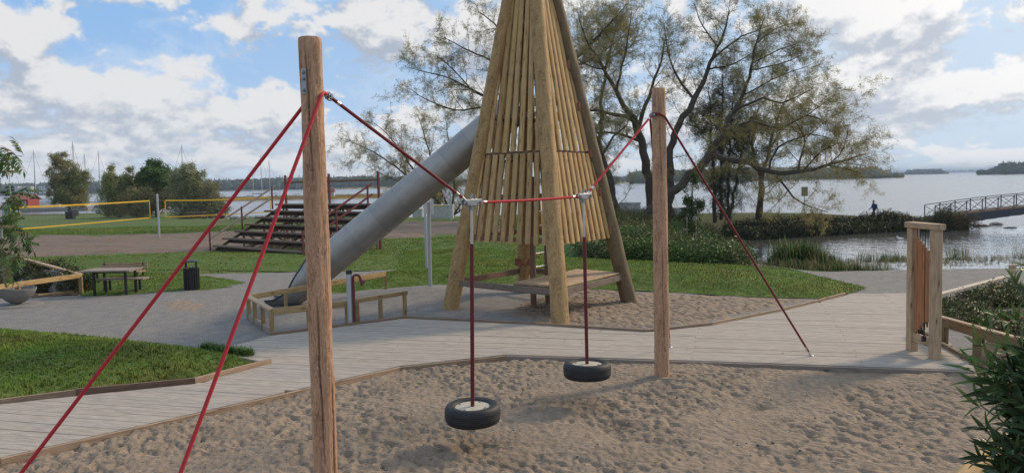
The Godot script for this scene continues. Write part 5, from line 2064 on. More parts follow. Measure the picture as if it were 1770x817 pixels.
func make_harbour() -> void:
	var first := sailboat("white sailing boat with tall mast, right of the red boathouse", M.white_paint, 9.0, 16.0)
	var d0 := 215.0
	var q0 := P(58, 350, d0)
	first.position = Vector3(q0.x, LAKE_Y - 0.1, q0.z)
	first.rotation.y = 0.5
	# pixel of the mast top, distance, turn, label
	var more := [[8, 258, 225, 0.2, "sailing boat at the left edge behind the leaves"], [121, 243, 228, 1.3, "sailing boat whose mast top rises out of the round tree"], [142, 264, 220, -0.4, "sailing boat whose mast stands just right of the round tree"],
		[165, 261, 214, 0.4, "sailing boat with blue boom between round tree and bushes"], [183, 297, 260, 0.9, "small sailing boat with short mast left of the bushes"], [309, 249, 232, 0.3, "sailing boat whose mast top shows above the big bushes"],
		[434, 293, 330, 0.1, "moored sailing boat with pale mast, left one beyond the grandstand rails"], [447, 268, 330, 0.2, "moored sailing boat with tall pale mast beyond the grandstand rails"], [466, 276, 345, 2.8, "moored sailing boat with dark rigging, left of the red guy rope"], [481, 312, 360, 0.3, "moored sailing boat with short mast beyond the grandstand stairs"],
		[511, 312, 375, 0.0, "moored sailing boat with short mast right beside the near post"], [515, 300, 380, 0.4, "moored sailing boat nearly hidden by the near post"]]
	for q in more:
		var t := P(q[0], q[1], q[2])
		var size: float = (t.y - LAKE_Y) / 16.0
		var o := copy_of(first, q[4], Vector3(t.x, LAKE_Y - 0.1, t.z), q[3], "sailing boats in the harbour", size)
	# red boathouse
	var b := P(42, 358, 205.0)
	b.y = -1.15
	var quay := MB.new()
	quay.box(Vector3(b.x - 14, LAKE_Y - 2.0, b.z - 12), Vector3(b.x + 19, b.y, b.z + 6))
	structure("quay", quay, M.concrete)
	var h := thing("boathouse", "small dark red timber boathouse with red roof by the harbour", "house", b)
	var m := MB.new()
	m.box(b + Vector3(-2.4, -0.6, -3), b + Vector3(2.0, 2.3, 2.0))
	part(h, "wall", m, M.red_house)
	m = MB.new()
	for s in [-1.0, 1.0]:
		m.beam(b + Vector3(-0.2, 3.45, -0.5 + s * 0.1), b + Vector3(-0.2, 2.15, -0.5 + s * 3.0), 5.2, 0.12, Vector3.UP, 0.02)
	part(h, "roof", m, M.roof_red)
	for wx in [-1.2, 0.9]:
		m = MB.new()
		m.box(b + Vector3(wx - 0.55, 0.7, 1.98), b + Vector3(wx + 0.55, 1.75, 2.05))
		var w := part(h, "window", m, M.white_paint)
		m = MB.new()
		m.box(b + Vector3(wx - 0.45, 0.8, 2.04), b + Vector3(wx + 0.45, 1.65, 2.07))
		part(w, "pane", m, M.window_glass)
	# covered boat on its cradle and low grey shed
	var sh := P(76, 352, 212.0)
	sh.y = -1.15
	var shed := thing("boat_shed", "grey plastic covered boat shelter behind the white boat", "shed", sh)
	m = MB.new()
	for k in 6:
		var a0 := PI * k / 6.0
		var a1 := PI * (k + 1) / 6.0
		m.quad(sh + Vector3(-3.2, 2.8 * sin(a0), -3 + 2.4 * cos(a0)), sh + Vector3(3.2, 2.8 * sin(a0), -3 + 2.4 * cos(a0)), sh + Vector3(3.2, 2.8 * sin(a1), -3 + 2.4 * cos(a1)), sh + Vector3(-3.2, 2.8 * sin(a1), -3 + 2.4 * cos(a1)))
	for s in [-3.2, 3.2]:
		for k in 6:
			var a0 := PI * k / 6.0
			var a1 := PI * (k + 1) / 6.0
			m.tri(sh + Vector3(s, 0, -3), sh + Vector3(s, 2.8 * sin(a0), -3 + 2.4 * cos(a0)), sh + Vector3(s, 2.8 * sin(a1), -3 + 2.4 * cos(a1)))
	part(shed, "cover", m, M.off_white)
	m = MB.new()
	for s in [-3.2, 0.0, 3.2]:
		m.tube([sh + Vector3(s, -0.6, -0.6), sh + Vector3(s, 0.1, -0.6)], [0.08], 6)
	part(shed, "frame", m, M.dark_metal)
	# parked cars
	var car := make_car("silver parked estate car beside the harbour path, right of the round tree")
	var cp := P(184, 360, 136.0)
	cp.y = ground_at(cp.x, cp.z)
	car.position = cp
	car.rotation.y = 0.35
	var c2 := copy_of(car, "pale parked car at the left edge behind the leaves", Vector3.ZERO, 0.2, "cars parked by the harbour")
	car.set_meta("group", "cars parked by the harbour")
	var cp2 := P(6, 366, 136.0)
	cp2.y = ground_at(cp2.x, cp2.z)
	c2.position = cp2
	# dark waste bins on the far lawn and a bench
	for q in [[121, 376, 0.5, 0.85, "dark square waste bin on the far lawn, left of its pair"], [127.5, 369, 0.5, 0.8, "dark square waste bin on the far lawn, farther of its pair"]]:
		var g := G(q[0], q[1], -0.25)
		g.y = ground_at(g.x, g.z) - 0.05
		var o := thing("waste_bin", q[4], "litter bin", g, "dark bins on the far lawn")
		m = MB.new()
		m.sweep(PackedVector2Array([Vector2(-0.42, -0.36), Vector2(0.42, -0.36), Vector2(0.42, 0.36), Vector2(-0.42, 0.36)]), g, g + Vector3.UP * q[3], Vector3(0, 0, 1))
		part(o, "body", m, M.black_paint)
		m = MB.new()
		m.beam(g + Vector3(-0.46, q[3] + 0.04, 0), g + Vector3(0.46, q[3] + 0.04, 0), 0.8, 0.08, Vector3.UP, 0.02)
		part(o, "lid", m, M.dark_metal)
	var bg := G(338, 377, -0.3)
	bg.y = ground_at(bg.x, bg.z)
	var fb := thing("picnic_bench", "dark picnic bench under the big bushes beyond the net", "bench", bg)
	m = MB.new()
	m.box(bg + Vector3(-1.0, 0.68, -0.4), bg + Vector3(1.0, 0.74, 0.4))
	part(fb, "top", m, M.brown_wood)
	for s in [-0.75, 0.75]:
		m = MB.new()
		m.box(bg + Vector3(-1.0, 0.40, s - 0.14), bg + Vector3(1.0, 0.45, s + 0.14))
		part(fb, "seat", m, M.brown_wood)
		m = MB.new()
		m.beam(bg + Vector3(s * 0.9, -0.1, -0.8), bg + Vector3(s * 0.9, 0.7, 0.1), 0.07, 0.07)
		m.beam(bg + Vector3(s * 0.9 + 0.08, -0.1, 0.8), bg + Vector3(s * 0.9 + 0.08, 0.7, -0.1), 0.07, 0.07)
		part(fb, "leg", m, M.brown_wood)
	var bar := G(383, 376, -0.35)
	bar.y = ground_at(bar.x, bar.z)
	var bo := thing("barrel", "dark barrel bin on the shore, right of the big bushes", "barrel", bar)
	m = MB.new()
	m.lathe([Vector2(0.30, -0.1), Vector2(0.34, 0.3), Vector2(0.34, 0.6), Vector2(0.30, 0.95), Vector2(0.26, 0.95), Vector2(0.25, 0.3), Vector2(0.001, 0.2)], 16, Transform3D(Basis(), bar))
	part(bo, "body", m, M.black_paint)
	for y in [0.25, 0.7]:
		m = MB.new()
		m.lathe([Vector2(0.345, y - 0.03), Vector2(0.355, y), Vector2(0.345, y + 0.03)], 16, Transform3D(Basis(), bar))
		part(bo, "hoop", m, M.dark_metal)

func make_car(label: String) -> Node3D:
	var o := thing("parked_car", label, "car", Vector3.ZERO)
	var m := MB.new()
	# side outline swept across the width
	m.sweep(PackedVector2Array([Vector2(-2.2, 0.30), Vector2(2.15, 0.30), Vector2(2.22, 0.55), Vector2(2.1, 0.80), Vector2(1.1, 0.95), Vector2(-2.1, 0.98), Vector2(-2.25, 0.7)]), Vector3(0, 0, 0.86), Vector3(0, 0, -0.86), Vector3.UP)
	part(o, "body", m, M.car_silver)
	m = MB.new()
	m.sweep(PackedVector2Array([Vector2(-2.0, 0.96), Vector2(1.05, 0.94), Vector2(0.25, 1.40), Vector2(-1.7, 1.44)]), Vector3(0, 0, 0.76), Vector3(0, 0, -0.76), Vector3.UP)
	part(o, "cabin", m, M.window_glass)
	m = MB.new()
	m.beam(Vector3(-1.75, 1.45, 0), Vector3(0.3, 1.42, 0), 1.5, 0.05, Vector3.UP, 0.02)
	part(o, "roof", m, M.white_paint)
	for x in [-1.35, 1.35]:
		for z in [-0.8, 0.8]:
			m = MB.new()
			m.tube([Vector3(x, 0.31, z - 0.1), Vector3(x, 0.31, z + 0.1)], [0.31], 18)
			var w := part(o, "wheel", m, M.rubber)
			m = MB.new()
			m.tube([Vector3(x, 0.31, z - 0.11), Vector3(x, 0.31, z + 0.11)], [0.19], 14)
			part(w, "rim", m, M.zinc)
	for z in [-0.6, 0.6]:
		m = MB.new()
		m.box(Vector3(2.12, 0.58, z - 0.16), Vector3(2.20, 0.72, z + 0.16))
		part(o, "headlight", m, M.white_paint)
	return o


# ---------------------------------------------------------------- far shores
func ridge(called: String, u0: float, u1: float, d: float, depth: float, heights_: Array, tree_h: float, n_trees: int, base_col: Color, tree_col: Color, conifers: float, label_woods := "") -> void:
	var m := MB.new()
	var ns := noise(int(u0) + 7, 0.012, 3)
	var n := 90
	var prof := [[-0.12, -1.0], [0.0, 0.02], [0.15, 0.25], [0.45, 0.8], [0.7, 1.0], [1.0, 0.5], [1.3, -1.0]]
	var top := func(f: float) -> float:
		var x := f * (heights_.size() - 1)
		var i := mini(int(x), heights_.size() - 2)
		return lerpf(heights_[i], heights_[i + 1], smoothstep(0.0, 1.0, x - i))
	for i in n + 1:
		var f := float(i) / n
		var e := P(lerpf(u0, u1, f), 320, d)
		var out := Vector3(e.x, 0, e.z).normalized()
		var h: float = top.call(f) * (1.0 + 0.25 * ns.get_noise_1d(i * 8.0))
		var ww := depth * (0.35 + 0.65 * sin(PI * clampf(f, 0.03, 0.97)))
		for q in prof:
			var p: Vector3 = Vector3(e.x, 0, e.z) + out * (q[0] * ww + ns.get_noise_1d(i * 11.0 + 300) * depth * 0.12)
			m.col = base_col
			m.vert(Vector3(p.x, LAKE_Y + h * q[1] + (0.3 if q[1] > 0 else -1.0), p.z), (Vector3.UP - out * 0.3).normalized(), Vector2(p.x, p.z))
	var w := prof.size()
	for i in n:
		for k in w - 1:
			var a := i * w + k
			m.ix.append_array([a, a + 1, a + w + 1, a, a + w + 1, a + w])
	for q in range(0, m.ix.size(), 3):
		var fn := (m.v[m.ix[q + 2]] - m.v[m.ix[q]]).cross(m.v[m.ix[q + 1]] - m.v[m.ix[q]])
		if fn.y < 0:
			var t := m.ix[q + 1]; m.ix[q + 1] = m.ix[q + 2]; m.ix[q + 2] = t
	structure(called, m, M.far_green)
	var xfs := []
	var cols := PackedColorArray()
	var xf2 := []
	var cols2 := PackedColorArray()
	for i in n_trees:
		var f := rand()
		var e := P(lerpf(u0, u1, f), 320, d)
		var out := Vector3(e.x, 0, e.z).normalized()
		var h: float = top.call(f)
		if h < 0.6: continue
		var ww := depth * (0.35 + 0.65 * sin(PI * clampf(f, 0.03, 0.97)))
		var g := rand(0.06, 0.8)
		var y := LAKE_Y + h * lerpf(0.1, 1.0, g)
		var p := Vector3(e.x, y, e.z) + out * g * ww
		var s := tree_h * rand(0.6, 1.15) * clampf(h / 2.5, 0.45, 1.0)
		var clump := ns.get_noise_1d(f * 900.0)
		if rand() < conifers + clump * 0.6:
			xf2.append(Transform3D(Basis(Vector3.UP, rand(0, TAU)).scaled(Vector3(s * 0.75, s * 1.15, s * 0.75)), p))
			cols2.append(tint(tree_col * Color(0.8, 0.85, 0.9), 0.2))
		else:
			xfs.append(Transform3D(Basis(Vector3.UP, rand(0, TAU)).scaled(Vector3(s * rand(0.8, 1.2), s * 0.85, s)), p))
			cols.append(tint(tree_col, 0.25, 0.25))
	if xfs: scatter(self, "forest", crown_far, M.far_green, xfs, cols)
	if xf2: scatter(self, "conifer_forest", spruce_far, M.far_green, xf2, cols2)

var crown_far: ArrayMesh
var spruce_far: ArrayMesh

func make_far_shores() -> void:
	var m := MB.new()
	m.lump(Vector3(0, 0.55, 0), Vector3(0.40, 0.52, 0.40), 3, 0.35, 9, 7)
	m.lump(Vector3(0.25, 0.42, 0.1), Vector3(0.26, 0.32, 0.28), 4, 0.35, 7, 5)
	m.lump(Vector3(-0.22, 0.38, -0.12), Vector3(0.26, 0.34, 0.26), 5, 0.35, 7, 5)
	crown_far = m.mesh()
	m = MB.new()
	for k in 5:
		var y := 0.12 + k * 0.17
		var r := 0.26 * (1.0 - k * 0.18)
		m.lathe([Vector2(r, y), Vector2(r * 0.45, y + 0.12), Vector2(0.004, y + 0.26)], 7)
	spruce_far = m.mesh()
	var dark := Color(0.055, 0.068, 0.035)
	ridge("far_hill", -500, 700, 1150, 320, [3, 5, 7, 8, 7, 8, 9, 8, 6, 7, 6, 4], 13.0, 5200, Color(0.07, 0.075, 0.04), dark, 0.35)
	ridge("far_meadow", 520, 1130, 900, 60, [0.2, 1.6, 1.8, 1.6, 2.0, 2.5], 4.0, 260, Color(0.26, 0.23, 0.11), Color(0.11, 0.10, 0.04), 0.0)
	ridge("far_hill", 640, 1180, 1500, 260, [3, 4, 4, 4, 3.5, 3], 8.0, 1300, Color(0.07, 0.075, 0.04), dark, 0.3)
	ridge("headland", 1090, 1562, 820, 110, [3, 5, 6, 6.0, 6, 4, 3.0, 0.6], 10.0, 1000, Color(0.15, 0.15, 0.07), Color(0.125, 0.12, 0.05), 0.12)
	ridge("wooded_island", 1690, 2150, 1050, 200, [0.8, 3.5, 6, 8, 9, 9, 6], 13.0, 1200, Color(0.09, 0.09, 0.045), dark, 0.55)
	ridge("distant_shore", 1560, 1640, 2100, 220, [0.8, 4.5, 5, 3.5, 0.7], 11.0, 320, Color(0.07, 0.075, 0.045), dark, 0.4)
	ridge("distant_shore", 1470, 1960, 5200, 500, [3, 6, 7, 6, 6, 5], 12.0, 500, Color(0.06, 0.07, 0.05), dark, 0.4)
	# reed flat out in the bay, with a jetty
	ridge("reed_flat", 372, 770, 290, 70, [0.3, 0.6, 0.6, 0.5, 0.6, 0.5, 0.3], 0.5, 0, Color(0.26, 0.19, 0.095), dark, 0.0)
	var xfs := []
	var cols := PackedColorArray()
	var reed := blade_tuft(8, 1.0, 0.05, 0.6, 0.25, 12)
	for i in 9000:
		var e := P(rand(375, 765), 340, 1.0)
		var d := 290.0 + rand(0, 62)
		xfs.append(upright(Vector3(e.x * d, LAKE_Y + 0.2, -d), rand(0.7, 1.5)))
		cols.append(tint(Color(0.33, 0.245, 0.12), 0.2))
	scatter(self, "reeds", reed, M.grass_blade, xfs, cols)
	# houses on the far shores
	var hs := [[1497, 293, 835, 7, 4.2, "house with orange tiled roof among trees on the headland", true], [1536, 296, 835, 5, 3.0, "low pale house near the tip of the headland", true], [24, 327, 1140, 15, 8, "pale apartment block on the far left shore, leftmost one", false], [47, 327, 1142, 13, 8, "grey apartment block on the far left shore beside the boat mast", false], [79, 327, 1145, 16, 8, "pale apartment block on the far left shore near the round tree", false], [570, 333, 300, 3.2, 2.8, "small white hut standing out on the reed flat", true]]
	for q in hs:
		var b := P(q[0], q[1], q[2])
		b.y = maxf(b.y - q[4] * 0.5, LAKE_Y + 0.3)
		var o := thing("house" if q[6] else "apartment_block", q[5], "house" if q[6] else "building", b)
		var w: float = q[3]
		var h: float = q[4]
		m = MB.new()
		m.box(b + Vector3(-w / 2, -2, -w * 0.3), b + Vector3(w / 2, h * 0.62 if q[6] else h, w * 0.3))
		part(o, "wall", m, M.pale_wall)
		m = MB.new()
		if q[6]:
			for s in [-1.0, 1.0]:
				m.beam(b + Vector3(0, h, s * 0.05), b + Vector3(0, h * 0.58, s * w * 0.36), w * 1.08, 0.3, Vector3.UP, 0.02)
		else:
			m.box(b + Vector3(-w * 0.52, h, -w * 0.32), b + Vector3(w * 0.52, h + 0.7, w * 0.32))
		part(o, "roof", m, M.roof_red if q[6] else M.concrete)
		var rows := 1 if q[6] else 3
		for r in rows:
			for k in 4:
				m = MB.new()
				var c := b + Vector3(w * (-0.36 + k * 0.24), h * (0.3 if q[6] else 0.2 + r * 0.27), w * 0.3)
				m.box(c + Vector3(-w * 0.05, -h * 0.08, -0.1), c + Vector3(w * 0.05, h * 0.09, 0.06))
				part(o, "window", m, M.window_glass)
	# jetty in front of the moored boats
	var j0 := P(395, 343, 318)
	var j1 := P(640, 340, 318)
	var jt := thing("jetty", "long low timber jetty below the moored boats", "jetty", Vector3(j0.x, LAKE_Y, j0.z))
	for k in 12:
		m = MB.new()
		var a := j0.lerp(j1, k / 12.0)
		var b := j0.lerp(j1, (k + 1) / 12.0 - 0.002)
		m.beam(Vector3(a.x, LAKE_Y + 0.75, a.z), Vector3(b.x, LAKE_Y + 0.75, b.z), 2.0, 0.3)
		part(jt, "deck", m, M.brown_wood)
		m = MB.new()
		m.tube([Vector3(a.x, LAKE_Y - 1, a.z + 0.8), Vector3(a.x, LAKE_Y + 1.1, a.z + 0.8)], [0.12], 6)
		part(jt, "pile", m, M.brown_wood)


# ---------------------------------------------------------------- causeway, bridge, walker
func make_bridge() -> void:
	var u0 := 1608.0
	var d0 := 70.5
	var a := P(u0, 377, d0)
	var dirx := Vector3(0.995, 0, 0.10).normalized()
	var side := Vector3(-dirx.z, 0, dirx.x)
	var o := thing("footbridge", "arched footbridge with cross braced railing beyond the pond", "bridge", a)
	var span := 26.0
	var deck_y := func(x: float) -> float:
		return a.y + 1.05 * (1.0 - pow((x - 14.0) / 14.0, 2.0))
	for s in [-1.1, 1.1]:
		var m := MB.new()
		var x := -1.0
		while x < span:
			var p0: Vector3 = a + dirx * x + side * s
			var p1: Vector3 = a + dirx * (x + 1.0) + side * s
			var h := 0.45 + 0.40 * pow((x - 14.0) / 14.0, 2.0)
			p0.y = deck_y.call(x) - h * 0.5; p1.y = deck_y.call(x + 1.0) - h * 0.5
			m.beam(p0, p1, 0.14, h, Vector3.UP, 0.0)
			x += 1.0
		part(o, "girder", m, M.dark_metal)
	var xx := -1.0
	while xx < span:
		var m := MB.new()
		var p: Vector3 = a + dirx * xx
		p.y = deck_y.call(xx) + 0.03
		m.beam(p - side * 1.2, p + side * 1.2, 0.24, 0.06)
		part(o, "deck_plank", m, M.brown_wood)
		xx += 0.26
	for s in [-1.1, 1.1]:
		var prev := Vector3.ZERO
		for k in 18:
			var x := k * 1.28
			var p: Vector3 = a + dirx * x + side * s
			p.y = deck_y.call(x)
			var m := MB.new()
			m.beam(p, p + Vector3.UP * 1.13, 0.075 if k % 2 == 0 else 0.06, 0.07, dirx, 0.0)
			part(o, "rail_post", m, M.pole_dark)
			if k > 0:
				m = MB.new()
				m.beam(prev + Vector3.UP * 1.13, p + Vector3.UP * 1.13, 0.07, 0.06, Vector3.UP, 0.0)
				part(o, "top_rail", m, M.pole_dark)
				m = MB.new()
				m.beam(prev + Vector3.UP * 0.08, p + Vector3.UP * 1.05, 0.03, 0.035, Vector3.UP, 0.0)
				m.beam(prev + Vector3.UP * 1.05, p + Vector3.UP * 0.08, 0.03, 0.035, Vector3.UP, 0.0)
				m.beam(prev + Vector3.UP * 0.10, p + Vector3.UP * 0.10, 0.03, 0.035, Vector3.UP, 0.0)
				part(o, "cross_brace", m, M.pole_dark)
			prev = p
	var m := MB.new()
	var ab := a + dirx * 1.2
	m.box(Vector3(ab.x - 2.6, LAKE_Y - 1, ab.z - 1.7), Vector3(ab.x + 1.6, a.y - 0.45, ab.z + 1.0))
	part(o, "abutment", m, M.soil)
	for q in [[1700, 391, 0.5, 0.2, "flat grey rock in the water under the bridge end"], [1722, 389, 0.45, 0.26, "dark rock in the water right of the bridge end"], [1748, 394, 0.4, 0.10, "low rock awash right of the bridge end"]]:
		var g := G(q[0], q[1], LAKE_Y)
		var r := MB.new()
		r.lump(g, Vector3(q[2] * 1.4, q[3], q[2]), int(q[0]), 0.25, 18, 12)
		solo("shore_rock", r, M.stone, q[4], "rock", "rocks by the bridge")
	# white gull on the pond
	var gp := G(1557, 414, LAKE_Y)
	var gull := thing("gull", "small white gull floating on the pond left of the chime frame", "bird", gp)
	m = MB.new()
	var hull := []
	for z in [[-0.24, 0.06, 0.015], [-0.16, 0.07, 0.06], [-0.02, 0.06, 0.10], [0.10, 0.07, 0.09], [0.17, 0.13, 0.05], [0.19, 0.20, 0.04], [0.21, 0.24, 0.045], [0.25, 0.245, 0.04], [0.285, 0.235, 0.012]]:
		hull.append(z)
	var pts := []
	var rad := []
	for z in hull:
		pts.append(gp + Vector3(-z[0], z[1], 0)); rad.append(z[2])
	m.tube(pts, rad, 10)
	part(gull, "body", m, M.white_paint)
	m = MB.new()
	m.tube([gp + Vector3(-0.28, 0.235, 0), gp + Vector3(-0.345, 0.225, 0)], [0.011, 0.003], 6)
	part(gull, "beak", m, M.yellow_tape)
	for s in [-1.0, 1.0]:
		m = MB.new()
		m.tube([gp + Vector3(-0.08, 0.09, s * 0.085), gp + Vector3(0.1, 0.105, s * 0.09), gp + Vector3(0.30, 0.10, s * 0.03)], [0.03, 0.045, 0.006], 7)
		part(gull, "wing", m, M.off_white)
	# sign on a pole by the willow
	var sg := P(1391, 372, 72.0)
	sg.y = ground_at(sg.x, sg.z) - 0.2
	var so := thing("notice_sign", "yellowish notice board on a thin pole by the lake", "sign", sg)
	m = MB.new()
	var sy := P(1391, 331, 72.0).y
	m.tube([sg, Vector3(sg.x, sy + 0.3, sg.z)], [0.04], 8)
	part(so, "pole", m, M.pole_grey)
	m = MB.new()
	m.box(Vector3(sg.x - 0.28, sy - 0.4, sg.z + 0.03), Vector3(sg.x + 0.28, sy + 0.42, sg.z + 0.07))
	part(so, "board", m, M.sign_face)

# distance field body: tapered bones joined smoothly, meshed with surface nets
func capsule_d(p: Vector3, b: Array) -> float:
	var a: Vector3 = b[0]
	var d: Vector3 = b[1] - a
	var f := clampf((p - a).dot(d) / maxf(d.length_squared(), 1e-9), 0.0, 1.0)
	return p.distance_to(a + d * f) - lerpf(b[2], b[3], f)

func body_mesh(m: MB, bones: Array, cell: float, k: float) -> void:
	var lo := Vector3.ONE * 1e9
	var hi := -lo
	for b in bones:
		for e in 2:
			var r: float = b[2 + e] + cell * 2.5
			lo = lo.min(b[e] - Vector3.ONE * r); hi = hi.max(b[e] + Vector3.ONE * r)
	var n := Vector3i(((hi - lo) / cell).ceil()) + Vector3i.ONE
	var f := PackedFloat32Array()
	f.resize(n.x * n.y * n.z)
	f.fill(1.0)
	for b in bones:
		var r: float = maxf(b[2], b[3]) + cell * 3.0 + k
		var l: Vector3i = Vector3i(((b[0].min(b[1]) - Vector3.ONE * r - lo) / cell).floor()).clamp(Vector3i.ZERO, n - Vector3i.ONE)
		var h: Vector3i = Vector3i(((b[0].max(b[1]) + Vector3.ONE * r - lo) / cell).ceil()).clamp(Vector3i.ZERO, n - Vector3i.ONE)
		for z in range(l.z, h.z + 1):
			for y in range(l.y, h.y + 1):
				for x in range(l.x, h.x + 1):
					var i := (z * n.y + y) * n.x + x
					var d := capsule_d(lo + Vector3(x, y, z) * cell, b)
					var o := f[i]
					var q := maxf(k - absf(d - o), 0.0) / k
					f[i] = minf(d, o) - q * q * k * 0.25
	var ids := {}
	var i0 := m.v.size()
	var corner := [Vector3i(0, 0, 0), Vector3i(1, 0, 0), Vector3i(0, 1, 0), Vector3i(1, 1, 0), Vector3i(0, 0, 1), Vector3i(1, 0, 1), Vector3i(0, 1, 1), Vector3i(1, 1, 1)]
	var edges := [[0, 1], [2, 3], [4, 5], [6, 7], [0, 2], [1, 3], [4, 6], [5, 7], [0, 4], [1, 5], [2, 6], [3, 7]]
	for z in n.z - 1:
		for y in n.y - 1:
			for x in n.x - 1:
				var vals := []
				var neg := 0
				for c in corner:
					var q := f[((z + c.z) * n.y + y + c.y) * n.x + x + c.x]
					vals.append(q)
					if q < 0: neg += 1
				if neg == 0 or neg == 8: continue
				var s := Vector3.ZERO
				var w := 0
				for e in edges:
					var va: float = vals[e[0]]
					var vb: float = vals[e[1]]
					if (va < 0) != (vb < 0):
						s += Vector3(corner[e[0]]).lerp(Vector3(corner[e[1]]), va / (va - vb))
						w += 1
				var g := Vector3(vals[1] + vals[3] + vals[5] + vals[7] - vals[0] - vals[2] - vals[4] - vals[6], vals[2] + vals[3] + vals[6] + vals[7] - vals[0] - vals[1] - vals[4] - vals[5], vals[4] + vals[5] + vals[6] + vals[7] - vals[0] - vals[1] - vals[2] - vals[3])
				ids[Vector3i(x, y, z)] = m.vert(lo + (Vector3(x, y, z) + s / w) * cell, g.normalized(), Vector2(0, 0))
	for c in ids:
		for ax in 3:
			var e := Vector3i.ZERO
			e[ax] = 1
			var u := Vector3i.ZERO
			u[(ax + 1) % 3] = 1
			var v2 := Vector3i.ZERO
			v2[(ax + 2) % 3] = 1
			var a0 := f[(c.z * n.y + c.y) * n.x + c.x]
			var c2: Vector3i = c + e
			if c2.x >= n.x or c2.y >= n.y or c2.z >= n.z: continue
			var a1 := f[(c2.z * n.y + c2.y) * n.x + c2.x]
			if (a0 < 0) == (a1 < 0): continue
			if not (ids.has(c - u) and ids.has(c - v2) and ids.has(c - u - v2)): continue
			var q := [ids[c], ids[c - u], ids[c - u - v2], ids[c - v2]]
			if a0 < 0:
				q = [q[0], q[3], q[2], q[1]]
			m.ix.append_array([q[0], q[1], q[2], q[0], q[2], q[3]])

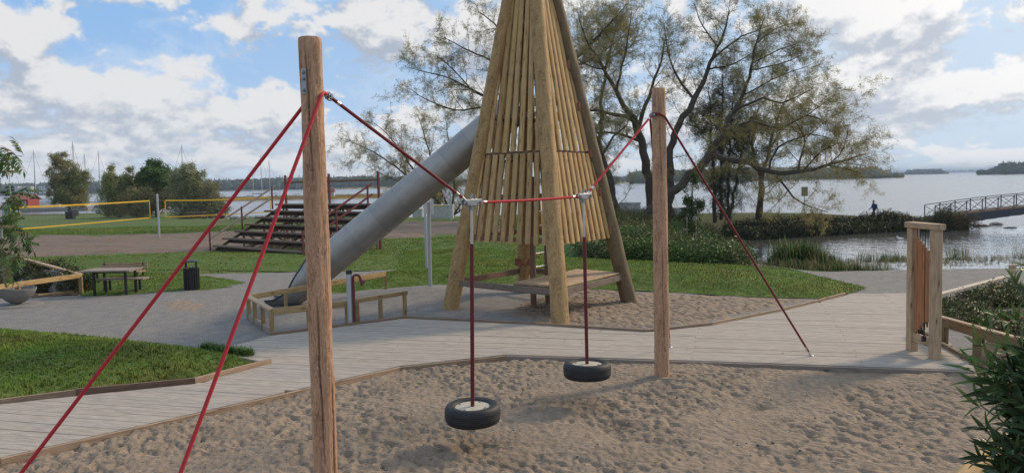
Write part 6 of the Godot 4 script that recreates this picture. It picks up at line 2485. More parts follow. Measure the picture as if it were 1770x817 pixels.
func make_walker() -> void:
	# walks to the left along the causeway path, seen from behind the bank
	var d := 75.0
	var head := P(1512, 347.5, d)
	var foot := Vector3(head.x, head.y - 1.66, head.z)
	var o := thing("person", "person in dark blue jacket with a black backpack walking left along the causeway", "person", foot)
	var f := Vector3(-1, 0, 0.12).normalized()
	var s := f.cross(Vector3.UP)
	var J := func(x: float, y: float, z: float) -> Vector3: return foot + f * x + Vector3.UP * y + s * z
	var m := MB.new()
	# trousers: pelvis, legs in mid stride
	body_mesh(m, [[J.call(0.0, 0.93, -0.07), J.call(0.0, 0.93, 0.07), 0.12, 0.12],
		[J.call(0.0, 0.90, -0.09), J.call(0.17, 0.50, -0.09), 0.095, 0.065], [J.call(0.17, 0.50, -0.09), J.call(0.27, 0.10, -0.09), 0.062, 0.042],
		[J.call(0.0, 0.90, 0.09), J.call(-0.06, 0.48, 0.09), 0.095, 0.065], [J.call(-0.06, 0.48, 0.09), J.call(-0.34, 0.16, 0.09), 0.062, 0.042]], 0.024, 0.06)
	part(o, "trousers", m, M.trousers)
	m = MB.new()
	body_mesh(m, [[J.call(0.26, 0.06, -0.09), J.call(0.45, 0.045, -0.09), 0.048, 0.036], [J.call(-0.36, 0.12, 0.09), J.call(-0.24, 0.03, 0.09), 0.046, 0.036]], 0.016, 0.03)
	part(o, "shoes", m, M.black_paint)
	# jacket: chest, shoulders, arms swinging
	m = MB.new()
	body_mesh(m, [[J.call(0.0, 0.92, 0.0), J.call(0.02, 1.18, 0.0), 0.155, 0.15], [J.call(0.02, 1.18, 0.0), J.call(0.04, 1.36, 0.0), 0.15, 0.12], [J.call(0.04, 1.36, -0.15), J.call(0.04, 1.36, 0.15), 0.078, 0.078], [J.call(0.05, 1.40, 0.0), J.call(0.07, 1.47, 0.0), 0.075, 0.06],
		[J.call(0.04, 1.36, -0.19), J.call(-0.14, 1.10, -0.23), 0.062, 0.050], [J.call(-0.14, 1.10, -0.23), J.call(-0.16, 0.86, -0.22), 0.048, 0.038],
		[J.call(0.04, 1.36, 0.19), J.call(0.12, 1.08, 0.23), 0.062, 0.050], [J.call(0.12, 1.08, 0.23), J.call(0.31, 0.93, 0.20), 0.048, 0.038]], 0.024, 0.06)
	part(o, "jacket", m, M.jacket)
	# head with nose, ears, chin
	m = MB.new()
	body_mesh(m, [[J.call(0.06, 1.44, 0), J.call(0.08, 1.55, 0), 0.052, 0.05], [J.call(0.075, 1.60, 0), J.call(0.085, 1.655, 0), 0.078, 0.088], [J.call(0.125, 1.565, 0), J.call(0.13, 1.60, 0), 0.038, 0.045], [J.call(0.165, 1.645, 0), J.call(0.192, 1.615, 0), 0.010, 0.014],
		[J.call(0.07, 1.64, -0.092), J.call(0.07, 1.605, -0.088), 0.016, 0.011], [J.call(0.07, 1.64, 0.092), J.call(0.07, 1.605, 0.088), 0.016, 0.011]], 0.010, 0.02)
	var hd := part(o, "head", m, M.skin)
	m = MB.new()
	body_mesh(m, [[J.call(0.05, 1.66, 0), J.call(0.095, 1.69, 0), 0.09, 0.080], [J.call(0.02, 1.60, 0), J.call(0.04, 1.66, 0), 0.062, 0.08]], 0.012, 0.03)
	part(hd, "hair", m, M.hair)
	for z in [-0.034, 0.034]:
		m = MB.new()
		m.lump(J.call(0.157, 1.635, z), Vector3.ONE * 0.011, 3, 0.0, 8, 6)
		part(hd, "eye", m, M.black_paint)
	# hands: palm, four fingers, thumb
	for e in [[-0.16, 0.86, -0.22, Vector3(-0.05, -1, 0)], [0.31, 0.93, 0.20, Vector3(0.75, -0.5, -0.1)]]:
		var w: Vector3 = J.call(e[0], e[1], e[2])
		var lv: Vector3 = e[3]
		var dn := (f * lv.x + Vector3.UP * lv.y + s * lv.z).normalized()
		var ac := (f - dn * f.dot(dn)).normalized() if absf(dn.dot(f)) < 0.6 else (Vector3.UP - dn * dn.y).normalized()
		var inn := dn.cross(ac)
		var bones := [[w - dn * 0.02, w + dn * 0.03, 0.026, 0.030], [w + dn * 0.03 + ac * 0.02, w + dn * 0.085 + ac * 0.028, 0.020, 0.015], [w + dn * 0.03 - ac * 0.02, w + dn * 0.085 - ac * 0.028, 0.020, 0.015]]
		var len := [0.068, 0.078, 0.072, 0.055]
		for k in 4:
			var b0 := w + dn * 0.085 + ac * (0.030 - k * 0.020)
			var b1: Vector3 = b0 + dn * len[k] * 0.55 + inn * 0.010
			var b2: Vector3 = b1 + dn * len[k] * 0.35 + inn * 0.030
			bones.append([b0, b1, 0.0095, 0.0085]); bones.append([b1, b2, 0.0085, 0.0070])
		var t0 := w + dn * 0.035 + ac * 0.030
		bones.append([t0, t0 + ac * 0.030 + dn * 0.028 + inn * 0.01, 0.013, 0.010])
		bones.append([t0 + ac * 0.030 + dn * 0.028 + inn * 0.01, t0 + ac * 0.036 + dn * 0.058 + inn * 0.022, 0.010, 0.008])
		m = MB.new()
		body_mesh(m, bones, 0.004, 0.008)
		part(o, "hand", m, M.skin)
	m = MB.new()
	body_mesh(m, [[J.call(-0.17, 1.05, -0.08), J.call(-0.15, 1.32, -0.08), 0.10, 0.085], [J.call(-0.17, 1.05, 0.08), J.call(-0.15, 1.32, 0.08), 0.10, 0.085]], 0.022, 0.05)
	part(o, "backpack", m, M.black_paint)


# ---------------------------------------------------------------- trees and plants
func limb(pts: Array) -> Array:
	var a := []
	var r := []
	for q in pts:
		a.append(P(q[0], q[1], q[2]))
		r.append(q[3])
	return [a, r]

func make_trees() -> void:
	willow_sprig = leaf_cluster(7, 0.10, 0.15, 0.030, 21, 0.25)
	bush_sprig = leaf_cluster(9, 0.16, 0.16, 0.09, 22)
	fine_sprig = leaf_cluster(9, 0.22, 0.24, 0.07, 23, 0.3)
	var olive := Color(0.33, 0.30, 0.105)
	var gold := Color(0.20, 0.165, 0.045)
	var base := func(u: float, v: float, d: float) -> Vector3:
		var p := P(u, v, d)
		p.y = ground_at(p.x, p.z)
		return p
	# the leaning willow with the long low bough
	willow("willow_tree", "leaning willow whose long low bough reaches right over the water", base.call(1106, 394, 60), [
		limb([[1100, 402, 60, 0.62], [1132, 358, 60, 0.52], [1180, 316, 60, 0.47], [1222, 274, 60, 0.43], [1240, 248, 60, 0.34], [1262, 205, 60.5, 0.27], [1286, 160, 61, 0.2], [1298, 118, 61, 0.14], [1308, 72, 61, 0.08], [1322, 28, 61, 0.03]]),
		limb([[1222, 272, 60, 0.34], [1275, 275, 59.5, 0.31], [1330, 294, 59, 0.27], [1385, 298, 58, 0.21], [1428, 286, 57, 0.15], [1468, 275, 56.5, 0.09], [1498, 266, 56, 0.04]]),
		limb([[1335, 296, 59, 0.14], [1362, 328, 58.5, 0.11], [1388, 352, 58, 0.07], [1432, 366, 57.5, 0.03]]),
		limb([[1380, 298, 58, 0.12], [1388, 262, 58.5, 0.10], [1390, 236, 59, 0.08], [1372, 205, 59.5, 0.06], [1352, 186, 60, 0.03]]),
		limb([[1392, 240, 59, 0.06], [1422, 215, 58.5, 0.045], [1445, 190, 58, 0.02]]),
		limb([[1425, 287, 57, 0.08], [1452, 268, 56.5, 0.06], [1462, 245, 56, 0.04], [1466, 222, 56, 0.02]]),
		limb([[1272, 190, 60.5, 0.15], [1320, 170, 60, 0.12], [1352, 178, 59.5, 0.09], [1392, 160, 59, 0.05], [1412, 150, 59, 0.02]]),
		limb([[1298, 120, 61, 0.09], [1345, 112, 60.5, 0.07], [1385, 95, 60, 0.03]]),
		limb([[1284, 165, 61, 0.10], [1335, 138, 60, 0.07], [1400, 112, 59.5, 0.025]]),
		limb([[1250, 230, 60.3, 0.16], [1300, 210, 59.5, 0.13], [1345, 222, 59, 0.1], [1395, 200, 58.5, 0.07], [1440, 215, 58, 0.03]]),
		limb([[1395, 200, 58.5, 0.06], [1430, 175, 58, 0.04], [1452, 160, 58, 0.02]]),
		limb([[1330, 294, 59, 0.14], [1345, 255, 59, 0.11], [1400, 232, 58.5, 0.07], [1440, 240, 58, 0.03]]),
		limb([[1385, 298, 58, 0.1], [1420, 262, 57.5, 0.07], [1450, 248, 57, 0.04], [1480, 238, 56.5, 0.02]]),
		limb([[1428, 286, 57, 0.08], [1460, 290, 56.5, 0.05], [1490, 300, 56, 0.02]]),
		limb([[1308, 75, 61, 0.07], [1340, 50, 60.5, 0.05], [1370, 40, 60, 0.02]]),
		limb([[1300, 110, 61, 0.08], [1350, 85, 60.5, 0.06], [1395, 70, 60, 0.025]])], olive, 1.75, 2.7)
	# dark leaning trunk in the middle
	willow("willow_tree", "dark trunked willow in the middle, just right of the far swing post", base.call(1160, 388, 63), [
		limb([[1158, 392, 63, 0.5], [1157, 310, 63, 0.45], [1162, 245, 63, 0.40], [1190, 190, 63, 0.33], [1214, 150, 63, 0.27], [1233, 98, 63, 0.19], [1250, 58, 63, 0.12], [1262, 18, 63, 0.05]]),
		limb([[1230, 105, 63, 0.14], [1270, 70, 63, 0.10], [1310, 52, 62.5, 0.06], [1340, 40, 62, 0.02]]),
		limb([[1200, 172, 63, 0.16], [1170, 130, 63.5, 0.12], [1155, 88, 64, 0.07], [1148, 40, 64, 0.03]]),
		limb([[1240, 80, 63, 0.1], [1215, 45, 63, 0.07], [1200, 5, 63, 0.03]]),
		limb([[1225, 120, 63, 0.12], [1270, 110, 62.5, 0.09], [1300, 92, 62, 0.04]])], Color(0.26, 0.25, 0.085), 1.5, 2.5)
	# willow left of the far post
	willow("willow_tree", "spreading willow directly behind the far swing post, its boughs reaching left", base.call(1125, 385, 64), [
		limb([[1128, 388, 64, 0.6], [1122, 310, 64, 0.5], [1108, 240, 64, 0.44], [1096, 205, 64, 0.36], [1072, 168, 64, 0.26], [1040, 112, 64, 0.16], [1015, 70, 64, 0.10], [1000, 25, 64, 0.04]]),
		limb([[1100, 212, 64, 0.25], [1064, 196, 64, 0.2], [1022, 190, 63.5, 0.13], [988, 178, 63, 0.05]]),
		limb([[1104, 225, 64, 0.26], [1122, 170, 64, 0.2], [1138, 122, 64, 0.13], [1152, 65, 64, 0.06]]),
		limb([[1110, 245, 64, 0.2], [1072, 233, 63.5, 0.15], [1032, 229, 63, 0.08], [1000, 222, 63, 0.03]]),
		limb([[1066, 160, 64, 0.16], [1075, 115, 64, 0.12], [1085, 70, 64, 0.08], [1092, 20, 64, 0.03]]),
		limb([[1045, 120, 64, 0.12], [1010, 110, 64, 0.08], [985, 95, 64, 0.03]])], Color(0.29, 0.265, 0.085), 1.7, 2.5)
	# black curved trunk behind the right tower log
	willow("willow_tree", "curved black willow trunk behind the right log of the tower", base.call(1068, 385, 61), [
		limb([[1068, 388, 61, 0.42], [1062, 340, 61, 0.36], [1050, 290, 61, 0.30], [1034, 252, 61, 0.25], [1018, 210, 61.5, 0.18], [1010, 160, 62, 0.12], [1000, 110, 62, 0.05]]),
		limb([[1040, 268, 61, 0.16], [1060, 235, 60.5, 0.1], [1085, 215, 60, 0.04]])], Color(0.19, 0.185, 0.065), 1.3, 2.2)
	# right trunk
	willow("willow_tree", "short straight willow trunk at the right end of the row, by the sign", base.call(1312, 376, 67), [
		limb([[1312, 380, 67, 0.42], [1316, 330, 67, 0.36], [1314, 300, 67, 0.30], [1302, 262, 67, 0.18], [1304, 220, 67, 0.12], [1312, 185, 67, 0.05]]),
		limb([[1316, 318, 67, 0.24], [1325, 275, 67, 0.2], [1334, 235, 67, 0.16], [1346, 198, 67, 0.11], [1362, 165, 67, 0.05]]),
		limb([[1328, 262, 67, 0.12], [1352, 225, 66.5, 0.09], [1382, 205, 66, 0.04]])], olive, 1.6, 2.5)
	# alders: several thin black stems with darker foliage
	var alder_l := ["thin black alder stem, leftmost of the close group", "thin black alder stem, second of the close group", "thin black alder stem, third of the close group", "thin black alder stem leaning right, last of the close group"]
	var al := [[1236, 384, 1226, 150, 0.20], [1246, 380, 1250, 128, 0.17], [1257, 380, 1268, 140, 0.15], [1262, 378, 1296, 205, 0.15]]
	for i in 4:
		var q = al[i]
		willow("alder_tree", alder_l[i], base.call(q[0], q[1], 65), [
			limb([[q[0], q[1], 65, q[4] * 1.2], [lerpf(q[0], q[2], 0.3), lerpf(q[1], q[3], 0.35), 65, q[4]], [lerpf(q[0], q[2], 0.65), lerpf(q[1], q[3], 0.7), 65, q[4] * 0.6], [q[2], q[3], 65, 0.03]]),
			limb([[lerpf(q[0], q[2], 0.5), lerpf(q[1], q[3], 0.5), 65, 0.06], [lerpf(q[0], q[2], 0.5) + 25, lerpf(q[1], q[3], 0.62), 64.5, 0.045], [lerpf(q[0], q[2], 0.5) + 45, lerpf(q[1], q[3], 0.68), 64, 0.02]]),
			limb([[lerpf(q[0], q[2], 0.6), lerpf(q[1], q[3], 0.6), 65, 0.06], [lerpf(q[0], q[2], 0.6) - 26, lerpf(q[1], q[3], 0.7), 65.5, 0.045], [lerpf(q[0], q[2], 0.6) - 44, lerpf(q[1], q[3], 0.73), 66, 0.02]])], Color(0.085, 0.10, 0.035), 2.3, 1.6, 0.0, "alder stems in one clump")
	# big willow behind the tower
	willow("willow_tree", "large willow behind the tower, its boughs showing left of the logs", base.call(968, 385, 68), [
		limb([[968, 388, 68, 0.7], [966, 320, 68, 0.6], [955, 250, 68, 0.5], [920, 212, 68, 0.32], [880, 188, 68, 0.25], [838, 165, 67.5, 0.18], [790, 140, 67, 0.10], [745, 126, 67, 0.06], [705, 116, 67, 0.025]]),
		limb([[955, 245, 68, 0.4], [960, 180, 68, 0.32], [985, 120, 68, 0.24], [1020, 75, 68, 0.16], [1055, 40, 68, 0.09], [1085, 5, 68, 0.03]]),
		limb([[952, 235, 68, 0.32], [915, 150, 68, 0.24], [885, 85, 68, 0.15], [855, 40, 68, 0.09], [825, 18, 68, 0.03]]),
		limb([[860, 178, 68, 0.14], [800, 190, 67.5, 0.10], [750, 178, 67, 0.07], [705, 152, 67, 0.03]]),
		limb([[905, 140, 68, 0.16], [850, 105, 67.5, 0.11], [800, 82, 67, 0.07], [762, 62, 67, 0.03]]),
		limb([[812, 152, 67, 0.1], [775, 112, 67, 0.07], [752, 95, 67, 0.03]]),
		limb([[990, 115, 68, 0.15], [1035, 95, 67.5, 0.1], [1080, 60, 67, 0.05]]),
		limb([[1010, 85, 68, 0.12], [1040, 60, 68, 0.08], [1070, 15, 68, 0.03]])], Color(0.28, 0.255, 0.09), 1.6, 2.6)
	willow("willow_tree", "yellow green willow crown high up between the tower and the far post", base.call(1030, 380, 72), [
		limb([[1030, 386, 72, 0.4], [1035, 280, 72, 0.3], [1040, 180, 72, 0.22], [1050, 110, 72, 0.15], [1062, 60, 72, 0.09], [1066, 20, 72, 0.04]]),
		limb([[1048, 120, 72, 0.1], [1020, 80, 72, 0.08], [1005, 50, 72, 0.03]]),
		limb([[1052, 100, 72, 0.1], [1090, 80, 72, 0.08], [1105, 50, 72, 0.03]]),
		limb([[1058, 75, 72, 0.09], [1042, 50, 72, 0.07], [1030, 28, 72, 0.03]])], Color(0.27, 0.25, 0.065), 2.6, 2.0)
	# shrubby willows left of the tower
	willow("willow_tree", "shrubby pale willow behind the slide, its stems fanning out to the left", base.call(778, 372, 84), [
		limb([[774, 374, 84, 0.2], [740, 330, 84, 0.16], [700, 300, 84, 0.13], [655, 268, 84, 0.09], [618, 250, 84, 0.05], [596, 240, 84, 0.02]]),
		limb([[776, 374, 84, 0.2], [735, 320, 84, 0.15], [695, 265, 84, 0.11], [665, 228, 84, 0.06], [645, 212, 84, 0.02]]),
		limb([[778, 372, 84, 0.18], [752, 300, 84, 0.13], [735, 240, 84, 0.08], [722, 200, 84, 0.03]]),
		limb([[780, 372, 84, 0.18], [785, 300, 84, 0.13], [775, 240, 84, 0.08], [770, 205, 84, 0.03]]),
		limb([[784, 372, 84, 0.18], [815, 310, 84, 0.12], [830, 250, 84, 0.08], [838, 215, 84, 0.03]]),
		limb([[720, 318, 84, 0.08], [680, 310, 83.5, 0.06], [640, 290, 83, 0.03], [618, 278, 83, 0.02]]),
		limb([[786, 370, 84, 0.14], [840, 330, 84, 0.10], [865, 290, 84, 0.06], [880, 255, 84, 0.02]])], Color(0.31, 0.275, 0.10), 1.7, 2.6)
	# far lawn trees
	var t := base.call(118, 358, 138) as Vector3
	leafy_tree("birch_tree", "round brownish birch standing alone on the far left lawn", "tree", t, [[Vector3(0, 4.2, 0), Vector3(3.6, 2.9, 3.0)], [Vector3(-0.6, 7.2, 0), Vector3(3.0, 2.4, 2.6)], [Vector3(-1.3, 9.4, 0), Vector3(1.8, 1.7, 1.6)], [Vector3(1.7, 6.2, 0), Vector3(2.1, 2.0, 2.0)], [Vector3(1.6, 3.0, 0.4), Vector3(2.2, 1.9, 2.0)], [Vector3(-1.9, 3.2, -0.3), Vector3(2.0, 1.9, 2.0)]], 7500, [Color(0.217, 0.229, 0.083), Color(0.271, 0.250, 0.101), Color(0.286, 0.255, 0.112)], bush_sprig, 1.05, 0.24, 2.2)
	var sh := base.call(205, 372, 97) as Vector3
	leafy_tree("shrub_tree", "bushy pale green tree at the left end of the thicket", "tree", sh, [[Vector3(-0.2, 2.4, 0), Vector3(1.9, 2.5, 1.8)], [Vector3(-0.7, 4.4, 0), Vector3(0.9, 1.6, 0.9)], [Vector3(1.3, 1.6, 0.3), Vector3(1.6, 1.6, 1.6)], [Vector3(1.0, 4.5, -0.5), Vector3(1.2, 1.3, 1.2)]], 4800, [Color(0.250, 0.271, 0.101), Color(0.304, 0.319, 0.143), Color(0.240, 0.240, 0.095)], fine_sprig, 1.0, 0.14, 1.2, "trees of the lakeside thicket")
	var sh2 := base.call(270, 372, 99) as Vector3
	leafy_tree("shrub_tree", "dark green leafy tree in the middle of the thicket", "tree", sh2, [[Vector3(0, 5.0, 0), Vector3(2.0, 1.8, 1.8)], [Vector3(0.9, 4.2, 0.3), Vector3(1.8, 1.5, 1.6)], [Vector3(-1.0, 4.4, 0), Vector3(1.2, 1.3, 1.2)], [Vector3(0.0, 2.2, 0.6), Vector3(2.4, 2.0, 1.8)], [Vector3(-0.2, 6.2, 0), Vector3(1.1, 0.9, 1.0)]], 4600, [Color(0.112, 0.191, 0.057), Color(0.128, 0.210, 0.064), Color(0.143, 0.209, 0.064), Color(0.250, 0.222, 0.090)], bush_sprig, 1.25, 0.2, 1.6, "trees of the lakeside thicket")
	var sh3 := base.call(330, 374, 96) as Vector3
	leafy_tree("shrub_tree", "greyish willow bush at the right end of the thicket", "tree", sh3, [[Vector3(-0.4, 3.2, 0), Vector3(2.4, 3.0, 2.0)], [Vector3(0.4, 5.2, 0), Vector3(1.7, 1.8, 1.5)], [Vector3(2.2, 2.6, 0), Vector3(1.7, 2.4, 1.6)], [Vector3(3.3, 1.4, 0.2), Vector3(1.2, 1.3, 1.2)], [Vector3(-1.5, 5.4, 0), Vector3(1.2, 1.4, 1.1)]], 6800, [Color(0.261, 0.271, 0.133), Color(0.304, 0.319, 0.165), Color(0.255, 0.240, 0.128)], fine_sprig, 1.0, 0.12, 0.8, "trees of the lakeside thicket")
	var sh4 := base.call(236, 374, 95) as Vector3
	leafy_tree("shrub_tree", "low reddish brown bush in front of the thicket", "tree", sh4, [[Vector3(0, 1.6, 0), Vector3(1.9, 1.7, 1.4)], [Vector3(1.3, 1.9, 0), Vector3(1.4, 1.5, 1.2)]], 2600, [Color(0.271, 0.240, 0.101)], fine_sprig, 0.9, 0.08, 0.6, "trees of the lakeside thicket")


func make_planters() -> void:
	# white concrete planters
	for q in [[764, 378, 72, 2.0, "white concrete planter box left of the tower behind the poles"], [1089, 383, 62, 1.45, "pale concrete planter box right of the tower by the willows"], [1184, 386, 64, 1.7, "pale concrete planter box behind the far swing post"], [722, 374, 80, 0.9, "small white concrete block seen under the slide"]]:
		var g := P(q[0], q[1], q[2])
		g.y = ground_at(g.x, g.z) - 0.05
		var w: float = q[3]
		var o := thing("planter_box", q[4], "planter", g, "concrete planter boxes")
		var m := MB.new()
		m.box(g + Vector3(-w / 2, 0, -0.6), g + Vector3(w / 2, 1.15, 0.6))
		part(o, "box", m, M.pale_concrete)
		m = MB.new()
		m.box(g + Vector3(-w / 2 - 0.04, 1.15, -0.64), g + Vector3(w / 2 + 0.04, 1.25, 0.64))
		part(o, "rim", m, M.pale_concrete)

func make_sapling() -> void:
	var g := P(1196, 440, 33.0)
	g.y = ground_at(g.x, g.z)
	var o := leafy_tree("sapling", "young tree tied between stakes behind the far swing post", "tree", g, [[Vector3(0.0, 2.6, 0), Vector3(0.35, 0.8, 0.35)], [Vector3(-0.25, 1.6, 0), Vector3(0.5, 0.6, 0.4)], [Vector3(0.1, 3.3, 0), Vector3(0.18, 0.45, 0.18)], [Vector3(0.3, 1.9, 0), Vector3(0.35, 0.5, 0.35)]], 420, [Color(0.065, 0.10, 0.028)], bush_sprig, 0.55, 0.03, 2.4)
	for s in [-0.25, 0.1]:
		var m := MB.new()
		m.tube([g + Vector3(s, -0.3, 0.3), g + Vector3(s, 1.75, 0.3)], [0.028], 8)
		part(o, "stake", m, M.grey_wood)
	var m := MB.new()
	m.beam(g + Vector3(-0.4, 1.25, 0.3), g + Vector3(0.25, 1.25, 0.3), 0.03, 0.08)
	part(o, "tie", m, M.grey_wood)

func bank_plants() -> void:
	var reed := blade_tuft(12, 1.5, 0.025, 0.35, 0.35, 31)
	var weed := leaf_cluster(26, 0.34, 0.15, 0.055, 32)
	var weed_tall := leaf_cluster(22, 0.34, 0.22, 0.045, 33)
	var gx := []
	var gc := PackedColorArray()
	var wx := []
	var wc := PackedColorArray()
	var lx := []
	var lc := PackedColorArray()
	var ns := noise(71, 0.12, 3)
	# bed of low leafy plants along the brow of the bank behind the tower lawn
	for i in 5200:
		var f := rand()
		var u := lerpf(1000, 1290, f)
		var d := lerpf(30.0, 25.6, f) + rand(0, 7.0)
		var p := P(u, 400, d)
		p.y = maxf(ground_at(p.x, p.z), -1.2)
		var hh := 0.30 + 0.35 * clampf(0.5 + ns.get_noise_2d(p.x * 3, p.z * 3), 0, 1) + clampf((d - 29.0) * 0.04, 0.0, 0.2)
		wx.append(turned(p + Vector3.UP * rand(0.0, hh), rand(0.5, 1.0)))
		wc.append(tint(Color(0.10, 0.165, 0.045) if ns.get_noise_2d(p.x * 2, p.z * 2 + 50) < 0.1 else Color(0.14, 0.165, 0.07), 0.3))
	scatter(self, "ground_cover", weed, M.bush_leaf, wx, wc)
	# taller weeds and bushes on the bank round the willows
	for i in 7000:
		var u := rand(1000, 1300)
		var d := rand(36.0, 64.0)
		var p := P(u, 400, d)
		var q := Vector2(p.x, d)
		if not Geometry2D.is_point_in_polygon(q, shore): continue
		p.y = ground_at(p.x, p.z)
		var n := ns.get_noise_2d(p.x, p.z)
		if n < -0.12: continue
		var hh := 0.25 + 0.8 * clampf(n + 0.1, 0.0, 1.0)
		if rand() < 0.65:
			gx.append(upright(p, rand(0.25, 0.55) * (0.7 + hh), 0.35))
			gc.append(tint(Color(0.12, 0.16, 0.045) if rand() < 0.6 else Color(0.21, 0.17, 0.08), 0.3))
			continue
		lx.append(turned(p + Vector3.UP * rand(0, hh), rand(0.7, 1.3)))
		lc.append(tint(Color(0.10, 0.12, 0.04) if rand() < 0.6 else Color(0.17, 0.13, 0.06), 0.3))
	# green bush mass in front of the middle willows
	for i in 2000:
		var f := rand()
		var p := P(lerpf(1150, 1262, f), 400, rand(44, 52))
		p.y = ground_at(p.x, p.z)
		lx.append(turned(p + Vector3.UP * rand(0, 0.4 + 0.75 * sin(PI * f)), rand(0.7, 1.2)))
		lc.append(tint(Color(0.07, 0.11, 0.032), 0.3))
	scatter(self, "undergrowth", weed_tall, M.bush_leaf, lx, lc)
	# reeds: clumps on the near shore
	for c in [[1385, 28.5, 0.9, 420, 1.0], [1408, 28.5, 0.8, 260, 0.8], [1355, 30.0, 0.8, 120, 0.55], [1440, 28.0, 0.8, 130, 0.55], [1475, 27.5, 1.1, 150, 0.50], [1315, 31.0, 1.0, 120, 0.55], [1510, 27.2, 1.0, 110, 0.42], [1545, 27.0, 0.9, 60, 0.30], [1640, 27.0, 0.5, 16, 0.5], [1660, 27.0, 0.3, 12, 0.66], [1700, 27.0, 1.2, 30, 0.18], [1795, 27.0, 0.8, 70, 0.5]]:
		var o := P(c[0], 440, c[1])
		for i in c[3]:
			var p = o + Vector3(rand(-1, 1) + rand(-1, 1), 0, rand(-0.8, 0.8)) * c[2] * 0.6
			p.y = ground_at(p.x, p.z) - 0.05
			gx.append(upright(p, rand(0.55, 1.05) * c[4], 0.2))
			gc.append(tint(Color(0.075, 0.135, 0.034) if rand() < 0.8 else Color(0.19, 0.155, 0.07), 0.3))
	# low grass all along the brow
	for i in 2600:
		var u := rand(1230, 1790)
		var d := rand(24.6, 32.0)
		var p := P(u, 470, d)
		p.y = maxf(ground_at(p.x, p.z), land(p.x, p.z))
		gx.append(upright(p, rand(0.08, 0.20), 0.4))
		gc.append(tint(Color(0.10, 0.12, 0.04) if rand() < 0.6 else Color(0.18, 0.15, 0.07), 0.25))
	scatter(self, "reeds", reed, M.grass_blade, gx, gc)
	# the causeway bank: reeds in front, bushes on top
	var cx := []
	var cc := PackedColorArray()
	var bx := []
	var bc := PackedColorArray()
	for i in 9500:
		var f := rand()
		var p := P(lerpf(1255, 1625, f), 390, 1.0)
		var d := lerpf(62.5, 70.5, f) + rand(-1.4, 2.2)
		p = Vector3(p.x * d, 0, -d)
		p.y = maxf(land(p.x, p.z), LAKE_Y - 0.1)
		var n := ns.get_noise_2d(p.x * 0.7, p.z * 0.7)
		if rand() < 0.45:
			cx.append(upright(p, rand(0.35, 0.62) * (1.0 + n * 0.5), 0.3))
			cc.append(tint(Color(0.075, 0.085, 0.03) if rand() < 0.55 else Color(0.135, 0.10, 0.05), 0.3))
		else:
			bx.append(turned(p + Vector3.UP * rand(0.0, (0.95 if f < 0.45 else 0.6) + n * 0.6), rand(0.7, 1.3)))
			bc.append(tint(Color(0.042, 0.052, 0.02) if n < 0.15 else Color(0.075, 0.062, 0.028), 0.3))
	for i in 520:
		var g := (rand(-1, 1) + rand(-1, 1)) * 0.5
		var p := P(1640 + g * 62.0, 370, 68.2 + rand(-0.8, 0.8))
		p.y = LAKE_Y + 0.1 + rand(0.0, 1.0) * (1.0 + 0.8 * exp(-g * g * 6.0)) * rand(0.7, 1.1)
		bx.append(turned(p, rand(0.6, 1.1)))
		bc.append(tint(Color(0.11, 0.085, 0.04) if g > 0.1 else Color(0.06, 0.065, 0.028), 0.3))
	scatter(self, "reeds", reed, M.grass_blade, cx, cc)
	scatter(self, "bank_bushes", weed_tall, M.bush_leaf, bx, bc)
	# shore scrub on the left, along the far lawn edge
	var sx := []
	var sc := PackedColorArray()
	for i in 1800:
		var f := rand()
		var p := P(lerpf(395, 960, f), 370, rand(80, 90))
		p.y = ground_at(p.x, p.z)
		if p.y < LAKE_Y: continue
		sx.append(upright(p, rand(0.15, 0.4), 0.4))
		sc.append(tint(Color(0.10, 0.11, 0.035), 0.3))
	scatter(self, "shore_grass", reed, M.grass_blade, sx, sc)

func shrub(called: String, label: String, at: Vector3, r: Vector3, n: int, cols_in: Array, sprig: ArrayMesh, size: float, group := "") -> void:
	var o := thing(called, label, "shrub", at, group)
	var w := MB.new()
	for k in 9:
		var d := (rvec() * 0.8 + Vector3.UP).normalized()
		w.tube([at, at + d * r * 0.5, at + (d + rvec() * 0.2) * r * 0.95], [0.015, 0.01, 0.005], 4, false)
	part(o, "stems", w, M.twig)
	var xfs := []
	var cols := PackedColorArray()
	var sub := []
	for k in 12: sub.append(rvec())
	for i in n:
		var q: Vector3 = (sub[rng.randi() % 12] * 0.75 + rvec() * 0.35)
		q.y = absf(q.y)
		xfs.append(turned(at + q * r, size * rand(0.7, 1.3)))
		cols.append(tint(cols_in[rng.randi() % cols_in.size()], 0.3))
	scatter(o, "leaves", sprig, M.bush_leaf, xfs, cols)

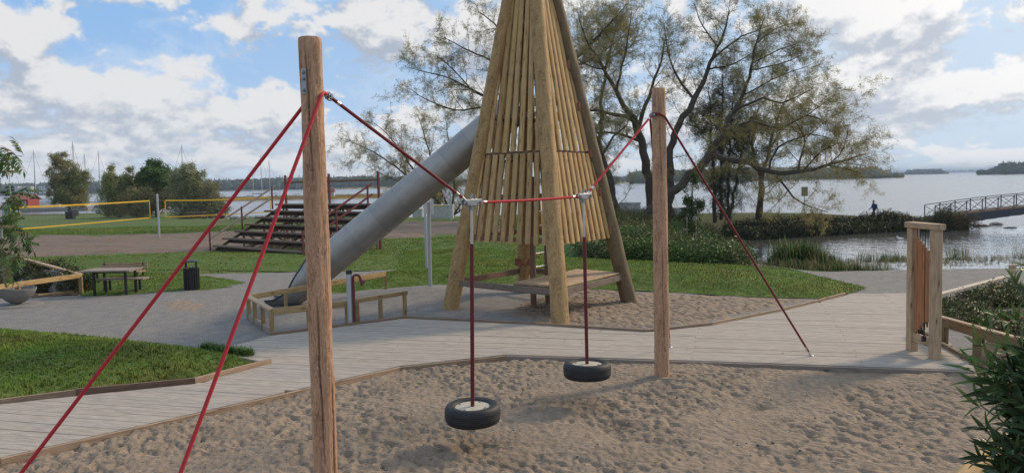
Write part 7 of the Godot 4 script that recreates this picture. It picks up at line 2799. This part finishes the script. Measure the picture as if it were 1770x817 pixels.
func make_beds() -> void:
	# right bed: soil, low shrubs
	var bed := PackedVector2Array([Vector2(6.9, -12.3), Vector2(8.2, -13.6), Vector2(9.6, -17.0), Vector2(12.4, -20.2), Vector2(18, -20.2), Vector2(18, -5), Vector2(5.9, -5.0), Vector2(5.2, -6.5), Vector2(6.5, -10.6)])
	structure("flower_bed", sheet(bed, 0.5, func(x: float, z: float) -> float: return 0.05 + sand_n.get_noise_2d(x * 2, z * 2) * 0.12), M.soil)
	var little := leaf_cluster(14, 0.09, 0.055, 0.026, 41)
	var spots := [[1648, 530, 16.6, 0.68, 0.15, "small dark leaved shrub at the left end of the right bed"], [1688, 520, 17.4, 0.85, 0.20, "broad low shrub in the middle of the right bed"], [1730, 520, 17.6, 0.90, 0.22, "taller reddish green shrub below the fence corner"], [1765, 500, 18.0, 0.99, 0.27, "dark shrub at the right edge of the right bed"], [1700, 548, 15.2, 0.81, 0.15, "low spreading shrub in front of the others in the right bed"], [1745, 560, 14.4, 0.81, 0.17, "low dark shrub behind the brown rail on the right"]]
	for q in spots:
		var p := P(q[0], q[1], q[2])
		p.y = 0.05
		shrub("low_shrub", q[5], p, Vector3(q[3], q[4], q[3] * 0.8), 360, [Color(0.08, 0.12, 0.04), Color(0.11, 0.125, 0.05), Color(0.13, 0.09, 0.05)], little, 1.0, "low shrubs in the right bed")
	# left bed: soil and low shrubs
	var lbed := outline([[139, 510], [60, 516], [-260, 510], [-260, 450], [40, 452], [136, 480]])
	structure("flower_bed", sheet(lbed, 0.5, func(x: float, z: float) -> float: return 0.05 + sand_n.get_noise_2d(x * 2, z * 2) * 0.12), M.soil)
	for q in [[66, 505, 0.9, 0.55, "low dark shrub behind the rocks in the left bed"], [118, 505, 0.75, 0.55, "low shrub beside the fence corner in the left bed"], [30, 492, 1.1, 0.7, "brownish shrub at the back of the left bed"], [92, 489, 1.2, 0.65, "wide brownish shrub along the upper rail of the left bed"], [-15, 500, 1.0, 0.7, "leafy shrub at the left edge of the left bed"]]:
		var p := G(q[0], q[1])
		shrub("low_shrub", q[4], p, Vector3(q[2], q[3], q[2] * 0.7), 420, [Color(0.05, 0.065, 0.026), Color(0.075, 0.062, 0.035), Color(0.06, 0.075, 0.03)], little, 1.2, "low shrubs in the left bed")
	make_hanging_tree()
	make_tall_shrub()

# young tree with drooping feathered leaves at the left edge
func make_hanging_tree() -> void:
	var d := 13.5
	var foot := P(-25, 520, d)
	foot.y = 0.0
	var o := thing("young_tree", "young tree with drooping feathered leaves at the left edge", "tree", foot)
	var w := MB.new()
	var top := P(-22, 268, d)
	w.tube([foot, foot.lerp(top, 0.5) + Vector3(0.05, 0, 0), top], [0.045, 0.035, 0.012], 8)
	var variants := []
	for k in 4:
		var m := MB.new()
		var r := RandomNumberGenerator.new()
		r.seed = 90 + k
		var n := 6
		for i in n:
			var z := 0.06 + 0.26 * i / n
			var y := -0.5 * z * z * 2.2
			for s in [-1.0, 1.0]:
				var b := Basis(Vector3.UP, s * r.randf_range(0.9, 1.25)) * Basis(Vector3.RIGHT, r.randf_range(0.2, 0.7))
				leaf_into(m, Transform3D(b, Vector3(0, y, z)), r.randf_range(0.11, 0.15), 0.036, 0.3)
		leaf_into(m, Transform3D(Basis(Vector3.RIGHT, 0.6), Vector3(0, -0.10, 0.32)), 0.14, 0.04, 0.3)
		m.tube([Vector3.ZERO, Vector3(0, -0.03, 0.17), Vector3(0, -0.11, 0.33)], [0.005, 0.004, 0.002], 4, false)
		variants.append(m.mesh())
	var mats := []
	for k in 4:
		var c: Color = [Color(0.11, 0.19, 0.06), Color(0.15, 0.21, 0.07), Color(0.09, 0.15, 0.045), Color(0.21, 0.18, 0.085)][k]
		var lm := leafy("feather_leaf_%d" % k, c * 0.7, 0.5)
		lm.albedo_color = lin(c.r, c.g, c.b)
		mats.append(lm)
	# boughs as the photograph shows them: pixel ends to the right of the stem
	for q in [[45, 275, 270, 13], [20, 268, 262, 8], [52, 330, 330, 12], [30, 345, 335, 11], [40, 395, 375, 14], [58, 412, 400, 15], [20, 420, 400, 12], [35, 368, 355, 11], [48, 436, 420, 12], [25, 455, 440, 11], [10, 300, 290, 10], [15, 385, 370, 10], [-60, 300, 300, 10], [-75, 380, 370, 12], [-50, 440, 430, 10]]:
		var start := foot.lerp(top, clampf((520.0 - q[2] - 20) / 252.0, 0.1, 0.98))
		var end := P(q[0] - 8, q[1] - 6, d + rand(-0.5, 0.5))
		var mid := start.lerp(end, 0.55) + Vector3.UP * 0.10
		w.tube([start, mid, end], [0.012, 0.008, 0.004], 5, false)
		for i in int(q[3] * 0.7):
			var f := rand(0.35, 1.05)
			var p := start.lerp(mid, f * 2.0) if f < 0.5 else mid.lerp(end, f * 2.0 - 1.0)
			var dv := ((end - start).normalized() * 0.5 + rvec() * 0.9 + Vector3.DOWN * 0.25).normalized()
			var b := Basis.looking_at(-dv, Vector3.UP)
			var leaf := MeshInstance3D.new()
			leaf.name = numbered(o, "leaf")
			leaf.mesh = variants[rng.randi() % 4]
			leaf.material_override = mats[[0, 0, 1, 1, 2, 2, 3][rng.randi() % 7]]
			leaf.transform = Transform3D(b * (rand(0.65, 0.95)), p - foot)
			o.add_child(leaf, true)
	part(o, "stem", w, M.twig)

# oleander-like shrub in the lower right corner
func make_tall_shrub() -> void:
	var foot := Vector3(4.35, 0.0, -5.6)
	var o := thing("tall_shrub", "tall shrub with long narrow glossy leaves in the lower right corner", "shrub", foot)
	var w := MB.new()
	var variants := []
	for k in 5:
		var m := MB.new()
		leaf_into(m, Transform3D.IDENTITY, 0.155 + k * 0.012, 0.026 + 0.003 * (k % 3), 0.10 + 0.09 * k, 0.35)
		variants.append(m.mesh())
	var mats := []
	for k in 4:
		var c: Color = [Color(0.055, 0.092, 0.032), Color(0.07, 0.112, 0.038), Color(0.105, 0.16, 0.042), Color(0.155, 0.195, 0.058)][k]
		var lm := leafy("narrow_leaf_%d" % k, c * 0.7, 0.30)
		lm.albedo_color = lin(c.r, c.g, c.b)
		mats.append(lm)
	var count := 0
	var ends := [[1758, 496, 5.6], [1785, 470, 5.5], [1738, 555, 5.6], [1700, 600, 5.7], [1712, 570, 6.0], [1690, 640, 5.4], [1705, 668, 5.3], [1696, 700, 5.5], [1722, 640, 5.2], [1742, 610, 5.3], [1760, 560, 5.2], [1780, 620, 5.0], [1730, 700, 5.1], [1712, 745, 5.3], [1750, 680, 5.0], [1775, 720, 5.0], [1732, 780, 5.0], [1705, 800, 5.2], [1760, 780, 4.9], [1790, 520, 5.4], [1800, 660, 5.0], [1815, 580, 5.2], [1830, 740, 5.0]]
	var xfs := []
	for e in ends:
		var end := P(e[0], e[1], e[2])
		var start := foot + Vector3(rand(-0.12, 0.35), 0.0, rand(-0.3, 0.2))
		var mid := start.lerp(end, 0.5) + Vector3(0.12, 0.12, 0)
		var path := []
		for i in 9:
			var f := i / 8.0
			path.append(start.lerp(mid, f).lerp(mid.lerp(end, f), f))
		w.tube(path, [0.012, 0.011, 0.010, 0.009, 0.008, 0.007, 0.006, 0.005, 0.004], 6, false)
		for i in range(2, 9):
			var p: Vector3 = path[i]
			var axis: Vector3 = (path[i] - path[i - 1]).normalized()
			var whorl := 3 if i < 8 else 6
			var ph := rand(0, TAU)
			for k in whorl:
				var a := ph + TAU * k / whorl
				var s := axis.cross(Vector3(0.3, 0.2, 1)).normalized()
				var radial := s * cos(a) + s.cross(axis) * sin(a)
				var open := rand(0.3, 0.75) if i == 8 else rand(0.8, 1.3)
				var dv := (axis * cos(open) + radial * sin(open)).normalized()
				var b := Basis.looking_at(-dv, axis if absf(dv.dot(axis)) < 0.97 else s)
				var tf := Transform3D(b * rand(0.75, 1.15), p + rvec() * 0.02 - foot)
				if count < 300:
					var leaf := MeshInstance3D.new()
					leaf.name = numbered(o, "leaf")
					leaf.mesh = variants[rng.randi() % 5]
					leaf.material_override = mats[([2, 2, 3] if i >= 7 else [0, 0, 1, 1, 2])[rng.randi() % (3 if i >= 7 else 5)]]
					leaf.transform = tf
					o.add_child(leaf, true)
				else:
					tf.origin += foot
					xfs.append(tf)
				count += 1
	# dense inner leaves, too many to tell apart
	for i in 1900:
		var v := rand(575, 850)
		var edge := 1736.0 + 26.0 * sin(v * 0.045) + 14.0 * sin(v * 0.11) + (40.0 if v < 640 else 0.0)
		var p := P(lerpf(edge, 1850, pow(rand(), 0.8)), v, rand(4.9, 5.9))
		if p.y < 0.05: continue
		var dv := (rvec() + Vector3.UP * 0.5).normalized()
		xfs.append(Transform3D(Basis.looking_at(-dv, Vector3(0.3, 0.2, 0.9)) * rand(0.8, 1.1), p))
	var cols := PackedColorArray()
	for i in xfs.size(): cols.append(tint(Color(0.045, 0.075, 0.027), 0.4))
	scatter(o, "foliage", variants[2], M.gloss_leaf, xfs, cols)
	part(o, "stems", w, M.twig)


func _ready() -> void:
	rng.seed = 20
	# camera
	var cam := Camera3D.new()
	cam.name = "camera"
	cam.position = Vector3(0, EYE, 0)
	cam.rotation = Vector3(-atan(95.0 / FOCAL), 0, -0.0217)
	cam.fov = rad_to_deg(2.0 * atan(408.5 / FOCAL))
	cam.near = 0.05
	cam.far = 60000.0
	add_child(cam)
	cam.current = true
	view = Basis.from_euler(cam.rotation)
	# sky, sun, exposure
	var env := Environment.new()
	env.background_mode = Environment.BG_SKY
	env.sky = make_sky()
	env.background_energy_multiplier = 1.0
	env.tonemap_mode = Environment.TONE_MAPPER_LINEAR
	env.tonemap_exposure = 1.0
	env.fog_enabled = true
	env.fog_density = 0.00022
	env.fog_light_color = Color(0.72, 0.80, 0.88)
	env.sdfgi_enabled = true
	env.ssao_enabled = true
	env.ssil_enabled = true
	var we := WorldEnvironment.new()
	we.name = "environment"
	we.environment = env
	add_child(we)
	var sun := DirectionalLight3D.new()
	sun.name = "sun"
	sun.light_energy = 0.85
	sun.light_color = Color(1.0, 0.89, 0.75)
	sun.light_angular_distance = 9.0
	sun.shadow_enabled = true
	var toward := Vector3(sin(deg_to_rad(57.0)) * cos(deg_to_rad(32.0)), sin(deg_to_rad(32.0)), -cos(deg_to_rad(57.0)) * cos(deg_to_rad(32.0)))
	add_child(sun)
	sun.basis = Basis.looking_at(-toward, Vector3.UP)
	make_materials()
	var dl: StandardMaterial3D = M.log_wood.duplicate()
	dl.albedo_color = lin(0.19, 0.14, 0.075)  # weathered right log; part of its darkness is shade put into the colour
	dl.resource_name = "dark_shaded_log"
	M["dark_shaded_log"] = dl
	mat("pole_dark", Color(0.10, 0.105, 0.115), 0.5, 0.3)
	mat("sign_face", Color(0.26, 0.22, 0.10), 0.7)
	# large structure
	make_terrain()
	make_far_shores()
	make_playground()
	make_courts()
	# objects
	make_tower()
	make_slide()
	make_bleachers()
	make_bridge()
	make_harbour()
	make_trees()
	make_planters()
	make_fences()
	make_swing()
	make_furniture()
	make_walker()
	make_sapling()
	bank_plants()
	make_beds()
